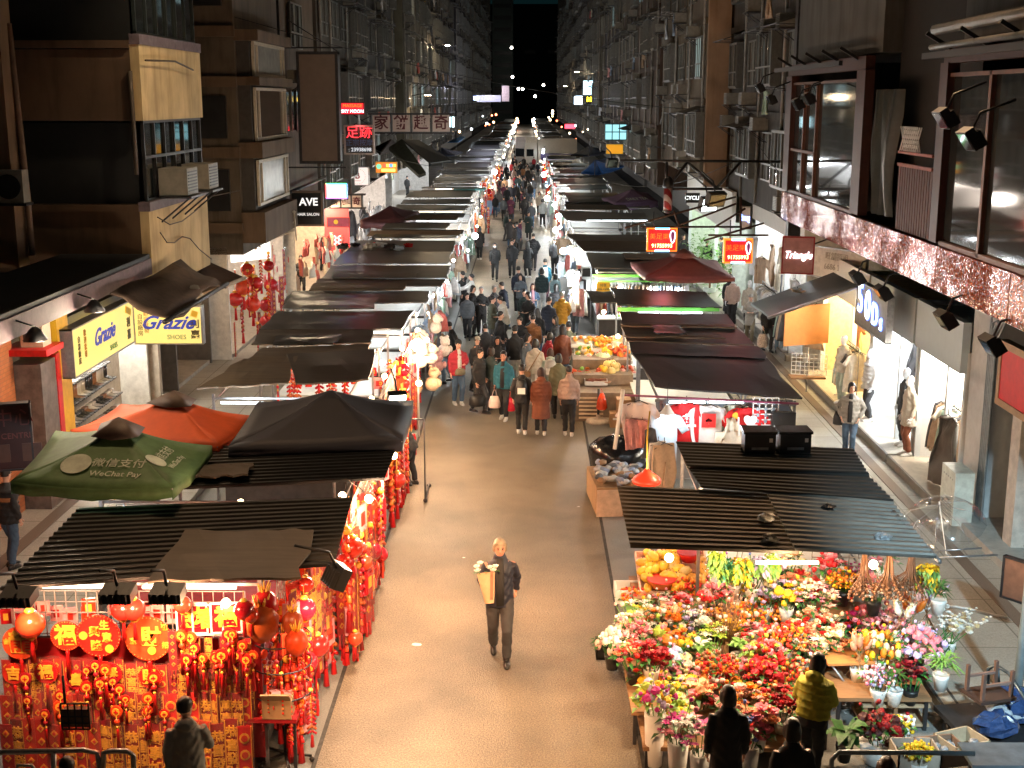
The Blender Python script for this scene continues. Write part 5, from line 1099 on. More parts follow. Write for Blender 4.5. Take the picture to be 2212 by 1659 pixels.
for s in (-1, 1): p.box((s*.24,0,.09), (.02,.36,.18)); p.box((0,s*.17,.09), (.5,.02,.18))
p.build('tray', BLK, t)
t = thing('folding_table', 'small orange brown folding table on crossed legs beside the tulips', 'table', G(1828, 1420, .7)-Vector((0,0,.7)), .1)
MB().box((0,0,.7), (.62,.42,.03)).build('table_top', mat((.55,.24,.08), .5, 0, .2, 5, stretch=(1,8,8)), t)
for s in (-1, 1): MB().tube([(-.26,s*.18,0), (.26,s*.18,.69)], .016, 6).build('leg', STEEL, t); MB().tube([(.26,s*.18,0), (-.26,s*.18,.69)], .016, 6).build('leg', STEEL, t)
t = thing('folding_chair', 'beige folding chair with a green band behind the folding table', 'chair', G(1815, 1385, .3)-Vector((0,0,.3)), .4)
MB().box((0,0,.45), (.42,.4,.03)).build('seat', mat((.42,.26,.14), .6), t); MB().box((0,.2,.8), (.42,.03,.42), rx=-.15).build('backrest', mat((.42,.26,.14), .6), t)
for s in (-1, 1): MB().tube([(s*.2,-.2,0), (s*.2,.24,1.0)], .014, 6).build('leg', DSTEEL, t); MB().tube([(s*.2,.2,0), (s*.2,-.15,.45)], .014, 6).build('leg', DSTEEL, t)
t = thing('wooden_pallet', 'low pale wooden stand with white bottles under it at the outer corner', 'stand', G(1925, 1510, .3)-Vector((0,0,.3)))
MB().box((0,0,.32), (.85,.5,.035)).box((0,0,.06), (.85,.5,.03)).build('board', mat((.45,.32,.2), .6, 0, .2, 5, stretch=(1,8,8)), t)
for s in (-.38, 0, .38): MB().box((s,-.2,.19), (.05,.05,.24)).build('leg', WOOD, t); MB().box((s,.2,.19), (.05,.05,.24)).build('leg', WOOD, t)
for k, dx in enumerate((-.3, .12)):
    t = thing('white_bottle', 'white bottle standing under the low wooden stand, %s' % ('at the lane end' if k == 0 else 'in its middle'), 'bottle', G(1925, 1510, .3)+Vector((dx,-.32,-.3))); MB().lathe([(.04,0),(.045,.02),(.045,.17),(.02,.21),(.02,.25)], n=10).build('body', WHT, t); MB().lathe([(.024,.25),(.024,.28)], n=8).build('cap', RED, t)
t = thing('cash_box', 'red plastic box with white labels under the roof among the lilies', 'box', G(1790, 1262, 1.0)); MB().box((0,0,0), (.5,.34,.26)).build('body', RED, t); MB().box((.05,-.175,.02), (.14,.01,.1)).build('paper_label', WHT, t); MB().box((0,0,.16), (.36,.24,.08)).build('contents', mat((.12,.25,.12), .6, 0, .5, 20), t)
t = thing('plastic_sheet', 'crumpled wet clear plastic on the ground beside the wooden stand', 'plastic sheet', G(1835, 1525, .02)); p = MB()
for k in range(40):
    c = Vector((R.uniform(-.5,.5), R.uniform(-.3,.3), R.uniform(0,.04))); p.add([c+Vector((R.uniform(-.1,.1), R.uniform(-.1,.1), R.uniform(-.01,.06))) for _ in range(3)], [(0,1,2)])
p.build('film', mat((.7,.7,.68), .08, 0, .1, 5, alpha=.6), t)
# ================================================================== fruit: mango trays behind the flowers and the fruit stall
def tray_parts(w, d, m, rx):
    p = MB(); p.box((0,0,0), (w,d,.025))
    for s in (-1, 1): p.box((s*w/2,0,.05), (.02,d,.1)); p.box((0,s*d/2,.05), (w,.02,.1))
    return p
FRUIT = {}
def fruit(kind, col, loc, label, group, s=1.0):
    key = (kind, col)
    if key not in FRUIT:
        b = MB(); m = mat(col, .35, 0, .25, 14, rnd=.2)
        if kind == 'round': b.ball((0,0,.045), .045, 9, 7, 0, .02)
        elif kind == 'long': b.ball((0,0,.05), .05, 9, 7, 0, .02, (1.6,.85,.9))
        elif kind == 'bundle':
            for k in range(5): b.tube([(-.1,.025*k-.05,.03), (.1,.025*k-.05,.035)], [.012,.006], 6)
        elif kind == 'pack': b.box((0,0,.05), (.16,.11,.08)); b.ball((0,0,.07), .06, 8, 5, 0, .05, (1.2,.8,.6))
        q = MB(); q.tube([(0,0,.085), (.012,0,.105)], .005, 4)
        FRUIT[key] = (b.data('flesh', m), q.data('stalk', DRYM))
    t = thing('packed_vegetable' if kind in ('bundle', 'pack') else 'fruit', label, 'fruit' if kind in ('round', 'long') else 'produce', loc, R.uniform(0, 6), group); t.scale = (s,)*3
    for nm, me in zip(('flesh', 'stalk'), FRUIT[key]):
        o = bpy.data.objects.new(nm, me); COL.objects.link(o); o.parent = t
def fruit_tray(label, px, py, z, w, d, tilt, kind, cols, n, what, stack=0.07, s=1.0, tm=WHT):
    w *= 1.12; d *= 1.12; s *= 1.3; stack *= 1.3
    c = G(px, py, z); t = thing('fruit_tray', label, 'tray', c); t.rotation_euler = (tilt, 0, 0)
    tray_parts(w, d, tm, tilt).build('tray', tm, t); M = Euler((tilt, 0, 0)).to_matrix()
    for k in range(n):
        q = Vector((R.uniform(-w/2+.06, w/2-.06), R.uniform(-d/2+.06, d/2-.06), .02)); q.z += stack*max(0, 1-(abs(q.x)/w+abs(q.y)/d)*1.4)*R.random()*1.4
        fruit(kind, R.choice(cols), c+M @ q, what+' in the '+label.split(',')[0], what+' heaped in the '+label.split(',')[0], s*R.uniform(.85, 1.15))
O_, Y_, P_, G_, RD_, LG_, W_ = (.85,.28,.03), (.85,.55,.05), (.80,.42,.40), (.20,.42,.06), (.62,.08,.03), (.50,.62,.42), (.80,.70,.60)
fruit_tray('orange tray at the top row of the fruit stall, lane side', 1262, 742, 1.42, .62, .42, .3, 'round', (O_, W_, Y_), 12, 'oranges and pale fruit')
fruit_tray('tray of oranges in the middle of the top row, fruit stall', 1300, 748, 1.38, .5, .55, .3, 'round', (O_, O_, Y_), 22, 'oranges', .14)
fruit_tray('wrapped fruit tray at the inner end of the top row', 1335, 745, 1.4, .5, .45, .3, 'pack', (W_, (.8,.5,.25)), 6, 'wrapped pale fruit')
fruit_tray('tray of yellow mixed fruit in the second row, lane side', 1266, 765, 1.2, .55, .5, .3, 'round', (Y_, O_, W_, G_), 20, 'yellow mixed fruit')
fruit_tray('tray of pink and white fruit in the third row, lane side', 1272, 783, 1.05, .58, .5, .3, 'round', (P_, W_, Y_, LG_), 24, 'pink and white fruit')
fruit_tray('tray of peppers and yellow boxes in the second row, middle', 1308, 768, 1.18, .48, .45, .3, 'pack', (Y_, RD_), 7, 'yellow and red packs')
fruit_tray('tray of three pale green melons in the third row', 1310, 783, 1.05, .5, .4, .3, 'round', (LG_,), 6, 'pale green melons', .03, 2.1)
fruit_tray('tray heaped with red orange tomatoes at the inner end', 1343, 773, 1.15, .45, .6, .3, 'round', (RD_, O_), 24, 'red tomatoes', .2)
fruit_tray('low tray of green and orange roots at the front, lane side', 1268, 812, .85, .75, .6, .15, 'long', (O_, G_, RD_, (.35,.2,.1)), 22, 'orange and green roots', .1)
fruit_tray('low tray of dark bundled stems at the front', 1287, 826, .8, .5, .35, .15, 'bundle', ((.22,.07,.05), (.4,.2,.12)), 9, 'dark bundled stems')
fruit_tray('low tray of big yellow pomelos at the front, middle', 1320, 812, .85, .72, .6, .15, 'round', (Y_, (.8,.6,.2)), 13, 'yellow pomelos', .12, 1.9)
fruit_tray('low tray of red apples at the front, inner end', 1353, 806, .9, .45, .5, .15, 'round', (RD_, P_), 18, 'red apples', .1)
t = thing('fruit_stand', 'stepped white stand carrying the fruit trays at the lane edge', 'stand', (1.95, 32.0, 0))
p = MB(); p.box((0,-.9,.37), (1.5,.9,.72)); p.box((0,-.1,.5), (1.5,.7,.98)); p.box((0,.75,.62), (1.5,.9,1.22)); p.build('steps', mat((.22,.16,.11), .7, 0, .3), t)
p = MB()
for k in range(6): p.box((-.35,-1.37,.1+k*.1), (.6,.04,.045), 0)
p.build('crate_slats', mat((.70,.55,.38), .6), t)
for k, (x, z) in enumerate(((1.95, .2), (2.3, .2), (2.12, .55))):
    tag(MB().box((0,0,0), (.34,.4,.34)).box((0,-.202,.05), (.2,.006,.05), 1).build('carton', [CARD, WHT], loc=(x+.25, 30.2, z-.02)), 'brown carton under the fruit stall, '+('nearest the crate' if k == 0 else 'nearest the T-shirt post' if k == 1 else 'on top of the other two'), 'box')
t = thing('red_bag', 'red plastic bag hung from the front of the fruit stand', 'bag', G(1300, 868, .55)); MB().loft([((0,0,-.2),.1,.07),((0,0,-.15),.14,.09),((0,0,.05),.11,.07),((0,0,.22),.04,.03)], 10).build('bag_body', REDP, t); MB().tube([(-.03,0,.2),(-.02,0,.34),(.03,0,.2)], .008, 5).build('handle', RED, t)
t = thing('umbrella_base', 'round pale stone parasol base with a dark pole standing in the lane', 'parasol base', G(1292, 912)); MB().lathe([(.3,0),(.31,.03),(.28,.1),(.06,.12),(.05,.2)], n=18).build('base', mat((.5,.42,.34), .7, 0, .3), t); MB().tube([(0,0,.12),(0,0,.85)], .03, 8).build('pole', DSTEEL, t)
fruit_tray('slanted tray of yellow mangoes behind the flowers, lane end', 1428, 1245, .85, .62, .9, .25, 'long', ((.82,.45,.06), Y_), 40, 'yellow mangoes', .16, 1.25, mat((.75,.45,.35), .5))
fruit_tray('slanted tray of papayas and pears beside the red bowl', 1478, 1240, .85, .62, .9, .25, 'long', ((.82,.42,.10), (.7,.5,.2)), 30, 'ripe papayas', .12, 1.3, mat((.75,.45,.35), .5))
table('trestle under the slanted mango trays', (2.25, 17.7), 1.4, .9, .78)
t = thing('red_bowl', 'red plastic bowl standing on the papaya tray', 'bowl', G(1488, 1212, 1.05)); MB().lathe([(.1,0),(.17,.12),(.18,.14),(.16,.12)], n=16).build('bowl', RED, t); MB().lathe([(.17,.13),(.185,.14),(.185,.15),(.17,.15)], n=16).build('rim', DRED, t)
t = thing('orange_bowl', 'orange plastic bowl of yellow mangoes at the front edge of the mango tray', 'bowl', G(1428, 1268, .85)); MB().lathe([(.14,0),(.2,.1),(.21,.12),(.19,.1)], n=16).build('bowl', ORG, t); MB().lathe([(.2,.11),(.215,.12),(.215,.13),(.2,.13)], n=16).build('rim', RED, t)
# ================================================================== T-shirt stall and its neighbours
def tee(px, py, Y, h, m, label, prints=(), rz=0.0):
    p = DY(px, py, Y); t = thing('hanging_shirt', label, 'T-shirt', p, rz); s = h/.72*1.22; t.scale = (s,)*3
    me = garment_data('shirt'); me.materials.append(m); o = bpy.data.objects.new('cloth', me); COL.objects.link(o); o.parent = t
    HANGB = HANGM.data('hanger', BLK); o = bpy.data.objects.new('hanger', HANGB); COL.objects.link(o); o.parent = t
    for (b, sz, x, z, mm) in prints: text(b, sz, (x, -.1, z), mm, t, name='shirt_print', off=.004)
    return t
TRED = mat((.62,.015,.02), .8, 0, .12, 12); TWH = mat((.75,.75,.76), .8, 0, .08, 12); TGR = mat((.28,.28,.29), .8, 0, .1); TBL = mat((.50,.62,.74), .8, 0, .08)
tee(1380, 868, 21.6, .60, mat((.74,.62,.60), .8, 0, .08), 'pale pink T-shirt hung at the lane corner over patterned shorts')
tee(1483, 870, 22.1, .62, TRED, 'red T-shirt with a white junk boat print', [('✿', .2, 0, -.25, WHT), ('HONG KONG', .05, 0, -.38, WHT)])
tee(1530, 875, 22.1, .66, TWH, 'white T-shirt with a red flag print of a white flower', [('■', .30, 0, -.25, RED), ('✿', .13, 0, -.245, WHT)])
tee(1570, 880, 22.5, .62, TGR, 'grey T-shirt half hidden behind the pale green one'); tee(1588, 874, 22.2, .56, mat((.60,.72,.64), .8, 0, .1), 'pale green T-shirt with a yellow print', [('●', .16, 0, -.2, YEL)])
tee(1613, 880, 22.1, .70, TRED, 'red T-shirt printed I heart HK', [('I ♥', .17, 0, -.2, WHT), ('HK', .2, 0, -.35, WHT)])
tee(1430, 890, 22.0, .74, TBL, 'pale blue long shirt beside the round white lamp'); tee(1497, 926, 22.4, .5, TWH, 'white T-shirt with a big red heart, hung low', [('♥', .24, 0, -.22, RED)])
garment('trousers', 4, DY(1365, 905, 21.5), .3, 'red patterned shorts under the pale pink T-shirt', None, .55); garment('trousers', mat((.72,.30,.28), .8), DY(1388, 908, 21.5), -.2, 'salmon shorts under the pale pink T-shirt', None, .5)
garment('dress', 2, DY(1405, 925, 21.2), .4, 'black top on a white hanger above the red lamp', None, .5); garment('trousers', 3, DY(1435, 960, 20.8), .5, 'brown trousers hanging behind the red lamp', None, 1.0); garment('trousers', 8, DY(1422, 955, 20.9), .5, 'off white trousers hanging behind the red lamp', None, .8)
garment('bag', 6, DY(1578, 935, 22.0), 0, 'straw coloured tote bag with long handles among the T-shirts', None, 1.3)
t = thing('display_board', 'pale blue grey board behind the row of T-shirts', 'board', (3.65, 23.0, 0)); MB().box((0,0,1.6), (2.5,.04,1.5)).build('panel', mat((.26,.31,.38), .6, 0, .12), t); MB().box((0,-.03,2.36), (2.54,.05,.05)).build('rail', STEEL, t)
t = thing('wire_rack', 'white mesh rack of small souvenirs beside the red I heart HK shirt', 'rack', DY(1652, 930, 22.1)); grid_panel(.45, .6, 4, 6, .009).build('mesh', WHT, t); p = MB()
for i in range(3):
    for j in range(5): p.box((-.14+i*.14, -.02, .07+j*.11), (.05,.02,.06))
p.build('souvenirs', mat((.2,.25,.3), .4, 0, .5, 30), t)
t = thing('black_organiser', 'small black case hung by a cord at the outer end of the T-shirt row', 'case', DY(1692, 905, 22.0)); MB().box((0,0,0), (.42,.12,.26)).build('body', BLK, t); MB().tube([(-.15,0,.13),(0,0,.4),(.15,0,.13)], .008, 4).build('cord', BLK, t)
p = MB(); p.tube([DY(1340, 853, 22.2), DY(1725, 872, 21.9)], .022, 6); tag(p.build('clothes_pole', mat((.25,.06,.12), .4), world=True), 'long purple pole the T-shirts hang from, under the dark roof edge', 'pole')
p = MB(); p.tube([DY(1328, 970, 21.5), DY(1346, 842, 21.5)], .035, 6, 0); o = p.build('white_perforated_post', WHT, world=True); tag(o, 'white perforated post at the lane corner of the T-shirt stall', 'post')
t = thing('pendant_lamp', 'round white lamp with a bright bulb hung among the T-shirts', 'lamp', DY(1441, 900, 21.9)); MB().lathe([(.02,.22),(.05,.18),(.13,.06),(.135,.05)], n=14, cap=False).build('lamp_shade', WHT, t); MB().ball((0,0,.03), .085, 10, 7, sq=(1,1,.8)).build('bulb', BULW, t); MB().tube([(0,0,.2),(0,0,.6)], .006, 4).build('cord', BLK, t)
lamp((0,0,-.1), 5, WHITE, .08, t)
t = thing('heat_lamp', 'glowing red dome lamp hung on a yellow cord over the sock boxes', 'lamp', DY(1397, 1040, 18.6)); MB().lathe([(.03,.2),(.06,.16),(.2,.06),(.22,.02),(.215,-.02),(.2,.0)], n=18, cap=False).build('lamp_shade', glow((1.0,.05,.015), .42), t); MB().ball((0,0,.0), .06, 8, 6).build('bulb', glow((1,.5,.3), 12), t); MB().tube([(0,0,.2),(-.01,0,.7),(.02,0,1.1)], .012, 5).build('cord', YEL, t)
lamp((0,0,-.12), 8, (1,.35,.2), .1, t)
t = thing('covered_goods', 'mound of goods under glossy black plastic at the lane edge', 'tarpaulin', G(1335, 985, .4)-Vector((0,0,.4))); p = MB(); p.ball((0,0,.4), .62, 14, 9, 0, .1, (1.05,1.0,.75)); p.build('plastic_cover', mat((.012,.012,.013), .16, 0, .4, 4, bump=.5), t); MB().box((0,0,.1), (1.1,1.1,.2)).build('base', DRED, t)
t = thing('sock_bin', 'cardboard bin of folded striped socks at the lane edge beside the red lamp', 'box', G(1335, 1075, .3)-Vector((0,0,.3)), .08); MB().box((.05,.5,.3), (1.0,1.5,.55)).build('bin', CARD, t); MB().box((-.2,-.28,.28), (.5,.03,.55), rx=.12).build('paper_flap', mat((.62,.44,.32), .7), t)
SK = [mat(c, .8, 0, .5, 40, stretch=(1,1,9)) for c in ((.6,.6,.6), (.12,.12,.13), (.35,.2,.1), (.5,.48,.44), (.3,.34,.45))]
for k in range(70):
    o = MB().ball((0,0,0), .115, 7, 5, 0, .08, (1.1,.6,.5)).build('folded_sock', SK[k % 5], loc=t.location+Vector((R.uniform(-.4,.5), R.uniform(-.18,1.2), .6+R.uniform(0,.09))), rz=R.uniform(0,6)); tag(o, 'folded sock pair heaped in the cardboard bin', 'socks', 'socks heaped in the cardboard bin')
for k, px in enumerate((1640, 1715)):
    t = thing('black_crate', 'black lidded crate on the second east roof, '+('nearer the lane' if k == 0 else 'further from the lane'), 'crate', G(px, 976, 2.63)+Vector((0,.1,0)), .03*(k*2-1))
    MB().box((0,0,.15), (.46,.36,.3)).build('body', mat((.02,.02,.022), .3, 0, .3), t); MB().box((0,0,.315), (.5,.4,.04)).build('lid', mat((.03,.03,.03), .25), t); MB().box((.16,-.182,.2), (.05,.008,.06)).build('paper_label', WHT, t); MB().box((0,-.183,.07), (.25,.008,.04)).build('print', STEEL, t)
def crumple(px, py, z, r, m, label):
    c = G(px, py, z); t = thing('crumpled_plastic', label, 'plastic bag', c); p = MB(); p.ball((0,0,r*.35), r, 10, 7, 0, .35, (1,.8,.45), False); p.build('film', m, t)
PLW = mat((.45,.42,.36), .25, 0, .2, 8)
crumple(1655, 1125, 2.52, .13, PLW, 'crumpled clear plastic on the nearest east roof'); crumple(1664, 1170, 2.52, .11, mat((.12,.11,.09), .4), 'small grey rag on the front of the nearest east roof'); crumple(1905, 1165, 2.56, .10, mat((.30,.33,.36), .3, 0, .6, 20), 'little blue and white wrapper on the outer end of the nearest east roof'); crumple(1790, 1100, 2.56, .09, BLK, 'black scrap at the back of the nearest east roof')
for k in range(10): crumple(735+R.uniform(0, 150), 535+R.uniform(-6, 12), 2.52, R.uniform(.12, .3), R.choice((PLW, TWH, TRED, BLK, TBL)), 'scrap of plastic or cloth strewn on the pale ninth west roof, piece '+ORD[k])
# ================================================================== shop goods on the east pavement
MANN = mat((.80,.82,.84), .35, 0, .04)
def rail_of_clothes(label, x, y, L, n, rz=PI/2, h=1.5, cis=(3, 2, 8, 7, 6)):
    t = thing('clothes_rail', label, 'clothes rail', (x, y, .3), rz); p = MB()
    for s in (-1, 1): p.tube([(s*L/2,0,0), (s*L/2,0,h)], .014, 6); p.tube([(s*L/2,-.22,.02), (s*L/2,.22,.02)], .014, 6)
    p.tube([(-L/2,0,h), (L/2,0,h)], .014, 6); p.build('frame', STEEL, t)
    for k in range(n):
        q = Vector(((k+.5)/n*L-L/2, 0, h-.1)); a = math.cos(rz)*q.x; b = math.sin(rz)*q.x
        ci = R.choice(cis); garment(R.choice(('dress', 'shirt', 'dress')), ci, (x+a, y+b, .3+h-.14), rz+PI/2+R.uniform(-.15, .15), '%s garment on the %s' % (CN[ci], label), 'garments on the '+label, .95)
rail_of_clothes('rail of long coats in the pale blue shop', 8.7, 25.2, 1.6, 12); rail_of_clothes('rail of trousers in the yellow lit shop', 8.2, 31.6, 1.4, 9, cis=(3, 7, 6, 2)); rail_of_clothes('rail of pale clothes in the white lit shop', 8.0, 41.5, 3.0, 12, cis=(8, 6, 0)); rail_of_clothes('second rail of dark clothes in the white lit shop', 7.9, 38.5, 1.2, 7, cis=(2, 7, 3))
garment('shirt', 6, (9.2, 28.6, 2.4), -PI/2, 'cream jumper hung in the window of the glass door shop', None, 1.5); garment('shirt', mat((.62,.28,.12), .8), (8.6, 32.6, 2.3), -PI/2, 'rust jumper hung in the yellow lit shop', None, 1.2); garment('dress', mat((.10,.09,.08), .7), (8.25, 24.25, 1.75), -PI/2+.4, 'long dark dress on a stand at the pale blue shop', None, 1.35); garment('dress', 8, (9.6, 24.6, 2.4), -PI/2, 'glowing white dress at the back of the pale blue shop', None, 1.2); garment('dress', 3, (8.1, 35.3, 2.2), -PI/2+.5, 'taupe dress on a stand at the far end of the yellow shop', None, 1.2)
t = thing('hanging_board', 'plain orange brown board hung over a basket before the yellow lit shop', 'board', (7.3, 32.8, 1.62)); MB().box((0,0,.45), (.04,1.35,1.05), rz=-1.2).build('panel', mat((.48,.20,.06), .6, 0, .1), t); MB().tube([(-.2,.4,.98),(-.2,.4,1.4)], .01, 4).build('cord', BLK, t)
lamp((7.0, 32.0, 2.9), 20, (1,.8,.5), .1)
t = thing('wire_basket', 'white wire basket stand below the orange brown board', 'basket', (7.35, 32.7, .3)); grid_panel(.9, .55, 8, 5, .008).build('mesh', WHT, t, (0,-.2,.5), -.3); MB().box((0,0,.4), (.9,.4,.05)).build('shelf', WOOD, t); MB().tube([(0,0,0),(0,0,1.2)], .02, 6).build('pole', STEEL, t)
for k in range(16):
    ci = R.choice((6, 3, 8, 2, 7, 0)); y_ = 24.0+k*.42; garment(R.choice(('shirt', 'dress', 'trousers')), ci, (R.choice((9.3, 10.6, 11.3)), y_, R.choice((1.75, 2.35))), -PI/2+R.uniform(-.3, .3), CN[ci]+' garment hung inside the near east clothes shops', 'garments hung inside the near east clothes shops', 1.15)
for k in range(26):
    ci = R.choice((8, 6, 2, 3, 0, 7)); garment(R.choice(('shirt', 'dress', 'trousers')), ci, (R.uniform(7.7, 10.5), R.uniform(37.9, 46), R.choice((1.7, 2.5, 3.1))), -PI/2+R.uniform(-.5, .5), CN[ci]+' garment hung inside the white lit shop', 'garments hung inside the white lit shop', 1.3)
# ================================================================== shoe shop goods (west)
SHOE = [mat(c, .25, 0, .2) for c in ((.015,.015,.016), (.02,.02,.02), (.24,.11,.05), (.55,.53,.50), (.4,.38,.36))]
def boot_data(h):
    p = MB(); p.loft([((0,0,0),.045,.045),((0,0,.02),.046,.05),((0,.0,h*.6),.044,.046),((0,0,h),.052,.055)], 8); p.loft([((0,-.17,.025),.03,.02),((0,-.12,.03),.04,.03),((0,-.02,.04),.045,.045)], 8); p.loft([((0,-.19,.0),.01,.01),((0,-.1,.03),.042,.03),((0,0,.06),.045,.05)], 8); return p
BOOT = [boot_data(.28), boot_data(.1)]
shelf = None
for r_ in range(5):
    x = -9.35-.12*r_; z = .45+.36*r_
    t = thing('shoe_shelf', 'stepped shoe shelf of the shoe shop, %s from the ground' % ('lowest', 'second', 'third', 'fourth', 'topmost')[r_], 'shelf', (x, 27.0, z)); MB().box((0,0,-.02), (.3,3.4,.03)).build('board', WHT, t); MB().box((.15,0,-.02), (.02,3.4,.06)).build('rail', STEEL, t)
    for k in range(13):
        for s in (0, .1):
            hi = 0 if r_ >= 3 else 1; key = ('boot', hi, (k+r_) % 5)
            if key not in GM: GM[key] = (boot_data(.28 if hi == 0 else .1).data('upper', SHOE[(k+r_) % 5]), MB().box((0,-.09,.012), (.09,.26,.025)).data('sole', BLK))
            b = thing('boot' if hi == 0 else 'shoe', '%s on the stepped shelves of the shoe shop' % ('tall boot' if hi == 0 else 'low shoe'), 'boot' if hi == 0 else 'shoe', (x, 25.45+k*.25+s, z), PI/2+.1, 'shoes on the stepped shelves'); b.scale = (1.15,)*3
            for nm, me in zip(('upper', 'sole'), GM[key]): o = bpy.data.objects.new(nm, me); COL.objects.link(o); o.parent = b
# red goods at the white tiled shop
for k in range(44):
    place(R.choice((CRACK, STRIP, LANT, PACK, PACKP)), (R.uniform(-9.0, -8.0), R.uniform(37.4, 45), R.uniform(.9, 3.0)), PI/2+R.uniform(-.6, .6), 'red and gold hangings at the white tiled shop', R.uniform(1.0, 1.7), 'red hangings at the white tiled shop')
for k in range(26): ci = R.choice((6, 3, 9)); garment('bag', ci, (-8.3+R.uniform(-.6,.4), R.uniform(48, 57), R.uniform(.8, 2.4)), PI/2+R.uniform(-.5,.5), CN[ci]+' snack bag racked at the golden shop', 'snack bags racked at the golden shop', 1.1)
for k in range(20): ci = R.choice((0, 8, 4, 1, 2)); garment(R.choice(('dress', 'shirt')), ci, (-8.2+R.uniform(-.5,.4), R.uniform(59, 74), R.uniform(1.4, 2.6)), PI/2+R.uniform(-.6,.6), CN[ci]+' garment outside the bright white clothing shop', 'garments outside the bright white clothing shop', 1.3)
for i, (x, y, z, rz, y0) in enumerate(LAUNDRY):
    if y > 130: continue
    ci = R.randrange(10); garment(R.choice(('shirt', 'shirt', 'trousers')), ci, (x, y, z), rz+R.uniform(-.2, .2), CN[ci]+' washing hung outside the flats on the '+('west' if x < 0 else 'east')+' side', 'washing hung outside the flats', .95)
for k, (x, y) in enumerate(((7.7, 48.0), (7.3, 50.5), (7.2, 53))):
    t = thing('potted_plant', 'leafy green shrub outside the bright plant shop, '+('nearest', 'middle', 'farthest')[k]+' of three', 'plant', (x, y, .12)); p = MB()
    for q in range(120): c = Vector((R.gauss(0,.35), R.gauss(0,.35), 1.3+R.gauss(0,.5))); leafq(p, c, (R.uniform(-1,1), R.uniform(-1,1), R.uniform(-.2,.6)), .3, .07)
    p.build('foliage', LEAFL, t); MB().tube([(0,0,.3),(0,0,1.3)], .04, 6).build('trunk', WOOD, t); MB().lathe([(.2,0),(.28,.35),(.26,.34)], n=12).build('pot', WHT, t)
# ================================================================== signs
def sign(name, label, c, w, h, d, rz, face, frame, texts=(), cat='sign', hang=0.0, border=0.03):
    t = thing(name, label, cat, c, rz)
    MB().box((0, 0, 0), (w, d, h)).build('panel', face, t)
    f = MB()
    for x in (-w/2, w/2): f.box((x, 0, 0), (border, d+.03, h+border))
    for z in (-h/2, h/2): f.box((0, 0, z), (w+border, d+.034, border))
    f.build('frame', frame, t)
    if hang:
        q = MB()
        for x in (-w*.35, w*.35): q.tube([(x, 0, h/2), (x, 0, h/2+hang)], .018, 5)
        q.build('hanger', DSTEEL, t)
    for (b, s, x, z, m, *o) in texts:
        k = o[0] if o else {}
        text(b, s, (x, -d/2-.008, z), m, t, **k)
    return t
def between(p1, p2, Y):   # centre, width, height of a sign that faces the camera, measured from two corners
    a, b = DY(p1[0], p1[1], Y), DY(p2[0], p2[1], Y); return (a+b)/2, abs(b.x-a.x), abs(a.z-b.z)
SIGNB = mat((.20, .145, .11), .6, 0, .12, 3); OFFW = mat((.55, .44, .38), .6, 0, .1, 3)
c, w_, h_ = between((645, 115), (735, 350), 45)
t = sign('signbox', 'tall blank brown signbox hung out over the west pavement', c, w_, h_, .5, 0, SIGNB, DSTEEL, border=.1)
for z in (h_*.55, -h_*.55): MB().box((-.2, 0, z), (w_+.8, .05, .05)).build('bracket', DSTEEL, t)
p = MB(); p.tube([(-1.0, 0, h_*.8), (w_/2, 0, h_*.52)], .02, 5); p.build('bracket', DSTEEL, t)
NR = glow((1.0, .03, .04), 1.6); NW = glow((1, .95, 1), 1.8); NB = glow((.12, .25, 1.0), 1.6); NY = glow((1, .24, .02), .7); NCY = glow((.1, .5, 1.0), 3.0)
c, w_, h_ = between((737, 222), (787, 247), 48)
sign('neon_sign', 'small red and white lit sign with two lines of lettering, highest on the west side', c, w_, h_, .15, 0, glow((1, .02, .04), .5), DRED, [('MASSAGE', .17, 0, .1, NY, dict(sx=1.0)), ('SKY MOON', .16, 0, -.1, NW)])
c, w_, h_ = between((745, 272), (808, 332), 51)
t = sign('neon_sign', 'dark sign with two red neon characters, dim blue line and a white phone number', c, w_, h_, .3, .06, mat((.02, .03, .04), .4), STEEL, [('足跡', .52, .0, .27, NR, dict(off=-.004)), ('正宗按摩', .27, 0, -.12, mat((.06, .16, .36), .5)), (': 23938698', .2, .02, -.38, glow((.75, .8, .85), .5))], border=.07)
lamp((0, -.6, .5), 5, (1, .1, .1), .2, t)
PMAR = mat((.10, .015, .02), .5)
def four(label, p1, p2, Y, hang):
    c, w_, h_ = between(p1, p2, Y); t = thing('hanging_sign', label, 'sign', c); n = 4; wd = w_/n
    for k, ch in enumerate('家餅趣奇'):
        o = MB().box(((k-1.5)*wd, 0, 0), (wd*.84, .3, h_*.86)).build('panel', OFFW, t)
        text(ch, wd*.74, ((k-1.5)*wd, -.165, 0), PMAR, o, name='character', off=.012)
    p = MB()
    for z in (h_/2, -h_/2): p.box((0, 0, z), (w_+.3, .34, .07))
    for k in range(5): p.box(((k-2)*wd, 0, 0), (.05, .34, h_))
    p.tube([(-w_/2-.9, 0, h_*.5), (-w_/2, 0, -h_*.2)], .03, 5); p.tube([(-w_/2-.9, 0, -h_*.1), (-w_/2, 0, h_*.4)], .03, 5); p.build('frame', DSTEEL, t)
four('four beige panels with maroon characters, spanning out high over the west stalls', (802, 246), (975, 287), 62, .5)
four('smaller and lower beige board with maroon characters beside the red banner', (690, 420), (783, 449), 56, .3)
c, w_, h_ = between((750, 361), (797, 400), 62); t = sign('hanging_sign', 'white lit square sign with a red letter B in a thin ring', c, w_, h_, .2, 0, glow((1, .84, .76), .42), STEEL, [('B', .42, -.02, .02, RED, dict(off=.01)), ('—', .3, -.02, -.2, RED)])
o = MB()
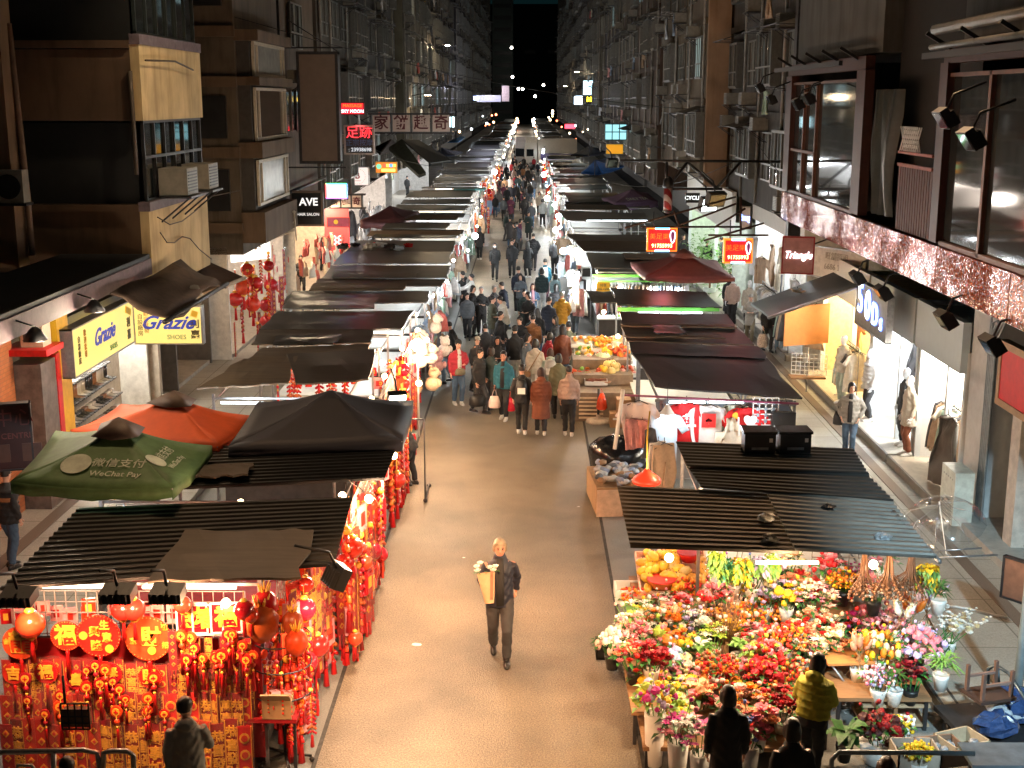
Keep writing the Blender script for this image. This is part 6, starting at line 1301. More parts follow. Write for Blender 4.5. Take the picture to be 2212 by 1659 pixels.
for k in range(28): a = 2*PI*k/28; o.ball((.38*math.cos(a)-.02, -.11, .36*math.sin(a)), .017, 5, 3)
o.build('ring', CARD, t)
c, w_, h_ = between((812, 350), (858, 373), 66); t = sign('hanging_sign', 'orange lit sign with small coloured squares beyond the white letter sign', c, w_, h_, .2, 0, glow((1, .26, .04), .42), YEL)
for k, cc in enumerate(((.8,.1,.05), (.9,.6,.1), (.1,.3,.8), (.5,.7,.1))): MB().box((-.1+k*.17, -.11, .1), (.15, .02, .16)).build('coloured_square', glow(cc, .9), t)
MB().disc((-.38, -.11, .05), .13, -.015, 0, 16).build('green_disc', glow((.15, .6, .3), .8), t); MB().box((.1, -.11, -.14), (.7, .02, .14)).build('yellow_strip', glow((1, .75, .1), 1.2), t)
c, w_, h_ = between((705, 397), (750, 427), 50); t = sign('light_box', 'white light box edged in rainbow tube over the red banner', c, w_, h_, .2, 0, glow((.95, .93, .88), .6), mat((.2, .2, .2), .4))
for (x, z, a, b_, cc) in ((-w_/2, 0, .05, h_, (1, .05, .05)), (0, h_/2, w_, .05, (.05, .9, .2)), (w_/2, 0, .05, h_, (.05, .15, 1)), (0, -h_/2, w_, .05, (.3, .1, 1))): MB().box((x, -.1, z), (a, .06, b_)).build('border_tube', glow(cc, 3), t)
c, w_, h_ = between((628, 414), (698, 486), 44); sign('hanging_sign', 'black salon sign with white serif letters, partly behind a bracket lamp', c, w_, h_, .2, 0, mat((.008, .012, .014), .3), SIGNB, [('AVE', .36, .08, .22, glow((.9, .85, .8), .55), dict(off=.008)), ('HAIR SALON', .135, .05, -.2, glow((.9, .85, .8), .5))], border=.07)
GZY = glow((.95, .70, .20), .42); NAV = mat((.02, .04, .30), .5, 0, .1, 6, .16, (.03, .07, .6)); BRK = mat((.10, .07, .02), .5)
def grazie(label, c, w, h, rz):
    t = sign('shop_sign', label, c, w, h, .22, rz, GZY, STEEL, [('Grazie', h*.50, -.02*w, .06*h, NAV, dict(shear=.5, off=.010, sx=1.05)), ('SHOES', h*.17, .12*w, -.32*h, mat((.10, .30, .12), .5)), ('自\n設\n廠\n房', h*.15, -.41*w, 0, BRK, dict(sp=1.0)), ('歡\n迎\n批\n發', h*.15, -.32*w, .08*h, mat((.45, .2, .02), .5)), ('利', h*.24, .40*w, .02*h, BRK, dict(off=.006)), ('嘉', h*.24, .40*w, -.26*h, BRK, dict(off=.006))])
    MB().box((.40*w, -.125, .3*h), (.16*w*.6, .012, .16*h), ry=.35).build('shoe_emblem', YEL, t); return t
c, w_, h_ = between((291, 660), (440, 741), 27.2); grazie('yellow lit shoe shop sign with blue script, facing down the street', c, w_, h_, .02)
grazie('yellow lit shoe shop sign with blue script, set along the shop front', Vector((-8.95, 26.2, 2.95)), 3.9, .95, PI/2)
lamp((-8.2, 26.2, 3.6), 14, (1, .7, .45), .15)
t = thing('tube_lamp', 'bright white tube lamp under the lower edge of the green parasol', 'lamp', G(148, 1063, 2.5)); MB().tube([(-.18, 0, 0), (.18, 0, 0)], .03, 8).build('lamp_tube', glow((.85, .97, 1), 8), t); MB().box((0, 0, .05), (.42, .06, .04)).build('housing', WHT, t); lamp((0, 0, -.06), 45, WHITE, .1, t)
c, w_, h_ = between((-20, 872), (72, 1012), 19.6); sign('directory_board', 'dark maroon directory board with faint red lettering at the left edge', c, w_, h_, .15, .3, mat((.035, .008, .010), .4), DSTEEL, [('中心', .3, .05, .3, mat((.16, .04, .04), .5)), ('CENTRE', .13, .08, .02, mat((.16, .04, .04), .5)), ('■ ■', .4, .05, -.28, mat((.09, .04, .03), .5))])
c, w_, h_ = between((707, 470), (755, 490), 54); sign('banner', 'small purple red shop banner below the lower beige board', c, w_, h_, .08, 0, mat((.35, .05, .12), .6), RED, [('●', .25, -.1, 0, YEL)])
t = thing('red_banner', 'tall red lit shopfront banner with white shapes behind the lower beige board', 'banner', DY(728, 505, 57)); MB().box((0, 0, 0), (1.1, .06, 2.4)).build('sheet', glow((1, .06, .05), .8), t); text('88', .6, (0, -.04, -.3), glow((1, .8, .8), 1), t); MB().box((0, 0, 1.22), (1.2, .08, .06)).build('rail', STEEL, t)
def bodysign(label, p1, p2, Y):
    c, w_, h_ = between(p1, p2, Y); t = sign('neon_sign', label, c, w_, h_, .18, 0, glow((.75, .015, .02), .32), NY, [('美足樂', h_*.30, -.10*w_, .13*h_, NY, dict(off=-.003)), ('91755993', h_*.235, -.0*w_, -.28*h_, glow((1, .75, .25), 3))], border=.035)
    q = MB(); q.loft([((0, 0, -.2*h_), .05*w_, .02), ((0, 0, -.05*h_), .075*w_, .02), ((0, 0, .15*h_), .10*w_, .02), ((0, 0, .27*h_), .09*w_, .02)], 12); o = q.build('foot_emblem', mat((.16, .03, .16), .5), t); o.location = (.36*w_, -.11, .1*h_)
    q = MB(); pts = [(.36*w_+.11*w_*math.cos(a)*(.75+.25*math.sin(a)), -.13, .13*h_+.27*h_*math.sin(a)) for a in [2*PI*k/16 for k in range(17)]]; q.tube(pts, .014, 5); q.build('foot_outline', NW, t)
    for z in (.5, -.5): MB().box((0, -.1, z*h_), (w_*.5, .05, .05)).build('blue_tube', NCY, t)
    MB().tube([(-w_*.3, 0, h_/2), (-w_*.3, 0, h_/2+.5)], .015, 5).build('hanger', DSTEEL, t); lamp((0, -.5, -.2), 6, (1, .12, .08), .2, t); return t
bodysign('red neon sign with yellow characters and a white foot outline, over the burgundy parasol', (1399, 493), (1460, 541), 38)
bodysign('red neon sign with yellow characters and a foot outline, nearer the dark plastic awning', (1565, 517), (1622, 566), 33)
c, w_, h_ = between((1482, 418), (1510, 437), 46); sign('hanging_sign', 'small black sign reading CYCLE below the black truss', c, w_, h_, .08, 0, mat((.01, .015, .015), .4), BLK, [('CYCLE', .19, 0, 0, glow((.85, .9, .9), .9), dict(off=.004))])
c, w_, h_ = between((1603, 450), (1622, 490), 37); sign('neon_sign', 'small upright blue neon sign on a pale board beside the grey pipes', c, w_, h_+.1, .1, -.5, mat((.5, .5, .52), .5), DSTEEL, [('bug', .26, 0, 0, glow((.25, .4, 1), 4), dict(sx=.8))])
c, w_, h_ = between((1693, 512), (1755, 590), 30.5); t = sign('shop_sign', 'dusty pink shop sign with white neon script under the glittering band', c, w_, h_, .12, -.25, mat((.42, .20, .20), .5), DRED, [('Triangle', .25, 0, 0, glow((1, .98, .95), 5), dict(shear=.3, sx=.8, off=-.004))])
t = sign('shop_sign', 'grey board with big blue edged white neon numerals on the clothes shop', Vector((7.75, 28.2, 3.2)), 2.6, 1.0, .12, -PI/2, mat((.22, .21, .19), .5), STEEL)
for ch, s, x, z in (('5', .95, -.85, .12), ('0', .95, -.2, .05), ('D', .7, .42, -.05), ('s', .55, .92, -.12)):
    text(ch, s, (x, -.075, z), glow((.12, .22, 1.0), 1.6), t, off=.022); text(ch, s, (x, -.095, z), glow((.85, .9, 1), 4), t, off=-.012)
t = sign('notice_board', 'white board with faint letters and a phone number behind the neon script sign', Vector((8.2, 33.6, 3.55)), 2.2, .8, .05, -PI/2+.5, mat((.62, .60, .54), .6), STEEL, [('6686 2347', .22, 0, -.1, mat((.35, .33, .28), .6)), ('旺舖招租', .22, 0, .18, mat((.35, .33, .28), .6))])
t = sign('shop_sign', 'red banner board in a tan frame over the roller shutter', Vector((8.15, 19.4, 3.25)), 4.0, 1.0, .12, -PI/2, mat((.62, .008, .015), .5, 0, .15), mat((.40, .26, .15), .6), border=.12)
t = sign('notice_board', 'brown board on a pole at the far right edge by the shutter', DY(2203, 1255, 17), .5, .6, .05, -.9, mat((.22, .10, .06), .6), DSTEEL)
c, w_, h_ = between((1290, 610), (1316, 631), 39.8); sign('notice_board', 'yellow price notice with dark characters hung beside the trousers row', c, w_, h_, .03, 0, mat((.80, .50, .02), .6), YEL, [('特價', .1, 0, .06, BRK), ('清貨大減價', .07, 0, -.07, BRK)])
c, w_, h_ = between((1310, 312), (1345, 332), 80); sign('shop_sign', 'yellow lit board before the row of bright blue windows on the east side', c, w_, h_, .2, 0, glow((1, .42, .02), .3), YEL)
t = thing('lit_window_sign', 'teal light box divided into small square panes above the yellow board', 'light box', DY(1330, 285, 84)); MB().box((0, 0, 0), (1.4, .2, 1.0)).build('panel', glow((.4, .9, 1), .45), t); p = MB()
for k in range(4): p.box((-.7+k*.466, -.12, 0), (.06, .03, 1.0))
for k in range(3): p.box((0, -.122, -.5+k*.5), (1.4, .03, .06))
p.build('frame', mat((.02, .10, .12), .5), t)
c, w_, h_ = between((1265, 208), (1280, 222), 128); sign('shop_sign', 'black sign with a glowing yellow arched letter far up the east side', c, w_, h_+.2, .2, 0, BLK, BLK, [('M', .62, 0, 0, glow((1, .65, .02), 4), dict(off=.02))])
c, w_, h_ = between((1240, 207), (1258, 226), 127); sign('light_box', 'pale blue lit box sign beside the yellow letter sign', c, w_, h_, .2, 0, glow((.55, .8, 1), 2.4), DRED)
c, w_, h_ = between((1262, 174), (1278, 205), 130); sign('light_box', 'bright blue white lit window box above the yellow letter sign', c, w_+.2, h_, .2, 0, glow((.5, .85, 1), 1.6), DSTEEL)
c, w_, h_ = between((1030, 206), (1082, 220), 150); sign('billboard', 'long pale blank board across the far end of the west stalls', c, w_, h_, .3, 0, mat((.62, .60, .70), .6), STEEL); lamp(c+Vector((0, -3, 1)), 260, (.8, .8, 1), .3)
c, w_, h_ = between((1084, 185), (1100, 219), 149); sign('billboard', 'upright pale pink board beside the long blank board', c, w_, h_, .3, 0, mat((.62, .48, .46), .6), STEEL); 
c, w_, h_ = between((1023, 208), (1034, 216), 148); sign('neon_sign', 'tiny blue white neon sign at the end of the long blank board', c, w_, h_, .2, 0, glow((.7, .85, 1), 6), NB)
c, w_, h_ = between((1220, 268), (1242, 278), 106); sign('neon_sign', 'small red neon sign beside the far east awnings', c, w_, h_, .2, 0, glow((1, .03, .05), 3.5), DRED)
c, w_, h_ = between((965, 252), (985, 275), 92); sign('light_box', 'blue white lit box above the far blue parasol', c, w_*.7, h_, .2, 0, glow((.55, .9, 1), 2.8), STEEL)
t = thing('barber_pole', 'dark barber pole with red and white stripes hung from the black truss', 'barber pole', DY(1443, 425, 38)); m, tt, bb = nt('barber_stripes'); tc = N(tt, 'ShaderNodeTexCoord'); wv = N(tt, 'ShaderNodeTexWave'); wv.bands_direction = 'DIAGONAL'; wv.inputs['Scale'].default_value = 1.6; rp = N(tt, 'ShaderNodeValToRGB'); rp.color_ramp.interpolation = 'CONSTANT'; rp.color_ramp.elements[0].color = (.22, .012, .015, 1); rp.color_ramp.elements[1].color = (.35, .28, .27, 1); rp.color_ramp.elements[1].position = .55
tt.links.new(tc.outputs['Object'], wv.inputs['Vector']); tt.links.new(wv.outputs[0], rp.inputs[0]); tt.links.new(rp.outputs[0], bb.inputs['Base Color'])
MB().lathe([(.13, -.4), (.13, .25)], n=14).build('striped_tube', m, t); MB().lathe([(.15, .25), (.16, .35), (.14, .5), (.05, .6)], n=14).lathe([(.05, -.5), (.15, -.42), (.14, -.4)], n=14).build('cap', BLK, t)
# trusses and bracket frames over the east pavement
t = thing('steel_truss', 'black steel truss spanning from the flats out over the east stalls', 'truss', (5, 38, 5.6)); p = MB()
A = lambda x, y: DY(x, y, 38)-t.location
for a, b_ in (((1340, 347), (1690, 349)), ((1436, 408), (1560, 408)), ((1440, 347), (1440, 408)), ((1440, 408), (1485, 350)), ((1485, 350), (1548, 406)), ((1548, 406), (1600, 350))): p.tube([A(*a), A(*b_)], .045, 6)
p.build('bars', BLK, t)
t = thing('bracket_frame', 'rusty scaffold bracket frame hung low over the east pavement', 'bracket frame', (6, 34, 4)); p = MB()
A = lambda x, y: DY(x, y, 34)-t.location
for a, b_ in (((1350, 492), (1590, 425)), ((1385, 490), (1600, 490)), ((1545, 490), (1610, 450)), ((1455, 455), (1468, 490)), ((1520, 520), (1650, 482)), ((1530, 508), (1660, 508)), ((1458, 490), (1590, 440)), ((1600, 425), (1600, 508))): p.tube([A(*a), A(*b_)], .03, 6)
p.build('bars', mat((.05, .025, .015), .6, .3), t)
def floodlight(label, p, rz, tilt, lit=None, s=1.0, arm=True):
    t = thing('floodlight', label, 'floodlight', p, rz); t.scale = (s,)*3
    q = MB(); q.box((0, 0, 0), (.34, .12, .26), rx=tilt); 
    for k in range(5): q.box((-.13+k*.065, .08, .0), (.012, .1, .2), rx=tilt)
    q.build('housing', BLK, t)
    M = Euler((tilt, 0, 0)).to_matrix(); g = MB(); g.box(M @ Vector((0, -.064, 0)), (.3, .008, .22), rx=tilt); g.build('glass', lit or GLASS, t)
    if arm: MB().tube([(0, .02, .1), (0, .1, .3), (0, .5, .45)], .018, 5).build('arm', BLK, t)
    return t
for (x, y, X, lb) in ((1745, 213, 6.3, 'under the plate window, further one'), (1722, 225, 6.3, 'under the plate window, nearer one'), (1665, 215, 6.5, 'highest on the far pier'), (1640, 190, 6.6, 'beside the pier pipes')): floodlight('black floodlight arm '+lb, XX(x, y, X), -PI/2, .5, s=1.05)
for (x, y, X, lb) in ((2040, 255, 6.2, 'over the near plate window, further one'), (2095, 300, 6.0, 'over the near plate window, nearer one'), (2040, 690, 6.75, 'big one below the glittering band'), (1905, 632, 7.0, 'beside the neon numerals'), (2140, 745, 6.8, 'lowest, above the red banner board'), (1738, 560, 7.0, 'beside the white neon script'), (1850, 600, 7.2, 'at the tip of the dark awning')): floodlight('black floodlight '+lb, XX(x, y, X), -PI/2, .6, s=1.15)
for (x, y, Y, lb, lit) in ((1530, 440, 38, 'pale one over the white lit shop', glow((.9, 1, 1), 6)), (1322, 352, 60, 'on the nearer blue parasol', None), (545, 420, 40, 'by the coloured poster', None), (530, 435, 40, 'lower by the coloured poster', None), (1546, 430, 36, 'hood over the white lit shop', None)): floodlight('floodlight '+lb, DY(x, y, Y), .4, .4, lit, s=1.6)
# clip floodlights of the near west stalls, lit
def clip(label, p, rz, tilt, w, col, aim):
    t = floodlight(label, p, rz, tilt, glow(col, 14), 1.0, True)
    o = lamp(p+(Vector(aim)-p).normalized()*.12, w, col, .1, None, 'SPOT', spot=105, aim=aim); o.parent = t; o.matrix_parent_inverse = (Matrix.Translation(p) @ Euler((0, 0, rz)).to_matrix().to_4x4()).inverted()
for k, (px, py) in enumerate(((40, 1293), (255, 1286), (362, 1286))):
    p = DY(px, py-4, 12.75); clip('flat clip floodlight on the front edge of the nearest west roof, '+('nearest the picture edge', 'in the middle', 'nearest the posters')[k], p, PI, 1.42, 125, W1, (p.x+.1, 13.75, 1.9))
p = DY(712, 1244, 13.6)+Vector((.1, 0, 0)); clip('clip floodlight on the lane corner of the nearest west stall', p, PI/2+.5, .5, 260, SOFT, (p.x-.3, p.y+.8, 0.3))
p = DY(857, 860, 22.4); clip('clip floodlight over the orange lane goods of the third west stall', p, .3, .5, 200, SOFT, (p.x+.4, p.y+.8, 0.8))
LANEW = (1.0, .62, .36)
for k, (x, y, z) in enumerate(((-2.2, 17.0, 2.35), (-2.1, 19.4, 2.3), (-2.1, 24.2, 2.4), (-2.2, 26.4, 2.4), (-2.3, 28.8, 2.4))):
    t = thing('hanging_bulb', 'bare warm bulb hung over the red lane goods, %s from the camera' % ('first', 'second', 'third', 'fourth', 'fifth')[k], 'lamp', (x, y, z)); MB().ball((0, 0, 0), .06, 8, 6).build('bulb', BUL, t); MB().tube([(0, 0, .05), (-.3, 0, .3)], .008, 4).build('cord', BLK, t); lamp((.12, 0, -.08), 120, LANEW, .08, t)
p = thing('pole_lamp', 'bright yellow white globe lamp on a pole in front of the plush toys', 'lamp', (-2.55, 29.2, 0)); MB().tube([(0, 0, 0), (0, 0, 2.1)], .025, 6).build('pole', WHT, p); MB().ball((0, 0, 2.2), .15, 10, 8).build('bulb', glow((1, .85, .5), 16), p); lamp((.1, 0, 2.2), 60, (1, .82, .5), .15, p)
for k, (x, y, z, wv) in enumerate(((1.45, 41.5, 2.1, 90), (1.5, 42.2, 2.0, 60), (1.4, 49.0, 2.1, 80), (1.3, 57, 2.1, 90), (1.6, 64, 2.1, 90), (-2.2, 54.0, 2.15, 110), (1.3, 100, 2.1, 160), (-2.6, 104, 2.1, 160), (1.2, 76, 2.1, 110))):
    t = thing('hanging_bulb', 'white bulb hung out at the lane edge, %s up the street' % ORD[k], 'lamp', (x, y, z)); s = 1+y/60; MB().ball((0, 0, 0), .07*s, 8, 6).build('bulb', glow((.85, .97, 1), 20), t); MB().tube([(0, 0, .05), (.3 if x > 0 else -.3, 0, .3)], .008, 4).build('cord', BLK, t); lamp((0, 0, -.12*s), wv, WHITE, .1, t)
for k, (y_, w_) in enumerate(((20.3, 50), (23.2, 60))):
    t = thing('shade_lamp', 'dark shaded lamp on an arm under the long canopy, '+('nearer the camera' if k == 0 else 'beside the shoe shop sign'), 'lamp', (-8.0, y_, 4.0)); MB().lathe([(.03, .2), (.1, .14), (.2, -.02), (.19, -.03)], n=14, cap=False).build('lamp_shade', BLK, t); MB().ball((0, 0, .0), .06, 8, 6).build('bulb', BUL, t); MB().tube([(0, 0, .2), (-.3, 0, .3)], .015, 5).build('arm', BLK, t); lamp((.15, -.1, -.1), w_, SOFT, .1, t)
# ================================================================== parasols
def parasol(label, apex, corners, m, pole=True, vent=None, valance=.16, ribs=True, texts=(), name='parasol', bottom=0.0, sag=.06):
    apex = Vector(apex); t = thing(name, label, 'parasol', (apex.x, apex.y, bottom)); L = t.location
    cs = [Vector(c) for c in corners]; n = len(cs); p = MB(); N_ = 6
    for i in range(n):
        a, b_ = cs[i], cs[(i+1) % n]; vs = []; 
        for r_ in range(N_+1):
            k = r_/N_
            for q in range(N_+1):
                u = q/N_; e = a.lerp(b_, u); w = apex.lerp(e, k); w = w-Vector((0, 0, sag*4*u*(1-u)*k+.10*math.sin(PI*k)*.6)); vs.append(w-L)
        fs = [(r_*(N_+1)+q, (r_+1)*(N_+1)+q, (r_+1)*(N_+1)+q+1, r_*(N_+1)+q+1) for r_ in range(N_) for q in range(N_)]
        p.add(vs, fs, 0, True)
    o = p.build('canopy', m, t); so = o.modifiers.new('thickness', 'SOLIDIFY'); so.thickness = .01; so.offset = -1
    if valance:
        p = MB()
        for i in range(n):
            a, b_ = cs[i], cs[(i+1) % n]; vs = []
            for q in range(9):
                u = q/8; e = a.lerp(b_, u)-Vector((0, 0, sag*4*u*(1-u))); vs += [e-L, e-L-Vector((0, 0, valance*(1+.12*math.sin(q*2.1+i))))]
            p.add(vs, [(2*q, 2*q+1, 2*q+3, 2*q+2) for q in range(8)], 0, True)
        o = p.build('valance', m, t); so = o.modifiers.new('thickness', 'SOLIDIFY'); so.thickness = .008
    if vent:
        p = MB()
        for i in range(n):
            a, b_ = cs[i], cs[(i+1) % n]; tip = apex+Vector((0, 0, .12)); A_ = apex.lerp(a, .27)+Vector((0, 0, .05)); B_ = apex.lerp(b_, .27)+Vector((0, 0, .05)); mid = (A_+B_)/2-Vector((0, 0, .05))
            p.add([tip-L, A_-L, mid-L, B_-L], [(0, 1, 2), (0, 2, 3)], 0, True)
        o = p.build('vent_cap', vent, t); so = o.modifiers.new('thickness', 'SOLIDIFY'); so.thickness = .01
    if ribs:
        p = MB()
        for a in cs: p.tube([apex-L-Vector((0, 0, .05)), (apex*.5+a*.5)-L-Vector((0, 0, .12)), a-L-Vector((0, 0, .03))], .012, 4)
        p.build('ribs', STEEL, t)
    if pole: MB().tube([(0, 0, 0), apex-L], .03, 8).build('pole', STEEL, t)
    for (i, body, size, u, k, mm) in texts:     # lettering lying on panel i
        a, b_ = cs[i], cs[(i+1) % n]; e = a.lerp(b_, u); c = apex.lerp(e, k)-Vector((0, 0, sag*4*u*(1-u)*k+.06*math.sin(PI*k)))
        xd = (b_-a).normalized(); zd = (apex-(a+b_)/2); zd = (zd-xd*zd.dot(xd)).normalized(); nd = xd.cross(zd)
        if nd.z < 0: nd = -nd
        q = text(body, size, (0, 0, 0), mm, t, name='lettering', ext=.003); M = Matrix((xd, zd, nd)).transposed().to_4x4(); q.matrix_basis = Matrix.Translation(c-L+nd*.03) @ M
    return t
GRN = mat((.10, .20, .075), .65, 0, .25, 5); TAUP = mat((.11, .075, .06), .6, 0, .2); OREDM = mat((.75, .11, .02), .6, 0, .1, 5); NAVYM = mat((.010, .010, .020), .65, 0, .2); BURG = mat((.16, .045, .045), .55, 0, .25, 5); PURP = mat((.20, .12, .22), .6, 0, .2); BLUM = mat((.015, .09, .30), .5, 0, .3, 4); TEALP = mat((.62, .70, .58), .6)
parasol('green square parasol with a brown vent and pale payment lettering', G(258, 918, 3.35), [G(22, 1040, 2.85), G(372, 1052, 2.85), G(458, 962, 2.8), G(120, 930, 2.8)], GRN, vent=TAUP,
        texts=[(0, '微信支付', .19, .67, .58, TEALP), (0, 'WeChat Pay', .14, .64, .76, TEALP), (0, '●', .55, .24, .64, TEALP), (1, '微信支付', .18, .45, .6, TEALP), (1, 'WeChat Pay', .12, .45, .78, TEALP), (1, '●', .4, .18, .62, TEALP)])
parasol('orange red square parasol behind the green one', G(377, 858, 3.1), [G(152, 928, 2.62), G(470, 962, 2.66), G(548, 898, 2.6), G(262, 872, 2.6)], OREDM, vent=TAUP, valance=.1)
parasol('navy square canopy over the second west stall', G(715, 842, 3.1), [G(492, 965, 2.72), G(868, 950, 2.72), G(893, 865, 2.7), G(556, 868, 2.7)], NAVYM, valance=.2, sag=.03)
parasol('burgundy square parasol over the sixth east stall', G(1478, 545, 3.2), [G(1362, 566, 2.7), G(1398, 598, 2.62), G(1588, 600, 2.62), G(1548, 562, 2.7)], BURG, vent=mat((.22, .09, .08), .6), valance=.12)
parasol('dusky purple parasol with white lettering past the twin tube stall', G(1365, 408, 3.3), [G(1300, 428, 2.75), G(1330, 440, 2.7), G(1422, 434, 2.7), G(1400, 416, 2.8)], PURP, valance=.3, texts=[(1, 'DAILY TEA', .3, .55, .65, TEALP)])
parasol('bright blue tilted parasol over the east stalls', G(1285, 345, 3.6), [G(1255, 372, 2.7), G(1300, 374, 2.65), G(1348, 358, 3.2), G(1310, 340, 3.4)], BLUM, valance=.1)
parasol('dark navy parasol before the yellow board', G(1272, 315, 3.4), [G(1233, 334, 2.6), G(1275, 336, 2.6), G(1312, 328, 3.0), G(1290, 318, 3.1)], NAVYM, valance=.1)
parasol('maroon parasol beside the west pavement, with dim lettering on its edge', G(842, 444, 3.2), [G(778, 475, 2.7), G(872, 472, 2.7), G(905, 456, 2.75), G(850, 445, 2.8)], mat((.09, .03, .035), .6), valance=.35)
parasol('slate blue parasol beyond the fallen awnings', G(955, 318, 3.2), [G(925, 335, 2.6), G(980, 335, 2.6), G(1000, 328, 2.7), G(950, 322, 2.7)], mat((.04, .05, .09), .6), valance=.1)
parasol('light blue parasol beside the far blue box sign', G(985, 290, 3.2), [G(955, 305, 2.6), G(990, 306, 2.6), G(1005, 296, 2.7), G(975, 293, 2.8)], mat((.10, .30, .62), .6), valance=.1)
t = thing('market_canopy', 'small flat teal awning before the glowing red west stall', 'awning', G(1015, 408, 2.6)); MB().box((0, 0, 0), (1.9, 1.6, .06)).build('sheet', mat((.05, .22, .22), .6, 0, .2), t)
for x in (-.85, .85): MB().tube([(x, 0, -2.6), (x, 0, 0)], .02, 5).build('post', STEEL, t)
# clear umbrella
c = G(2035, 1130, 2.35); t = thing('clear_umbrella', 'clear plastic umbrella wedged open at the outer corner of the flower stall', 'umbrella', c); t.rotation_euler = (.15, -.32, .3)
p = MB(); p.lathe([(.02, .30), (.2, .27), (.38, .19), (.52, .06), (.56, -.02)], n=16, cap=False); p.build('canopy', PLAST, t)
p = MB()
for k in range(8): a = 2*PI*k/8; p.tube([(0, 0, .30), (.38*math.cos(a), .38*math.sin(a), .195), (.56*math.cos(a), .56*math.sin(a), -.02)], .004, 4)
p.build('ribs', STEEL, t); MB().tube([(0, 0, .34), (0, 0, -.5), (.04, 0, -.55)], .008, 5).build('shaft', WHT, t)
p = MB(); p.tube([G(1930, 1105, 2.56), G(2030, 1214, 2.5)], .03, 6); o = p.build('stall_pole', STEEL, world=True); tag(o, 'steel pole along the outer edge of the nearest east roof', 'pole')
t = thing('wall_rack', 'thin steel rack jutting from the outer edge of the nearest east roof', 'rack', G(2060, 1205, 2.3)); p = MB(); p.tube([(-.25, 0, 0), (.55, .05, .02)], .012, 5); p.tube([(-.1, .25, 0), (.45, .3, .02)], .012, 5); p.tube([(-.1, .25, 0), (-.25, 0, 0)], .01, 5); p.tube([(.2, .02, 0), (.2, .28, .01)], .01, 5); p.build('bars', STEEL, t)
# awnings: collapsed dark awnings (west), plastic awning (east), brown awning by the shoe shop
t = thing('awning', 'dark green awning sloping down past the four panel sign, its end hanging', 'awning', (-6, 66, 4)); p = MB(); q = [DY(840, 318, 66), DY(868, 300, 66), DY(920, 372, 64), DY(905, 378, 64)]; p.slab([v-t.location for v in q], .15); p.build('arm', mat((.04, .045, .03), .6), t)
p = MB(); q = [DY(868, 300, 68), DY(905, 302, 74), DY(975, 345, 72), DY(930, 352, 66)]; p.slab([v-t.location for v in q], .08); p.build('sheet', mat((.02, .022, .02), .7), t)
p = MB(); q = [DY(808, 318, 66), DY(845, 300, 66), DY(870, 318, 68), DY(820, 332, 66)]; p.slab([v-t.location for v in q], .08); p.build('hood', mat((.05, .035, .03), .7), t)
t = thing('awning', 'olive green plastic awning with a tied cord over the east pavement', 'awning', XX(1740, 640, 7)); q = [XX(1622, 655, 6.2), XX(1660, 682, 5.9), XX(1850, 615, 7.3), XX(1800, 588, 8.0)]; p = MB(); p.slab([v-t.location for v in q], .05); p.build('sheet', mat((.035, .042, .032), .5, 0, .3), t); p = MB(); p.tube([q[1]-t.location-Vector((0,0,.05)), q[2]-t.location-Vector((0,0,.05))], .04, 6); p.build('front_bar', STEEL, t); p = MB(); c = (q[0]+q[1]+q[2]+q[3])/4-t.location
for k in range(5): a = k*1.25; p.tube([c+Vector((0, 0, .05)), c+Vector((.25*math.cos(a), .3*math.sin(a), .1)), c+Vector((.1*math.cos(a+1), .12*math.sin(a+1), .06))], .018, 5)
p.build('cord_knot', mat((.55, .45, .3), .8), t)
t = thing('awning', 'sagging brown canvas awning rolled over the shoe shop', 'awning', (-8.3, 26.5, 3.9)); vs = []
for i in range(9):
    for j in range(5): vs.append((.25+j*.26+.05*math.sin(i), -2.2+i*.62, .25-j*.13-.1*math.sin(i*.9)*(j/4)+.06*math.sin(j*2+i)))
p = MB(); p.add(vs, [(i*5+j, i*5+j+1, (i+1)*5+j+1, (i+1)*5+j) for i in range(8) for j in range(4)], 0, True); o = p.build('canvas', mat((.10, .065, .045), .8, 0, .3), t); so = o.modifiers.new('thickness', 'SOLIDIFY'); so.thickness = .03
MB().tube([(1.3, -2.3, -.3), (1.3, 3.0, -.3)], .05, 6).build('roller', DSTEEL, t)
t = thing('awning', 'flat brown awning with a pale edge beyond the cream corner block', 'awning', DY(460, 625, 32)); q = [DY(330, 610, 31), DY(420, 645, 29), DY(500, 622, 31), DY(530, 600, 34), DY(440, 560, 35)]; p = MB(); 
p.slab([v-t.location for v in (q[0], q[1], q[3], q[4])], .05); p.build('sheet', mat((.10, .06, .045), .7, 0, .3), t); p = MB(); p.tube([q[1]-t.location, q[3]-t.location], .05, 6); p.build('front_bar', mat((.55, .42, .3), .6), t)
t = thing('plastic_bag', 'clear plastic bags hung above the second yellow sign', 'bag', DY(395, 640, 27.5)); p = MB()
for k in range(3): p.ball((k*.28-.3, 0, 0), .2, 8, 6, 0, .2, (.8, .6, 1.3))
p.build('film', mat((.6, .58, .52), .15, 0, .1, 5, alpha=.45), t)
t = thing('poster_board', 'coloured poster panel high on the west side beside two floodlight arms', 'poster', DY(485, 485, 41)); MB().box((0, 0, 0), (1.1, .06, 1.0)).build('sheet', glow((.55, .42, .52), .35), t)
for k, cc in enumerate(((.6, .2, .5), (.7, .5, .1), (.5, .5, .6))): MB().box((-.25+.2*k, -.04, .2-.25*k), (.4, .02, .2)).build('panel', mat(cc, .6), t)
t = thing('white_sign', 'white lit shop board with brown brush characters on the west side', 'sign', DY(540, 510, 42)); t.rotation_euler[2] = .9; MB().box((0, 0, 0), (1.6, .1, 1.6)).build('panel', glow((1, .96, .90), .75), t); text('紹', .55, (0, -.06, .25), CARD, t, off=.01); text('山水', .4, (0, -.06, -.3), CARD, t, off=.008)
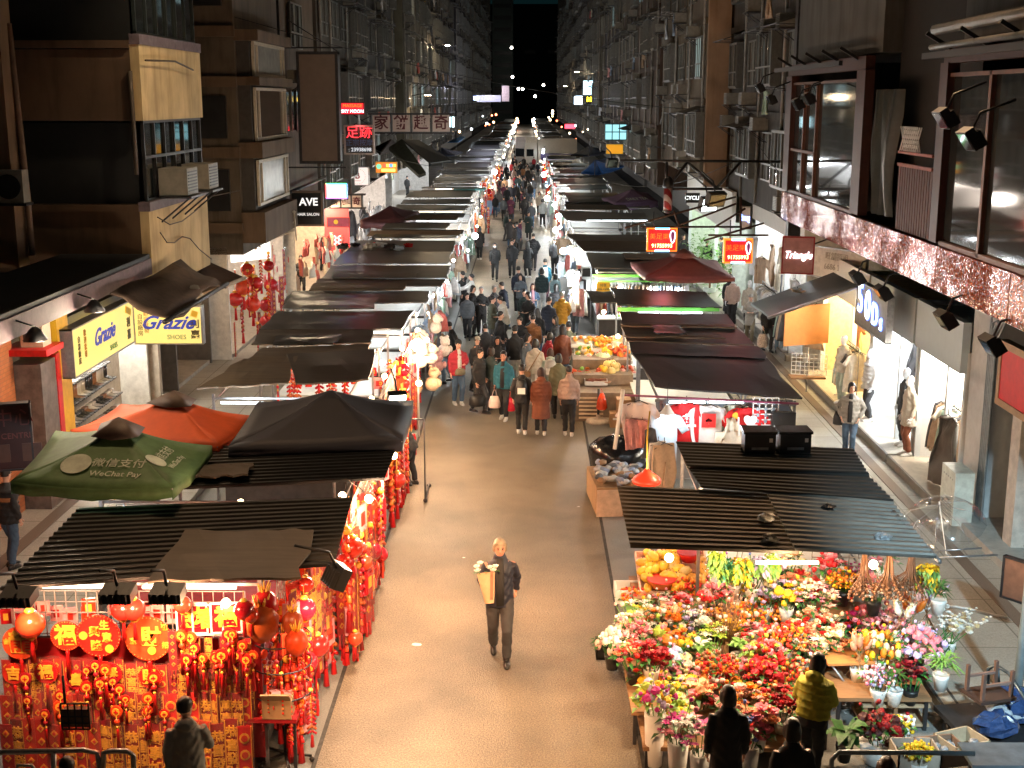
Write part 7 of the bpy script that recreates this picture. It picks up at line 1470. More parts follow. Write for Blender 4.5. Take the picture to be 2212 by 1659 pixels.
t = thing('frame_bracket', 'pale welded frame jutting out below the black salon sign', 'bracket frame', DY(580, 500, 42)); p = MB(); A = lambda x, y: DY(x, y, 42)-t.location
for a, b_ in (((540, 520), (635, 480)), ((560, 528), (640, 495)), ((545, 505), (600, 478)), ((600, 455), (600, 500)), ((635, 455), (640, 520)), ((600, 455), (638, 458)), ((600, 500), (640, 495))): p.tube([A(*a), A(*b_)], .03, 5)
p.build('bars', mat((.55, .5, .4), .5), t)
# ================================================================== lorry
t = thing('box_truck', 'pale cream box lorry nosed across the lane between the stalls', 'lorry', (-.6, 146, 0), -1.05); t.scale = (1.12,)*3
p = MB(); p.box((0, 3.6, 1.95), (2.1, 4.6, 2.2)); p.build('cargo_box', mat((.62, .56, .48), .5, 0, .08), t)
p = MB(); p.prism([(-1, .45), (1, .45), (1, 2.1), (.92, 2.75), (-.92, 2.75), (-1, 2.1)], -.2, 1.2); p.build('cab', mat((.66, .62, .56), .4, 0, .06), t)
p = MB(); p.prism([(-1, 2.75), (1, 2.75), (.9, 3.3), (-.9, 3.3)], -.1, 1.25); p.build('wind_deflector', mat((.66, .6, .52), .4), t)
MB().box((0, -.21, 1.75), (1.7, .04, .8)).build('windscreen', GLASS, t)
for s in (-1, 1): MB().box((s*1.01, .4, 1.75), (.03, .8, .7)).build('side_window', GLASS, t); MB().box((s*.75, -.22, .85), (.3, .05, .2)).build('headlight', mat((.8, .8, .75), .2), t)
for s in (-1, 1):
    for y in (.5, 4.8):
        o = MB().tube([(s*.75, y, .4), (s*1.0, y, .4)], .4, 16).build('tyre', BLK, t); MB().tube([(s*1.005, y, .4), (s*1.02, y, .4)], .2, 12).build('rim', STEEL, o)
MB().box((1.056, 3.6, 1.3), (.01, 4.0, .7)).build('purple_panel', mat((.22, .18, .40), .6), t); MB().box((0, 0, .55), (2.0, .3, .25)).build('bumper', DSTEEL, t)
# ================================================================== foreground: railings, ladder, trolley, tables
def rail(label, pts, r=.03, m=STEEL, name='railing'):
    t = thing(name, label, 'railing', pts[0][0]); L = t.location
    for q in pts: MB().tube([Vector(v)-L for v in q], r, 8).build('bar', m, t)
    return t
Yr = 12.2
rail('low tubular steel barrier at the lower left corner', [[DY(0, 1625, Yr), DY(180, 1620, Yr), DY(210, 1626, Yr), DY(216, 1665, Yr), DY(216, 1700, Yr)], [DY(222, 1665, Yr), DY(224, 1626, Yr), DY(240, 1622, Yr), DY(275, 1622, Yr), DY(288, 1632, Yr), DY(290, 1700, Yr)], [DY(116, 1622, Yr), DY(116, 1700, Yr)]])
t = thing('step_ladder', 'small folding steel step ladder beside the low barrier', 'ladder', DY(55, 1640, 11.9)-Vector((0, 0, .35))); p = MB(); p.tube([(-.2, 0, -.35), (-.15, 0, .1), (-.08, 0, .28), (.06, 0, .28), (.14, 0, .15), (.24, 0, -.35)], .018, 7); p.build('frame', STEEL, t)
for z in (.02, -.15): MB().box((.02, -.05, z), (.32, .16, .02)).build('step', STEEL, t)
rail('curved grey steel railing across the bottom by the green plant', [[DY(1795, 1700, 12.3), DY(1797, 1640, 12.3), DY(1812, 1625, 12.3), DY(2000, 1626, 12.3), DY(2105, 1628, 12.3)]], .028, mat((.18, .22, .25), .35, .6))
rail('bent steel trolley handle at the lower right', [[G(2135, 1500, .4), G(2135, 1445, .9), G(2150, 1436, .95), G(2180, 1455, .95), G(2215, 1510, .95)], [G(2160, 1530, .3), G(2155, 1445, .95)]], .022, mat((.10, .14, .17), .35, .6), 'trolley_handle')
t = thing('overturned_stool', 'dark wooden stool turned upside down on the trolley', 'stool', G(2135, 1500, .75), .3); MB().box((0, 0, 0), (.5, .4, .04)).build('seat', mat((.05, .03, .025), .5), t)
for sx_ in (-1, 1):
    for sy_ in (-1, 1): MB().box((sx_*.2, sy_*.15, .18), (.04, .04, .34)).build('leg', mat((.12, .07, .055), .5), t)
p = MB(); p.box((0, .15, .2), (.4, .03, .03)); p.box((0, -.15, .2), (.4, .03, .03)); p.build('stretcher', mat((.2, .13, .11), .5), t)
t = thing('goods_trolley', 'dark trolley heaped with blue and black plastic bags at the lower right', 'trolley', G(2170, 1580, .3)-Vector((0, 0, .3)), .15); MB().box((0, .1, .28), (1.1, 1.3, .06)).build('deck', DSTEEL, t)
for sx_ in (-.45, .45):
    for sy_ in (-.4, .55): MB().tube([(sx_-.03, sy_, .08), (sx_+.03, sy_, .08)], .08, 10).build('wheel', BLK, t)
for k in range(7): 
    m = R.choice((mat((.03, .06, .16), .15, 0, .5, 12), mat((.015, .015, .017), .2), mat((.35, .38, .42), .15, 0, .4, 12))); c = G(2160+R.uniform(-25, 45), 1530+R.uniform(-20, 40), .5); o = MB().ball((0, 0, 0), R.uniform(.14, .24), 9, 7, 0, .3, (1.2, 1, .7), False).build('plastic_bag', m, loc=c); tag(o, 'crumpled blue or black bag heaped on the dark trolley', 'plastic bag', 'bags heaped on the dark trolley')
t = thing('side_table', 'blue grey metal table at the bottom right corner', 'table', G(2170, 1625, .85)-Vector((0, 0, .85))); MB().box((.05, -.05, .84), (1.0, .5, .04)).build('table_top', mat((.14, .17, .20), .4, .3, .3), t)
for x in (-.35, .45): MB().box((x, 0, .41), (.05, .05, .82)).build('leg', DSTEEL, t)
for k, (px, py, cc) in enumerate(((1975, 1645, (.35, .3, .25)), (2030, 1640, (.2, .12, .08)), (2075, 1625, (.4, .32, .22)))):
    c = G(px, py, .3); t = thing('wooden_crate', 'open crate of odds and ends at the bottom, %s the railing' % ('furthest from', 'between two others by', 'nearest to')[k], 'crate', c, .2*k); p = MB()
    for s in (-1, 1): p.box((s*.24, 0, .1), (.02, .4, .2)); p.box((0, s*.19, .1), (.5, .02, .2))
    p.box((0, 0, .01), (.5, .4, .02)); p.build('frame', mat(cc, .6), t); q = MB()
    for j in range(6): q.ball((R.uniform(-.18, .18), R.uniform(-.12, .12), .09), R.uniform(.04, .07), 6, 4, 0, .2)
    q.build('contents', mat((.25, .26, .28), .4, 0, .7, 25), t)
p = MB(); p.tube([G(2190, 1560, 0), G(2190, 1560, 0)+Vector((.05, 0, 3.2))], .06, 10); o = p.build('steel_post', mat((.25, .32, .36), .4, .3, .2), world=True); tag(o, 'round blue grey steel post at the right edge of the picture', 'post')
t = thing('white_cabinet', 'pale green white metal cabinet against the grey pier', 'cabinet', (7.95, 22.6, .14)); MB().box((0, 0, .55), (.35, .75, 1.0)).build('body', mat((.62, .68, .62), .5), t); p = MB()
for k in range(5): p.box((-.18, -.25+k*.12, .9), (.01, .03, .03))
for k in range(6): p.box((-.18, 0, .15+k*.05), (.012, .6, .02))
p.build('vents', mat((.35, .38, .36), .5), t)
p = MB(); p.tube([G(1875, 1265, .16)+Vector((.2*k, 0, 0)) if False else Vector((6.0+k*.16, 18.3+.25*math.sin(k*.5), .15)) for k in range(9)], .018, 6); o = p.build('hose', mat((.75, .75, .72), .5), world=True); tag(o, 'pale hose lying across the pavement beyond the flower stall', 'hose')
# litter on the roadway
for k, (px, py, s) in enumerate(((900, 1393, .09), (1002, 1205, .03), (1250, 1095, .03))):
    o = MB().ball((0, 0, .006), s, 7, 4, 0, .2, (1, .6, .1)).build('litter_scrap', TWH, loc=G(px, py)); tag(o, ('white paper scrap on the asphalt, largest, near the man with roses', 'tiny scrap on the asphalt beyond the man with roses', 'tiny scrap on the asphalt beside the sock bin')[k], 'litter')
# overhead wires
p = MB()
for (a, b_) in (((-8, 36, 10), (6.8, 50, 7.4)), ((6.5, 38, 6.9), (8.3, 31, 4.4)), ((-8, 56, 6.4), (-3.4, 66, 4.4)), ((7.3, 46, 5.6), (4, 60, 4.0))):
    a, b_ = Vector(a), Vector(b_); q = MB(); q.tube([a.lerp(b_, k/8)-Vector((0, 0, 1.2*(k/8)*(1-k/8)*1.5)) for k in range(9)], .012, 4); o = q.build('overhead_wire', BLK, world=True); tag(o, 'thin black wire sagging between the house fronts over the stalls', 'wire', 'wires between the house fronts')
# ================================================================== people
SKIN = mat((.60, .34, .24), .5, 0, .1, 12); SKIN2 = mat((.46, .22, .145), .45, 0, .1, 12)
HAIRB = mat((.010, .008, .007), .42, 0, .3, 30); HAIRG = mat((.25, .24, .23), .5, 0, .3, 30); HAIRL = mat((.27, .215, .15), .5, 0, .25, 40); HAIRR = mat((.035, .014, .010), .42, 0, .3, 30)
def cl(c, rough=.75, v=.22): return mat(tuple(.72*x for x in c), rough, 0, v, 9, bump=.15)
CT = dict(black=cl((.014,.014,.016)), navy=cl((.016,.022,.045)), grey=cl((.16,.16,.16)), char=cl((.045,.045,.05)), teal=cl((.012,.13,.19)), red=cl((.50,.025,.045)), brown=cl((.22,.062,.025)), tan=cl((.36,.22,.12)), camel=cl((.36,.145,.05)), cream=cl((.62,.56,.47)), pinkc=cl((.55,.38,.31)), white=cl((.72,.71,.69)), olive=cl((.17,.16,.085)), green=cl((.09,.10,.07)), dgreen=cl((.022,.045,.045)), yellow=cl((.52,.27,.02)), lime=cl((.52,.46,.03)), denim=cl((.07,.13,.22)), ldenim=cl((.22,.32,.42)), sky=cl((.40,.60,.66)), khaki=cl((.25,.21,.13)), mint=cl((.45,.56,.50)), plum=cl((.12,.02,.06)), slate=cl((.10,.12,.14)), pink=cl((.75,.35,.40)), stone=cl((.40,.39,.36)))
SHW = mat((.65, .64, .62), .5); SHB = mat((.015, .015, .015), .3)
import numpy as np
def remesh(mb, vox, mats, name, parent, smooth=6, fold=0.0):
    me = mb.data('tmp', mats); o = bpy.data.objects.new(name, me)
    r = o.modifiers.new('r', 'REMESH'); r.mode = 'VOXEL'; r.voxel_size = vox; r.use_smooth_shade = True
    s = o.modifiers.new('s', 'SMOOTH'); s.iterations = smooth; s.factor = .5
    m2 = bake(o); COL.objects.link(o); o.modifiers.clear(); o.data = m2
    if fold:
        n_ = len(m2.vertices); c = np.empty(n_*3, np.float32); nv = np.empty(n_*3, np.float32); m2.vertices.foreach_get('co', c); m2.vertex_normals.foreach_get('vector', nv); c = c.reshape(-1, 3); nv = nv.reshape(-1, 3); a, b_ = R.random()*9, R.random()*9
        x, y, z = c.T; d = np.sin(x*21+3*np.sin(z*9+a)+a)*np.sin(z*17+2*np.sin(x*13+b_)+y*11)*.5+np.sin(z*43+4*np.sin(x*17+y*15+a)+b_)*.28+np.sin(x*37+y*31+3*np.sin(z*23+b_))*.22
        m2.vertices.foreach_set('co', (c+nv*(d*fold*.6)[:, None]).astype(np.float32).ravel()); m2.update()
    bpy.data.meshes.remove(me)
    m2.materials.clear(); [m2.materials.append(m) for m in (mats if isinstance(mats, (list, tuple)) else [mats])]
    o.parent = parent; return o
ARMS = {'down': ((.03, .02), (.05, -.05)), 'walk': ((.0, .0), (.0, 0)), 'phone': ((.05, -.06), (-.10, -.26)), 'reach': ((.02, -.22), (.0, -.52)), 'carry': ((.06, .02), (-.04, -.22)), 'pocket': ((.10, .05), (.02, -.06))}
def person(label, foot, head, h=1.66, top='black', tl='hip', bot='black', hair='short', hc=None, shoes=SHB, arms=('down', 'down'), stride=.16, lean=0.0, turn=0.0, puff=1.0, hood=False, vox=.02, cap=None, mask=False, skin=None, wide=1.0, inner=None, sit=False, name='person', neck=None, band=None, cat='person', faceless=False):
    """stands at foot; head = direction it faces (0 towards the camera, +90 deg towards the east)"""
    t = thing(name, label, cat, foot, head); k = h/1.72; t.scale = (k*wide, k*wide, k); skin = skin or SKIN
    hipz, st = .90, stride
    if stride == .16: st = R.choice((.1, .16, .24, .3)); turn = turn or R.uniform(-.4, .4); lean = lean or R.uniform(-.02, .07)
    def up(v):      # lean the upper body about the hips
        v = Vector(v); q = v-Vector((0, 0, hipz)); return Vector((v.x, q.y*math.cos(lean)-q.z*math.sin(lean), hipz+q.z*math.cos(lean)+q.y*math.sin(lean)))
    LT = Matrix.Rotation(lean, 3, 'X')
    legs = []
    for s in (-1, 1):
        f = -st*s*.5; kn = -.04+f*.45-(.05 if s*st > 0 else 0); ank = f
        lift = .05 if (s < 0 and st > .2) else 0
        legs.append([(s*.088, 0, .90), (s*.09, -.01+f*.2, .72), (s*.088, kn, .48), (s*.085, (kn+ank)/2+.03, .28), (s*.083, ank+.02, .085+lift)])
    arm = []
    for s, pose in ((-1, arms[0]), (1, arms[1])):
        sh = Vector((s*.160, 0, 1.385))
        if pose == 'walk': sw = s*st*.9; el = (s*.222, .02+sw*.5, 1.13); wr = (s*.215, -.05+sw, .90)
        else:
            a, b_ = ARMS[pose]; el = (s*(.188+a[0]), .02+a[1], 1.14 if pose != 'reach' else 1.22)
            wr = {'down': (s*.215, -.05, .87), 'phone': (s*.09, -.27, 1.14), 'reach': (s*.15, -.52, 1.16), 'carry': (s*.16, -.20, 1.02), 'pocket': (s*.20, -.07, .93)}[pose]
        arm.append([up(sh), up(el), up(wr)])
    # ---- body: one continuous surface
    b = MB()
    b.loft([(up((0,0,.86)), .14, .10, LT), (up((0,0,1.0)), .135, .09, LT), (up((0,0,1.15)), .13, .09, LT), (up((0,0,1.32)), .16, .10, LT), (up((0,0,1.43)), .12, .075, LT), (up((0,-.0,1.48)), .055, .055, LT), (up((0,-.012,1.56)), .048, .05, LT)], 12)
    hd = up((0, -.02, 1.625))
    HT = Matrix.Rotation(turn, 3, 'Z') @ LT
    H_ = lambda x, y, z: hd+HT @ Vector((x, y, z))
    b.loft([(H_(0, -.015, -.105), .035, .04, HT), (H_(0, -.012, -.085), .052, .062, HT), (H_(0, 0, -.04), .066, .082, HT), (H_(0, .004, .01), .073, .092, HT), (H_(0, .008, .06), .070, .088, HT), (H_(0, .01, .095), .050, .062, HT), (H_(0, .01, .112), .02, .03, HT)], 14)
    b.loft([(H_(0, -.085, -.045), .017, .012, HT), (H_(0, -.098, -.03), .016, .018, HT), (H_(0, -.085, .015), .009, .012, HT)], 8)
    for s in (-1, 1): b.ball(H_(s*.074, .008, -.01), .02, 6, 5, 0, 0, (.5, .8, 1.4))
    for L in legs: b.tube(L, [.085, .075, .055, .05, .038], 10)
    for A in arm:
        b.tube([A[0], A[1], A[2]], [.05, .038, .027], 10)
    hands = []
    for A in arm:
        d = (A[2]-A[1]).normalized(); b.loft([(A[2]-d*.01, .022, .026), (A[2]+d*.05, .02, .037), (A[2]+d*.09, .014, .034)], 8) if abs(d.z) > .6 else b.ball(A[2]+d*.05, .042, 8, 6, 0, 0, (.6, 1, .8)); hands.append((A[2], d))
    body = remesh(b, vox*.8, [skin], 'body', t, 5)
    fm = MB()
    for s, (w_, d) in zip((-1, 1), hands):
        n_ = Vector((0, 1, 0)); n_ = (n_-d*n_.dot(d)); n_ = n_.normalized() if n_.length > .05 else Vector((0, 0, 1)); c_ = d.cross(n_)*(1 if s < 0 else -1)
        for q in range(4):
            o = w_+d*.085+n_*(-.027+.018*q); L_ = (.066, .076, .07, .056)[q]; fm.tube([o, o+d*L_*.5+c_*.006, o+d*L_*.85+c_*.03], [.009, .008, .006], 6)
        o = w_+d*.035-n_*.034; fm.tube([o, o-n_*.025+d*.03, o-n_*.028+d*.06+c_*.012], [.011, .009, .007], 6)
    fm.build('finger', skin, body)
    if not faceless:
        e = MB()
        for s in (-1, 1): e.ball(H_(s*.029, -.087, .008), .0105, 6, 5); e.box(H_(s*.029, -.09, .03), (.03, .008, .006))
        e.build('eye', mat((.02, .012, .01), .3), body); MB().box(H_(0, -.083, -.068), (.042, .012, .011)).build('mouth', mat((.40, .13, .11), .5), body)
    if mask: MB().loft([(H_(0, -.03, -.09), .05, .058, HT), (H_(0, -.028, -.06), .064, .078, HT), (H_(0, -.03, -.02), .067, .08, HT)], 12).build('face_mask', mat((.62, .68, .72), .7), t)
    # ---- clothes
    zt = {'hip': .80, 'thigh': .66, 'knee': .46, 'waist': .92}[tl]; pf = puff
    j = MB(); fl = .03 if tl in ('knee', 'thigh') else 0
    rg = [(up((0, 0, zt)), (.185+fl)*pf, (.135+fl)*pf, LT)] if zt >= .8 else [((0, .02, zt), (.175+fl)*pf, (.14+fl)*pf), ((0, .0, .80), .185*pf, .14*pf)]
    rg += [(up((0, 0, .95)), .178*pf, .128*pf, LT), (up((0, 0, 1.12)), .172*pf, .125*pf, LT), (up((0, 0, 1.30)), .178*pf, .126*pf, LT), (up((0, .005, 1.40)), .145*min(pf, 1.08), .10*pf, LT), (up((0, .005, 1.465)), .085, .075, LT), (up((0, .0, 1.50 if not neck else 1.54)), .066, .066, LT)]
    j.loft(rg, 16)
    for A in arm: j.tube([A[0]+Vector((0, 0, -.0)), A[0].lerp(A[1], .5), A[1], A[1].lerp(A[2], .5), A[1].lerp(A[2], .97)], [.054*pf, .062*pf, .055*pf, .048*pf, .041*pf], 12)
    if puff > 1.05:
        for z in (.86, .96, 1.06, 1.16, 1.26, 1.36):
            if z > zt: j.loft([(up((0, 0, z-.035)), .16*pf, .115*pf, LT), (up((0, 0, z)), .192*pf, .142*pf, LT), (up((0, 0, z+.035)), .16*pf, .115*pf, LT)], 16)
    if hood: j.ball(up((0, .09, 1.47)), .10, 10, 7, 0, 0, (1.25, .75, .7))
    remesh(j, vox, [CT[top] if isinstance(top, str) else top], 'coat' if tl in ('knee', 'thigh') else 'jacket', t, 4, .017)
    if inner:
        MB().loft([(up((0, -.10*pf-.035, .84)), .05, .02), (up((0, -.10*pf-.035, 1.15)), .055, .02), (up((0, -.075*pf-.035, 1.40)), .05, .02), (up((0, -.05, 1.49)), .045, .03)], 10).build('shirt', CT[inner], t)
    if band: MB().loft([(up((0, 0, band[0])), .195*pf, .15*pf, LT), (up((0, 0, band[0]+.07)), .197*pf, .15*pf, LT)], 16, cap=False).build('stripe', CT[band[1]], t)
    q = MB(); q.loft([(up((0, 0, 1.02)), .150, .115, LT), ((0, .0, .90), .165, .12), ((0, .01, .80), .165, .118)], 14)
    for L in legs: q.tube([L[0], L[1], L[2], L[3], Vector(L[4])+Vector((0, 0, .01))], [.098, .092, .074, .068, .062], 12)
    remesh(q, vox, [CT[bot]], 'trousers', t, 4, .012)
    for s, L in zip((-1, 1), legs):
        a = Vector(L[4]); z = a.z-.085; MB().loft([((a.x, a.y+.06, z+.0), .03, .03), ((a.x, a.y+.02, z+.05), .045, .07), ((a.x, a.y+.01, z+.09), .04, .05)], 10).loft([((a.x, a.y-.06, z+.002), .044, .13), ((a.x, a.y-.06, z+.035), .043, .125), ((a.x, a.y-.04, z+.065), .034, .08)], 10).build('shoe', shoes, t)
    # ---- hair
    if hair:
        hm = hc or HAIRB; g = MB()
        g.loft([(H_(0, .03, -.03), .076, .075, HT), (H_(0, .022, .02), .083, .09, HT), (H_(0, .014, .07), .081, .098, HT), (H_(0, .014, .105), .062, .078, HT), (H_(0, .014, .128), .03, .04, HT)], 14)
        for s in (-1, 1): g.ball(H_(s*.066, -.02, .03), .026, 7, 5, 0, 0, (.6, 1, 1.3))
        if hair in ('bob', 'long'):
            Z = -.12 if hair == 'bob' else -.30
            g.loft([(H_(0, .05, Z), .085, .05, HT), (H_(0, .045, Z*.5), .092, .06, HT), (H_(0, .03, .03), .085, .08, HT)], 14)
            for s in (-1, 1): g.loft([(H_(s*.078, .0, Z*.75), .022, .04, HT), (H_(s*.082, -.01, -.03), .024, .045, HT), (H_(s*.072, -.015, .05), .022, .05, HT)], 8)
        if hair == 'bun': g.ball(H_(0, .1, .03), .045, 8, 6)
        if hair == 'side': 
            for s in (-1, 1): g.loft([(H_(s*.074, .012, -.062), .012, .024, HT), (H_(s*.080, .006, -.02), .015, .034, HT), (H_(s*.074, -.01, .05), .018, .045, HT), (H_(s*.036, -.05, .1), .024, .036, HT)], 8)
        remesh(g, vox*.7, [hm], 'hair', t, 3, .007)
    if cap:
        MB().loft([(H_(0, .005, .045), .088, .104, HT), (H_(0, .005, .09), .082, .096, HT), (H_(0, .005, .125), .05, .06, HT), (H_(0, .005, .14), .01, .01, HT)], 14).loft([(H_(0, -.12, .045), .05, .05, HT), (H_(0, -.11, .055), .05, .055, HT)], 10).build('cap', CT[cap] if isinstance(cap, str) else cap, t)
    pass
    M = Matrix.Translation(t.location) @ Euler((0, 0, head)).to_matrix().to_4x4() @ Matrix.Diagonal((k*wide, k*wide, k, 1))
    return t, [M @ (w_+d*.09) for w_, d in hands], M
def rd(d): return rad(d)
def bag(label, p, w, h, d, m, rz=0.0, strap=.18, name='carrier_bag'):
    t = thing(name, label, 'bag', p, rz); MB().loft([((0, 0, -strap-h), w*.42, d*.5), ((0, 0, -strap-h*.9), w*.5, d*.55), ((0, 0, -strap-h*.4), w*.47, d*.5), ((0, 0, -strap), w*.34, d*.22)], 12).build('bag_body', m, t)
    MB().tube([(-w*.22, 0, -strap-.01), (-w*.06, 0, -.02), (w*.06, 0, -.02), (w*.22, 0, -strap-.01)], .008, 5).build('handle', m, t); return t
def backpack(label, M, m, pocket=None, s=1.0):
    t = thing('backpack', label, 'backpack', M @ Vector((0, .19, 1.22)), M.to_euler().z); t.scale = (s,)*3
    MB().loft([((0, 0, -.2), .13, .07), ((0, .01, -.18), .15, .09), ((0, .015, .0), .15, .09), ((0, .0, .17), .12, .07), ((0, -.01, .21), .06, .04)], 14).build('pack', m, t); MB().box((0, .1, -.08), (.2, .03, .16)).build('pocket', pocket or m, t)
    for q in (-.09, .09): MB().tube([(q, -.05, .18), (q*1.1, -.16, .24), (q*1.2, -.3, .12)], .014, 5).build('strap', m, t)
# --- the man with roses
t, hs, M = person('white haired man in a navy blazer walking towards the camera with wrapped roses', G(1080, 1424), rd(2), 1.80, cl((.012,.016,.034), .6), 'hip', 'char', 'side', HAIRL, SHB, ('carry', 'walk'), .34, .04, .08, 1.0, vox=.012, skin=SKIN2, wide=1.05, inner='black', neck=True)
q = thing('rose_bunch', 'white roses wrapped in brown paper, held by the white haired man', 'bouquet', hs[0]+Vector((-.01, -.05, .09))); q.rotation_euler = (-.15, -.10, 0); q.scale = (.85, .85, .80)
MB().loft([((0, 0, -.12), .075, .05), ((0, 0, .05), .10, .06), ((-.01, 0, .30), .135, .075), ((-.01, 0, .40), .15, .08)], 12, cap=False).build('paper_wrap', mat((.52, .34, .20), .75, 0, .2), q); MB().box((.07, -.07, .2), (.05, .02, .5), ry=.1).build('paper_fold', mat((.24, .13, .08), .8), q)
p = MB(); [bloom(p, c, .055, 0, 'rose') for c in ((-.15, 0, .53), (-.09, .03, .58), (.12, -.05, .45), (.06, -.03, .5), (.15, .02, .5), (-.14, -.05, .47))]; p.build('blossoms', FC['white'], q); p = MB(); [leafq(p, (c, 0, .42), (c*3, -.4, .2), .12, .035) for c in (-.13, -.1, .1, .14, 0)]; p.tube([(0, 0, 0), (-.14, 0, .5)], .008, 4); p.tube([(0, 0, 0), (.12, 0, .45)], .008, 4); p.build('leaves', LEAF, q)
# --- the crowd (heading: 0 = facing the camera, 180 = back to it)
P_ = person
def crowd(px, py, head, label, **k): return P_(label, G(px, py), rd(head), **k)
_, hs, M = crowd(1228, 940, 176, 'person from behind in a cropped cream pink puffer jacket and black trousers', h=1.66, top='pinkc', tl='waist', bot='black', puff=1.2, neck=True, shoes=SHW)
crowd(1168, 940, 182, 'person from behind in a long rust brown coat with a fur edged hood', h=1.62, top='brown', tl='knee', bot='black', puff=1.18, hood=True, shoes=SHW, hair='bob', hc=HAIRR, stride=.3)
_, hs, M = crowd(1127, 938, 178, 'person from behind all in black with a black backpack', h=1.68, top='black', tl='hip', puff=1.05, shoes=SHW, stride=.3); backpack('black backpack with a small white badge, worn by the person in black', M, BLK, WHT, .9)
_, hs, M = crowd(1088, 906, -14, 'man in a teal zip jacket carrying shopping bags in both hands', h=1.72, top='teal', tl='hip', bot='black', shoes=SHW, puff=1.08, inner='black', stride=.2, skin=SKIN2)
bag('pale pink carrier bag in the right hand of the man in teal', hs[0], .3, .3, .16, mat((.75, .58, .54), .4)); bag('bright red carrier bag in the left hand of the man in teal', hs[1], .2, .36, .12, REDP)
_, hs, M = crowd(1035, 893, 60, 'person in a bulky black jacket and hood with a black holdall', h=1.66, top='black', bot='char', hood=True, puff=1.15, arms=('down', 'pocket')); bag('black holdall with a white round print, held low beside the black jacket', hs[0], .44, .3, .24, BLK, .3, .2, 'holdall')
crowd(1060, 886, 150, 'person in a dark green grey coat just behind the black jacket', h=1.64, top='dgreen', bot='char', hair='bob', puff=1.05)
_, hs, M = crowd(990, 874, 20, 'man in a red padded jacket and black cap over a white shirt', h=1.72, top='red', bot='denim', cap='black', inner='white', puff=1.1, arms=('down', 'phone'), shoes=SHW, hair='short'); bag('camouflage waist bag worn by the man in red', M @ Vector((.0, -.2, 1.05)), .3, .16, .12, CT['khaki'], rd(20), .05, 'waist_bag')
_, hs, M = crowd(966, 828, -70, 'person in a tan puffer and jeans leaning in to the west stall', h=1.66, top='tan', bot='ldenim', puff=1.15, lean=.3, arms=('reach', 'reach'), hair='short'); bag('big black shoulder bag on the person in the tan puffer', M @ Vector((.22, .05, 1.25)), .42, .26, .2, BLK, rd(-70), .22, 'shoulder_bag')
crowd(985, 815, -100, 'person in black stooping beside the tan puffer', h=1.62, top='black', lean=.25, puff=1.05)
crowd(1206, 905, 188, 'person from behind in a dark olive coat near the fruit trays', h=1.64, top='olive', tl='thigh', puff=1.05, hair='bob')
_, hs, M = crowd(1188, 882, 178, 'girl from behind with a pale green hood and grey backpack', h=1.56, top='mint', bot='char', hood=True, hair='bob', hc=HAIRR); backpack('grey and white backpack on the girl in pale green', M, mat((.30, .30, .29), .6), mat((.5, .48, .45), .6))
_, hs, M = crowd(1156, 868, 170, 'woman from behind in a cream jacket with a brown strap across it', h=1.66, top='cream', tl='hip', bot='white', hair='bob', puff=1.08)
q = thing('bag_strap', 'brown crossbody strap over the cream jacket', 'bag', M @ Vector((0, .16, 1.15)), rd(170)); MB().tube([(-.16, .0, .28), (0, .01, 0), (.17, -.03, -.28)], .014, 5).build('strap', WOOD, q); MB().box((.2, -.05, -.34), (.18, .08, .14)).build('pouch', WOOD, q)
crowd(1182, 842, 120, 'woman in a red coat with short black hair beside the cream jacket', h=1.58, top='red', hair='bob', lean=.1); crowd(1137, 852, 60, 'person in a grey checked coat and dark glasses', h=1.66, top='slate', tl='thigh', bot='stone', hair='bob')
crowd(1113, 838, 190, 'tall person in black with a black cap and white trousers', h=1.72, top='black', bot='white', cap='black', neck=True); crowd(1075, 852, 8, 'woman in black with long dark hair facing the camera', h=1.58, top='black', hair='long', arms=('phone', 'phone'), skin=SKIN2); crowd(1030, 850, 40, 'old person in a beige cap and dark coat behind the black jacket', h=1.56, top='char', cap='cream')
crowd(1150, 804, 172, 'broad person from behind in a camel brown shearling coat', h=1.68, top='camel', tl='hip', bot='black', puff=1.3, hair='short'); crowd(1050, 822, -160, 'person in a dark jacket behind the woman facing the camera', h=1.62, top='char')
_, hs, M = crowd(1227, 824, 172, 'stallholder in an olive top with a black belt bag at the fruit trays', h=1.70, top='olive', tl='waist', bot='khaki', arms=('carry', 'carry'), band=(.95, 'black'))
_, hs, M = crowd(1241, 724, 168, 'young person in a navy hooded top with a white round print', h=1.58, top='navy', bot='slate', hood=True); text('◉', .28, M @ Vector((0, .19, 1.15)), mat((.6, .62, .62), .7), None, rd(168)+PI, 'jacket_print'); bpy.data.objects['jacket_print'].parent = None
o = bpy.data.objects['jacket_print']; pr = [x for x in bpy.data.objects if x.get('label', '').startswith('young person in a navy')][0]; o.parent = pr; o.location = (0, .17, 1.2); o.rotation_euler = (PI/2, 0, PI); o.scale = (1, 1, 1)
_, hs, M = crowd(1213, 740, 176, 'person from behind in a long mustard yellow coat', h=1.66, top='yellow', tl='thigh', bot='black', puff=1.12, hood=True, hair='short', hc=HAIRG, arms=('pocket', 'pocket')); bag('dark teal tote bag on the left of the mustard coat', M @ Vector((.26, .08, 1.22)), .38, .34, .18, CT['dgreen'], rd(160), .3, 'tote_bag')
crowd(1150, 710, 10, 'girl in a denim jacket with long hair looking at her phone', h=1.58, top='denim', bot='ldenim', hair='long', hc=HAIRR, arms=('phone', 'phone'), inner='pink')
_, hs, M = crowd(1170, 676, 176, 'person from behind in a dark green puffer and white trousers', h=1.66, top='dgreen', bot='white', puff=1.25, shoes=SHW, hair='bob')
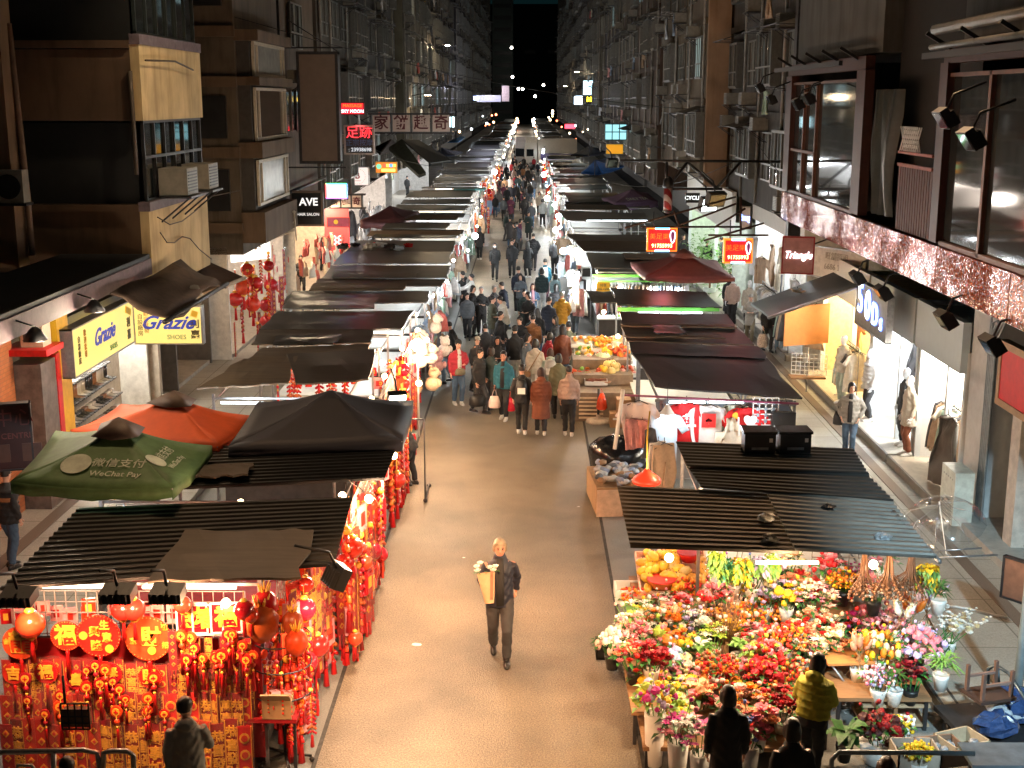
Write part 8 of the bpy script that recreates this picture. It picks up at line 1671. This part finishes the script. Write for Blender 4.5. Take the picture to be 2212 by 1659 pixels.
crowd(1120, 678, 182, 'man from behind in navy with black trousers and white soled shoes', h=1.76, top='navy', bot='black', puff=1.1, shoes=SHW); crowd(1199, 668, 172, 'child from behind in a pale blue striped padded jacket', h=1.34, top='sky', bot='black', puff=1.15, hair='long')
_, hs, M = crowd(1177, 652, 174, 'person from behind in a teal jacket with a cream backpack', h=1.68, top='teal', bot='plum', puff=1.05); backpack('cream backpack worn over the teal jacket', M, CT['cream'], CT['cream'], .95)
crowd(1198, 596, 178, 'person in black carrying a stick near the white lit east stall', h=1.72, top='black'); crowd(1140, 600, -150, 'woman in a long black coat turning, with a white bag strap', h=1.62, top='black', tl='knee', hair='long', shoes=SHW); crowd(1106, 603, 2, 'man in a black jacket and wide black trousers walking to the camera', h=1.74, top='black', bot='black', puff=1.1, stride=.25)
crowd(1069, 607, 4, 'woman in loose black clothes with a white face mask', h=1.66, top='black', bot='black', mask=True, hair='long', puff=1.12, stride=.25, arms=('walk', 'walk')); crowd(1152, 584, 178, 'person from behind in a black puffer, hands in pockets', h=1.7, top='black', puff=1.2, bot='char', arms=('pocket', 'pocket')); crowd(1036, 562, 175, 'woman from behind in a black mid length coat near the plastic bags', h=1.66, top='black', tl='thigh', hair='long', shoes=SHW); crowd(1116, 552, 180, 'person in dark blue black behind the black puffer', h=1.7, top='navy')
_, hs, M = crowd(1019, 690, -78, 'woman in a white top reaching to the west stall with a pink bag', h=1.64, top='white', bot='denim', hair='bun', arms=('reach', 'reach'), shoes=SHW); bag('pink cloth bag hung on the arm of the woman in white', M @ Vector((.16, -.05, 1.1)), .36, .4, .16, CT['pink'], rd(-60), .12, 'tote_bag')
crowd(1002, 684, -85, 'person in a black coat with a pale hood beside the white top', h=1.66, top='black', tl='thigh', bot='black', hood=True, arms=('reach', 'down')); crowd(1040, 728, 6, 'grey haired man in black with a hand raised to his chest', h=1.70, top='black', hc=HAIRG, arms=('down', 'phone'), stride=.25)
crowd(1062, 752, 75, 'man in a green grey parka looking at goods with a companion', h=1.68, top='green', tl='thigh', bot='slate', arms=('phone', 'phone'), puff=1.1); crowd(1068, 724, 30, 'grey haired man in a dark grey jacket behind the parka', h=1.68, top='char', hc=HAIRG); crowd(1092, 752, -65, 'man in a cream hooded jacket bending over beside the parka', h=1.70, top='cream', bot='black', hood=True, lean=.25, arms=('phone', 'phone'), puff=1.1)
_, hs, M = crowd(888, 1047, -105, 'woman in a black padded jacket bending in to the red goods', h=1.58, top='black', bot='black', lean=.45, arms=('reach', 'reach'), puff=1.15, hair='bob', vox=.016)
# --- pavements
P_('man in an orange and black striped puffer and jeans at the left edge', G(28, 1225, .12), rd(150), h=1.72, top='black', bot='denim', puff=1.25, band=(1.2, 'camel'), vox=.016); _, hs, M = P_('woman in a pale grey jacket and jeans on the east pavement', G(1832, 985, .12), rd(-20), h=1.64, top='stone', bot='denim', inner='black', puff=1.15, hair='bob', arms=('pocket', 'pocket'), vox=.016); bag('black shoulder bag on the woman in pale grey', M @ Vector((-.24, .02, 1.25)), .3, .3, .16, BLK, 0, .2, 'shoulder_bag')
P_('tall person in a long black coat beside the fifth east stall', G(1574, 700, .12), rd(175), h=1.74, top='black', tl='knee', hood=True, puff=1.1); P_('old person in a grey hooded coat beside the dark awning', G(1618, 742, .12), rd(-10), h=1.58, top='stone', tl='thigh', bot='khaki', hood=True, cap='stone', arms=('phone', 'phone')); _, hs, M = P_('person in black half hidden by the dark awning, with a floral bag', G(1656, 760, .12), rd(20), h=1.64, top='black', bot='char'); bag('floral cloth bag beside the person in black on the east pavement', hs[0], .34, .42, .14, mat((.55, .45, .40), .7, 0, .6, 30), 0, .15, 'tote_bag'); P_('person in faded jeans under the dark awning', G(1682, 762, .12), rd(160), h=1.66, top='black', bot='ldenim')
P_('person in dark clothes before the white lit shop', G(1475, 585, .12), rd(10), h=1.66, top='black', hood=True); P_('person with light collar walking under the burgundy parasol edge', G(1525, 600, .12), rd(170), h=1.64, top='char', bot='denim', inner='white'); P_('person with a bun of dark hair at the white lit shop', G(1558, 590, .12), rd(-120), h=1.62, top='slate', hair='bun')
P_('woman in a long white coat on the west pavement', G(612, 672, .12), rd(130), h=1.62, top='white', tl='knee', hair='bob'); P_('shopkeeper in a dark jacket behind the west stalls', G(652, 640, .12), rd(20), h=1.64, top='char', arms=('phone', 'phone'))
for px, py, hd, tp, hr, lb in ((700, 590, 30, 'char', 'bob', 'nearest of the dark group'), (722, 575, 100, 'black', 'short', 'second of the dark group'), (738, 570, -60, 'tan', 'bob', 'in a tan coat among the dark group'), (750, 560, 150, 'plum', 'short', 'in plum among the dark group'), (716, 555, 0, 'black', 'long', 'at the back of the dark group'), (765, 545, 80, 'cream', 'bob', 'in cream at the end of the dark group')):
    P_('shopper '+lb+' on the west pavement', G(px, py, .12), rd(hd), h=1.62, top=tp, hair=hr)
P_('person in black on the west pavement by the maroon parasol', G(880, 425, .12), rd(160), h=1.66, top='black')
far = [(1070, 470, 'black'), (1078, 462, 'char'), (1095, 455, 'black'), (1088, 478, 'slate'), (1108, 448, 'navy'), (1116, 440, 'black'), (1125, 455, 'black'), (1133, 480, 'black'), (1140, 492, 'black'), (1148, 495, 'char'), (1136, 462, 'black'), (1075, 440, 'plum'), (1090, 430, 'tan'), (1102, 425, 'pinkc'), (1112, 418, 'red'), (1122, 420, 'cream'), (1132, 425, 'black'), (1145, 440, 'black'), (1152, 430, 'char'), (1098, 408, 'black'), (1110, 402, 'pinkc'), (1120, 398, 'black'), (1130, 396, 'camel'), (1140, 402, 'black'), (1150, 410, 'black'), (1084, 400, 'char'), (1094, 392, 'black'), (1106, 386, 'red'), (1124, 382, 'black'), (1138, 386, 'black'), (1165, 470, 'cream'), (1172, 490, 'stone'), (1062, 452, 'yellow')]
for i in range(30):
    px, py = (R.uniform(985, 1215), R.uniform(690, 850)) if i < 14 else (R.uniform(1070, 1175), R.uniform(395, 560))
    tp = R.choice(('black', 'black', 'char', 'navy', 'dgreen', 'slate', 'brown', 'plum'))
    t, _, _ = P_('dark coated shopper packed in among the crowd in the lane', G(px, py), rd(R.choice((0, 20, -30, 80, -80, 150, 178, 190))), h=R.uniform(1.55, 1.76), top=tp, tl=R.choice(('hip', 'thigh', 'knee')), bot=R.choice(('black', 'char', 'denim')), hair=R.choice(('short', 'bob', 'long', 'bun')), puff=R.choice((1, 1.1, 1.2)), arms=R.choice((('down', 'down'), ('phone', 'down'), ('phone', 'phone'), ('pocket', 'pocket'))), lean=R.uniform(0, .15), turn=R.uniform(-.7, .7), vox=.026)
    t['group'] = 'dark coated shoppers packed in the lane'
WORDS = dict(black='black', char='charcoal', slate='slate grey', navy='navy', plum='plum', tan='tan', pinkc='pale pink', red='red', cream='cream', camel='camel', stone='stone grey', yellow='yellow')
for i, (px, py, tp) in enumerate(far):
    hd = R.choice((0, 10, -15, 178, 170, 190, 180))
    t, _, _ = P_('shopper in a %s jacket in the far crowd before the lorry' % WORDS[tp], G(px, py), rd(hd), h=R.uniform(1.54, 1.76), top=tp, bot=R.choice(('black', 'char', 'denim')), hair=R.choice(('short', 'bob', 'long', 'short')), puff=R.choice((1, 1.12)), vox=.03)
    t['group'] = 'shoppers in the far crowd'
for i in range(26):
    tp = R.choice(('black', 'char', 'navy', 'red', 'cream')); y = R.uniform(124, 200)
    t, _, _ = P_('tiny %s figure in the lane beyond the lorry' % WORDS[tp], (R.uniform(-1.9, 1.2), y, 0), rd(R.choice((0, 180))), h=R.uniform(1.55, 1.75), top=tp, vox=.045, faceless=True)
    t['group'] = 'figures beyond the lorry'
# --- nearest figures, dark against the goods
P_('person in a grey hooded top seen dark against the red goods', G(418, 1818), rd(-168), h=1.66, top='stone', bot='black', hood=True, arms=('phone', 'down'), vox=.014, turn=-.6)
P_('dark haired person in black stooping among the flower buckets', G(1563, 1775), rd(178), h=1.60, top='black', tl='thigh', hair='bob', vox=.014)
P_('person in a bright yellow padded hood jacket with black hair', G(1748, 1690), rd(150), h=1.58, top='lime', tl='waist', bot='black', puff=1.22, hood=True, hair='long', vox=.014, lean=.1, arms=('phone', 'phone'))
P_('person all in black beside the yellow jacket', G(1700, 1870), rd(185), h=1.62, top='black', tl='thigh', hair='bob', vox=.014)
P_('person with reddish brown hair passing below the steel railing', G(1893, 1970), rd(175), h=1.64, top='char', hair='bob', hc=HAIRR, vox=.014)
P_('dark haired person low beside the step ladder', G(168, 1960), rd(190), h=1.58, top='black', vox=.014)
t = thing('mesh_caddy', 'dark wire basket held up beside the red strips at the lower left', 'basket', DY(165, 1575, 12.6)); grid_panel(.3, .3, 4, 4, .008).build('mesh', DSTEEL, t); MB().box((0, .05, .12), (.28, .1, .2)).build('contents', mat((.12, .07, .04), .6, 0, .5, 20), t); MB().tube([(-.1, 0, .3), (-.1, 0, .62)], .015, 5).build('handle', BLK, t)
# --- shop mannequins on the east pavement
def mannequin(label, p, hd, top, bot, **k): P_(label, p, rd(hd), h=1.74, top=top, bot=bot, hair=None, skin=MANN, stride=0.02, shoes=WHT, name='mannequin', cat='mannequin', faceless=True, vox=.016, **k)
mannequin('white mannequin in a white quilted vest and dark trousers, outer of the pair', Vector((8.15, 29.6, .3)), -80, 'white', 'char', puff=1.15)
mannequin('white mannequin in a beige coat behind the white quilted vest', Vector((8.4, 30.4, .3)), -70, 'cream', 'tan', tl='thigh')
mannequin('white mannequin in a cream coat and brown skirt', Vector((8.2, 26.6, .3)), -80, 'cream', 'brown', tl='thigh')
mannequin('white mannequin in a dark open coat with a bag', Vector((8.35, 27.4, .3)), -75, 'char', 'black', tl='knee')
mannequin('mannequin in pale olive trousers and a cream top at the yellow shop', Vector((7.95, 31.4, .3)), -60, 'cream', 'mint')
mannequin('mannequin in a cream jacket and black skirt before the white lit shop', Vector((7.4, 42, .2)), -20, 'cream', 'black')
mannequin('mannequin in a peach blouse beside the cream jacket', Vector((7.0, 43, .2)), -20, 'pinkc', 'black')
# ================================================================== street lamps and overall night light
def street_lamp(label, x, y, z, side, w, col=(1.0, 0.74, 0.45), s=30, reach=1.2, aim=None):
    t = thing('street_lamp', label, 'street lamp', (x, y, z))
    dx = -side*reach
    MB().tube([(0, 0, -0.5), (0, 0, 0), (dx*0.5, 0, 0.15), (dx, 0, 0.16)], 0.04, 6).build('bracket', DSTEEL, t)
    MB().box((dx, 0, 0.14), (0.5, 0.24, 0.1)).build('lamp_head', DSTEEL, t)
    MB().box((dx, 0, 0.075), (0.4, 0.2, 0.03)).build('lamp_glass', glow(col, s), t)
    if aim:
        o = lamp((x+dx, y, z-.03), w, col, .15, None, 'SPOT', spot=64, aim=aim); o.parent = t; o.matrix_parent_inverse = Matrix.Translation((x, y, z)).inverted()
    else: lamp((dx, 0, -0.02), w, col, 0.2, t)
AMB = (1.0, 0.62, 0.34)
street_lamp('wall lamp on the far west flats, lit warm white high above the stalls', -8.0, 112, 12.2, -1, 160, s=60)
street_lamp('wall lamp on the far east flats beside the blue lit window', 6.5, 140, 10.6, 1, 160, s=60)
street_lamp('lower wall lamp near the farthest east flats', 6.7, 190, 9.6, 1, 160, s=90)
street_lamp('small lamp beside the pale cream flats on the west side', -7.9, 88, 8.0, -1, 90, s=40)
# unseen lamps above the upper edge; roof and copper band lamps are added
street_lamp('wall lamp reaching out in front of the cream corner block, above it', -9.5, 26.4, 12.6, -1, 380, (1, .74, .46), reach=4.6, aim=(-8.6, 31.2, 6.0))
street_lamp('added unseen lamp over the plate windows, aimed at the near east roofs', 7.0, 24, 13.0, 1, 1300, AMB, reach=2.6, aim=(3.4, 16.5, 2.5))  # added unseen spot, grazes the near east roofs so the ribs show
street_lamp('added unseen lamp above the low shop row, aimed over the near west roofs', -10.0, 21, 12.5, -1, 800, AMB, reach=4.0, aim=(-4.6, 16.0, 2.5))  # added unseen spot that brightens the near west roofs and parasols
street_lamp('added unseen lamp over the glittering building, facing its copper band', 7.0, 33, 13.5, 1, 26, (1, .8, .6), reach=5.2)  # added unseen lamp, weak light for the copper band
# floodlight on the edge of the footbridge the picture was taken from, shining down the roadway
def road_flood(label, p, aim, w, deg, col):
    t = thing('bridge_floodlight', label, 'floodlight', p); MB().box((0, 0, .1), (.5, .3, .12)).build('housing', DSTEEL, t); MB().box((0, 0, .035), (.42, .24, .01)).build('lamp_glass', glow(col, 20), t)
    o = lamp(Vector(p)-Vector((0, 0, .05)), w, col, .25, None, 'SPOT', spot=deg, aim=aim); o.parent = t; o.matrix_parent_inverse = Matrix.Translation(Vector(p)).inverted()
road_flood('floodlight on the footbridge edge over the roadway', (-.6, 3.0, 9.4), (-.7, 15.6, 0), 10500, 21, (1.0, .53, .25))
road_flood('second floodlight, added unseen on the footbridge edge, aimed further up the lane', (.3, 3.0, 9.5), (-.5, 21.5, 0), 8200, 13, (1.0, .49, .23))  # added unseen spot, brightens the middle stretch of the lane
road_flood('third floodlight on the footbridge edge, cool white, aimed at the east pavement', (5.5, 3.0, 9.4), (6.6, 17.5, 0), 7500, 26, (.62, .88, 1.0))
street_lamp('wall lamp over the pier flats on the east side', 6.8, 46, 16, 1, 90, AMB, reach=2.6)
street_lamp('wall lamp over the brown bay window flats', -8.3, 50, 16, -1, 60, AMB, reach=2.6)
street_lamp('wall lamp over the rust brown flats', 6.7, 80, 19, 1, 80, AMB, reach=2.4)
for k, (px, py, Y) in enumerate(((1105, 103, 400), (1107, 166, 400), (1120, 192, 380), (1129, 192, 390), (1174, 184, 330), (1156, 208, 360), (1037, 108, 250))):
    t = thing('distant_lamp', 'far off point of white light in the dark at the end of the street', 'street lamp', DY(px, py, Y), 0, 'points of light at the end of the street'); s = .4*Y/400
    MB().ball((0, 0, 0), s, 8, 6).build('lamp_glass', glow((1, .92, .8), 12), t); MB().tube([(0, 0, s), (0, 0, s+.3), (1.2, 0, s+.3)], .06, 5).build('bracket', DSTEEL, t)
for k in range(70):
    y = R.uniform(125, 380); e = R.random() < .5; col = R.choice(((1, .75, .45), (.85, .95, 1), (1, .2, .08), (1, .6, .25)))
    x, z = (R.choice((-2.7, 1.6)), R.uniform(1.6, 2.6)) if R.random() < .65 else (R.choice((-7.6, 6.2)), R.uniform(2.6, 5.5))
    t = thing('far_bulb', 'tiny far bulb among the last stalls up the street', 'lamp', (x+R.uniform(-.3, .3), y, z), 0, 'tiny bulbs among the last stalls'); s = R.uniform(.1, .2)*y/200
    MB().ball((0, 0, 0), s, 7, 5).build('bulb', glow(col, R.choice((3, 6, 10))), t); MB().tube([(0, 0, s), (.2, 0, s+.3)], .02, 4).build('cord', BLK, t)
bpy.data.scenes.remove(TMP)
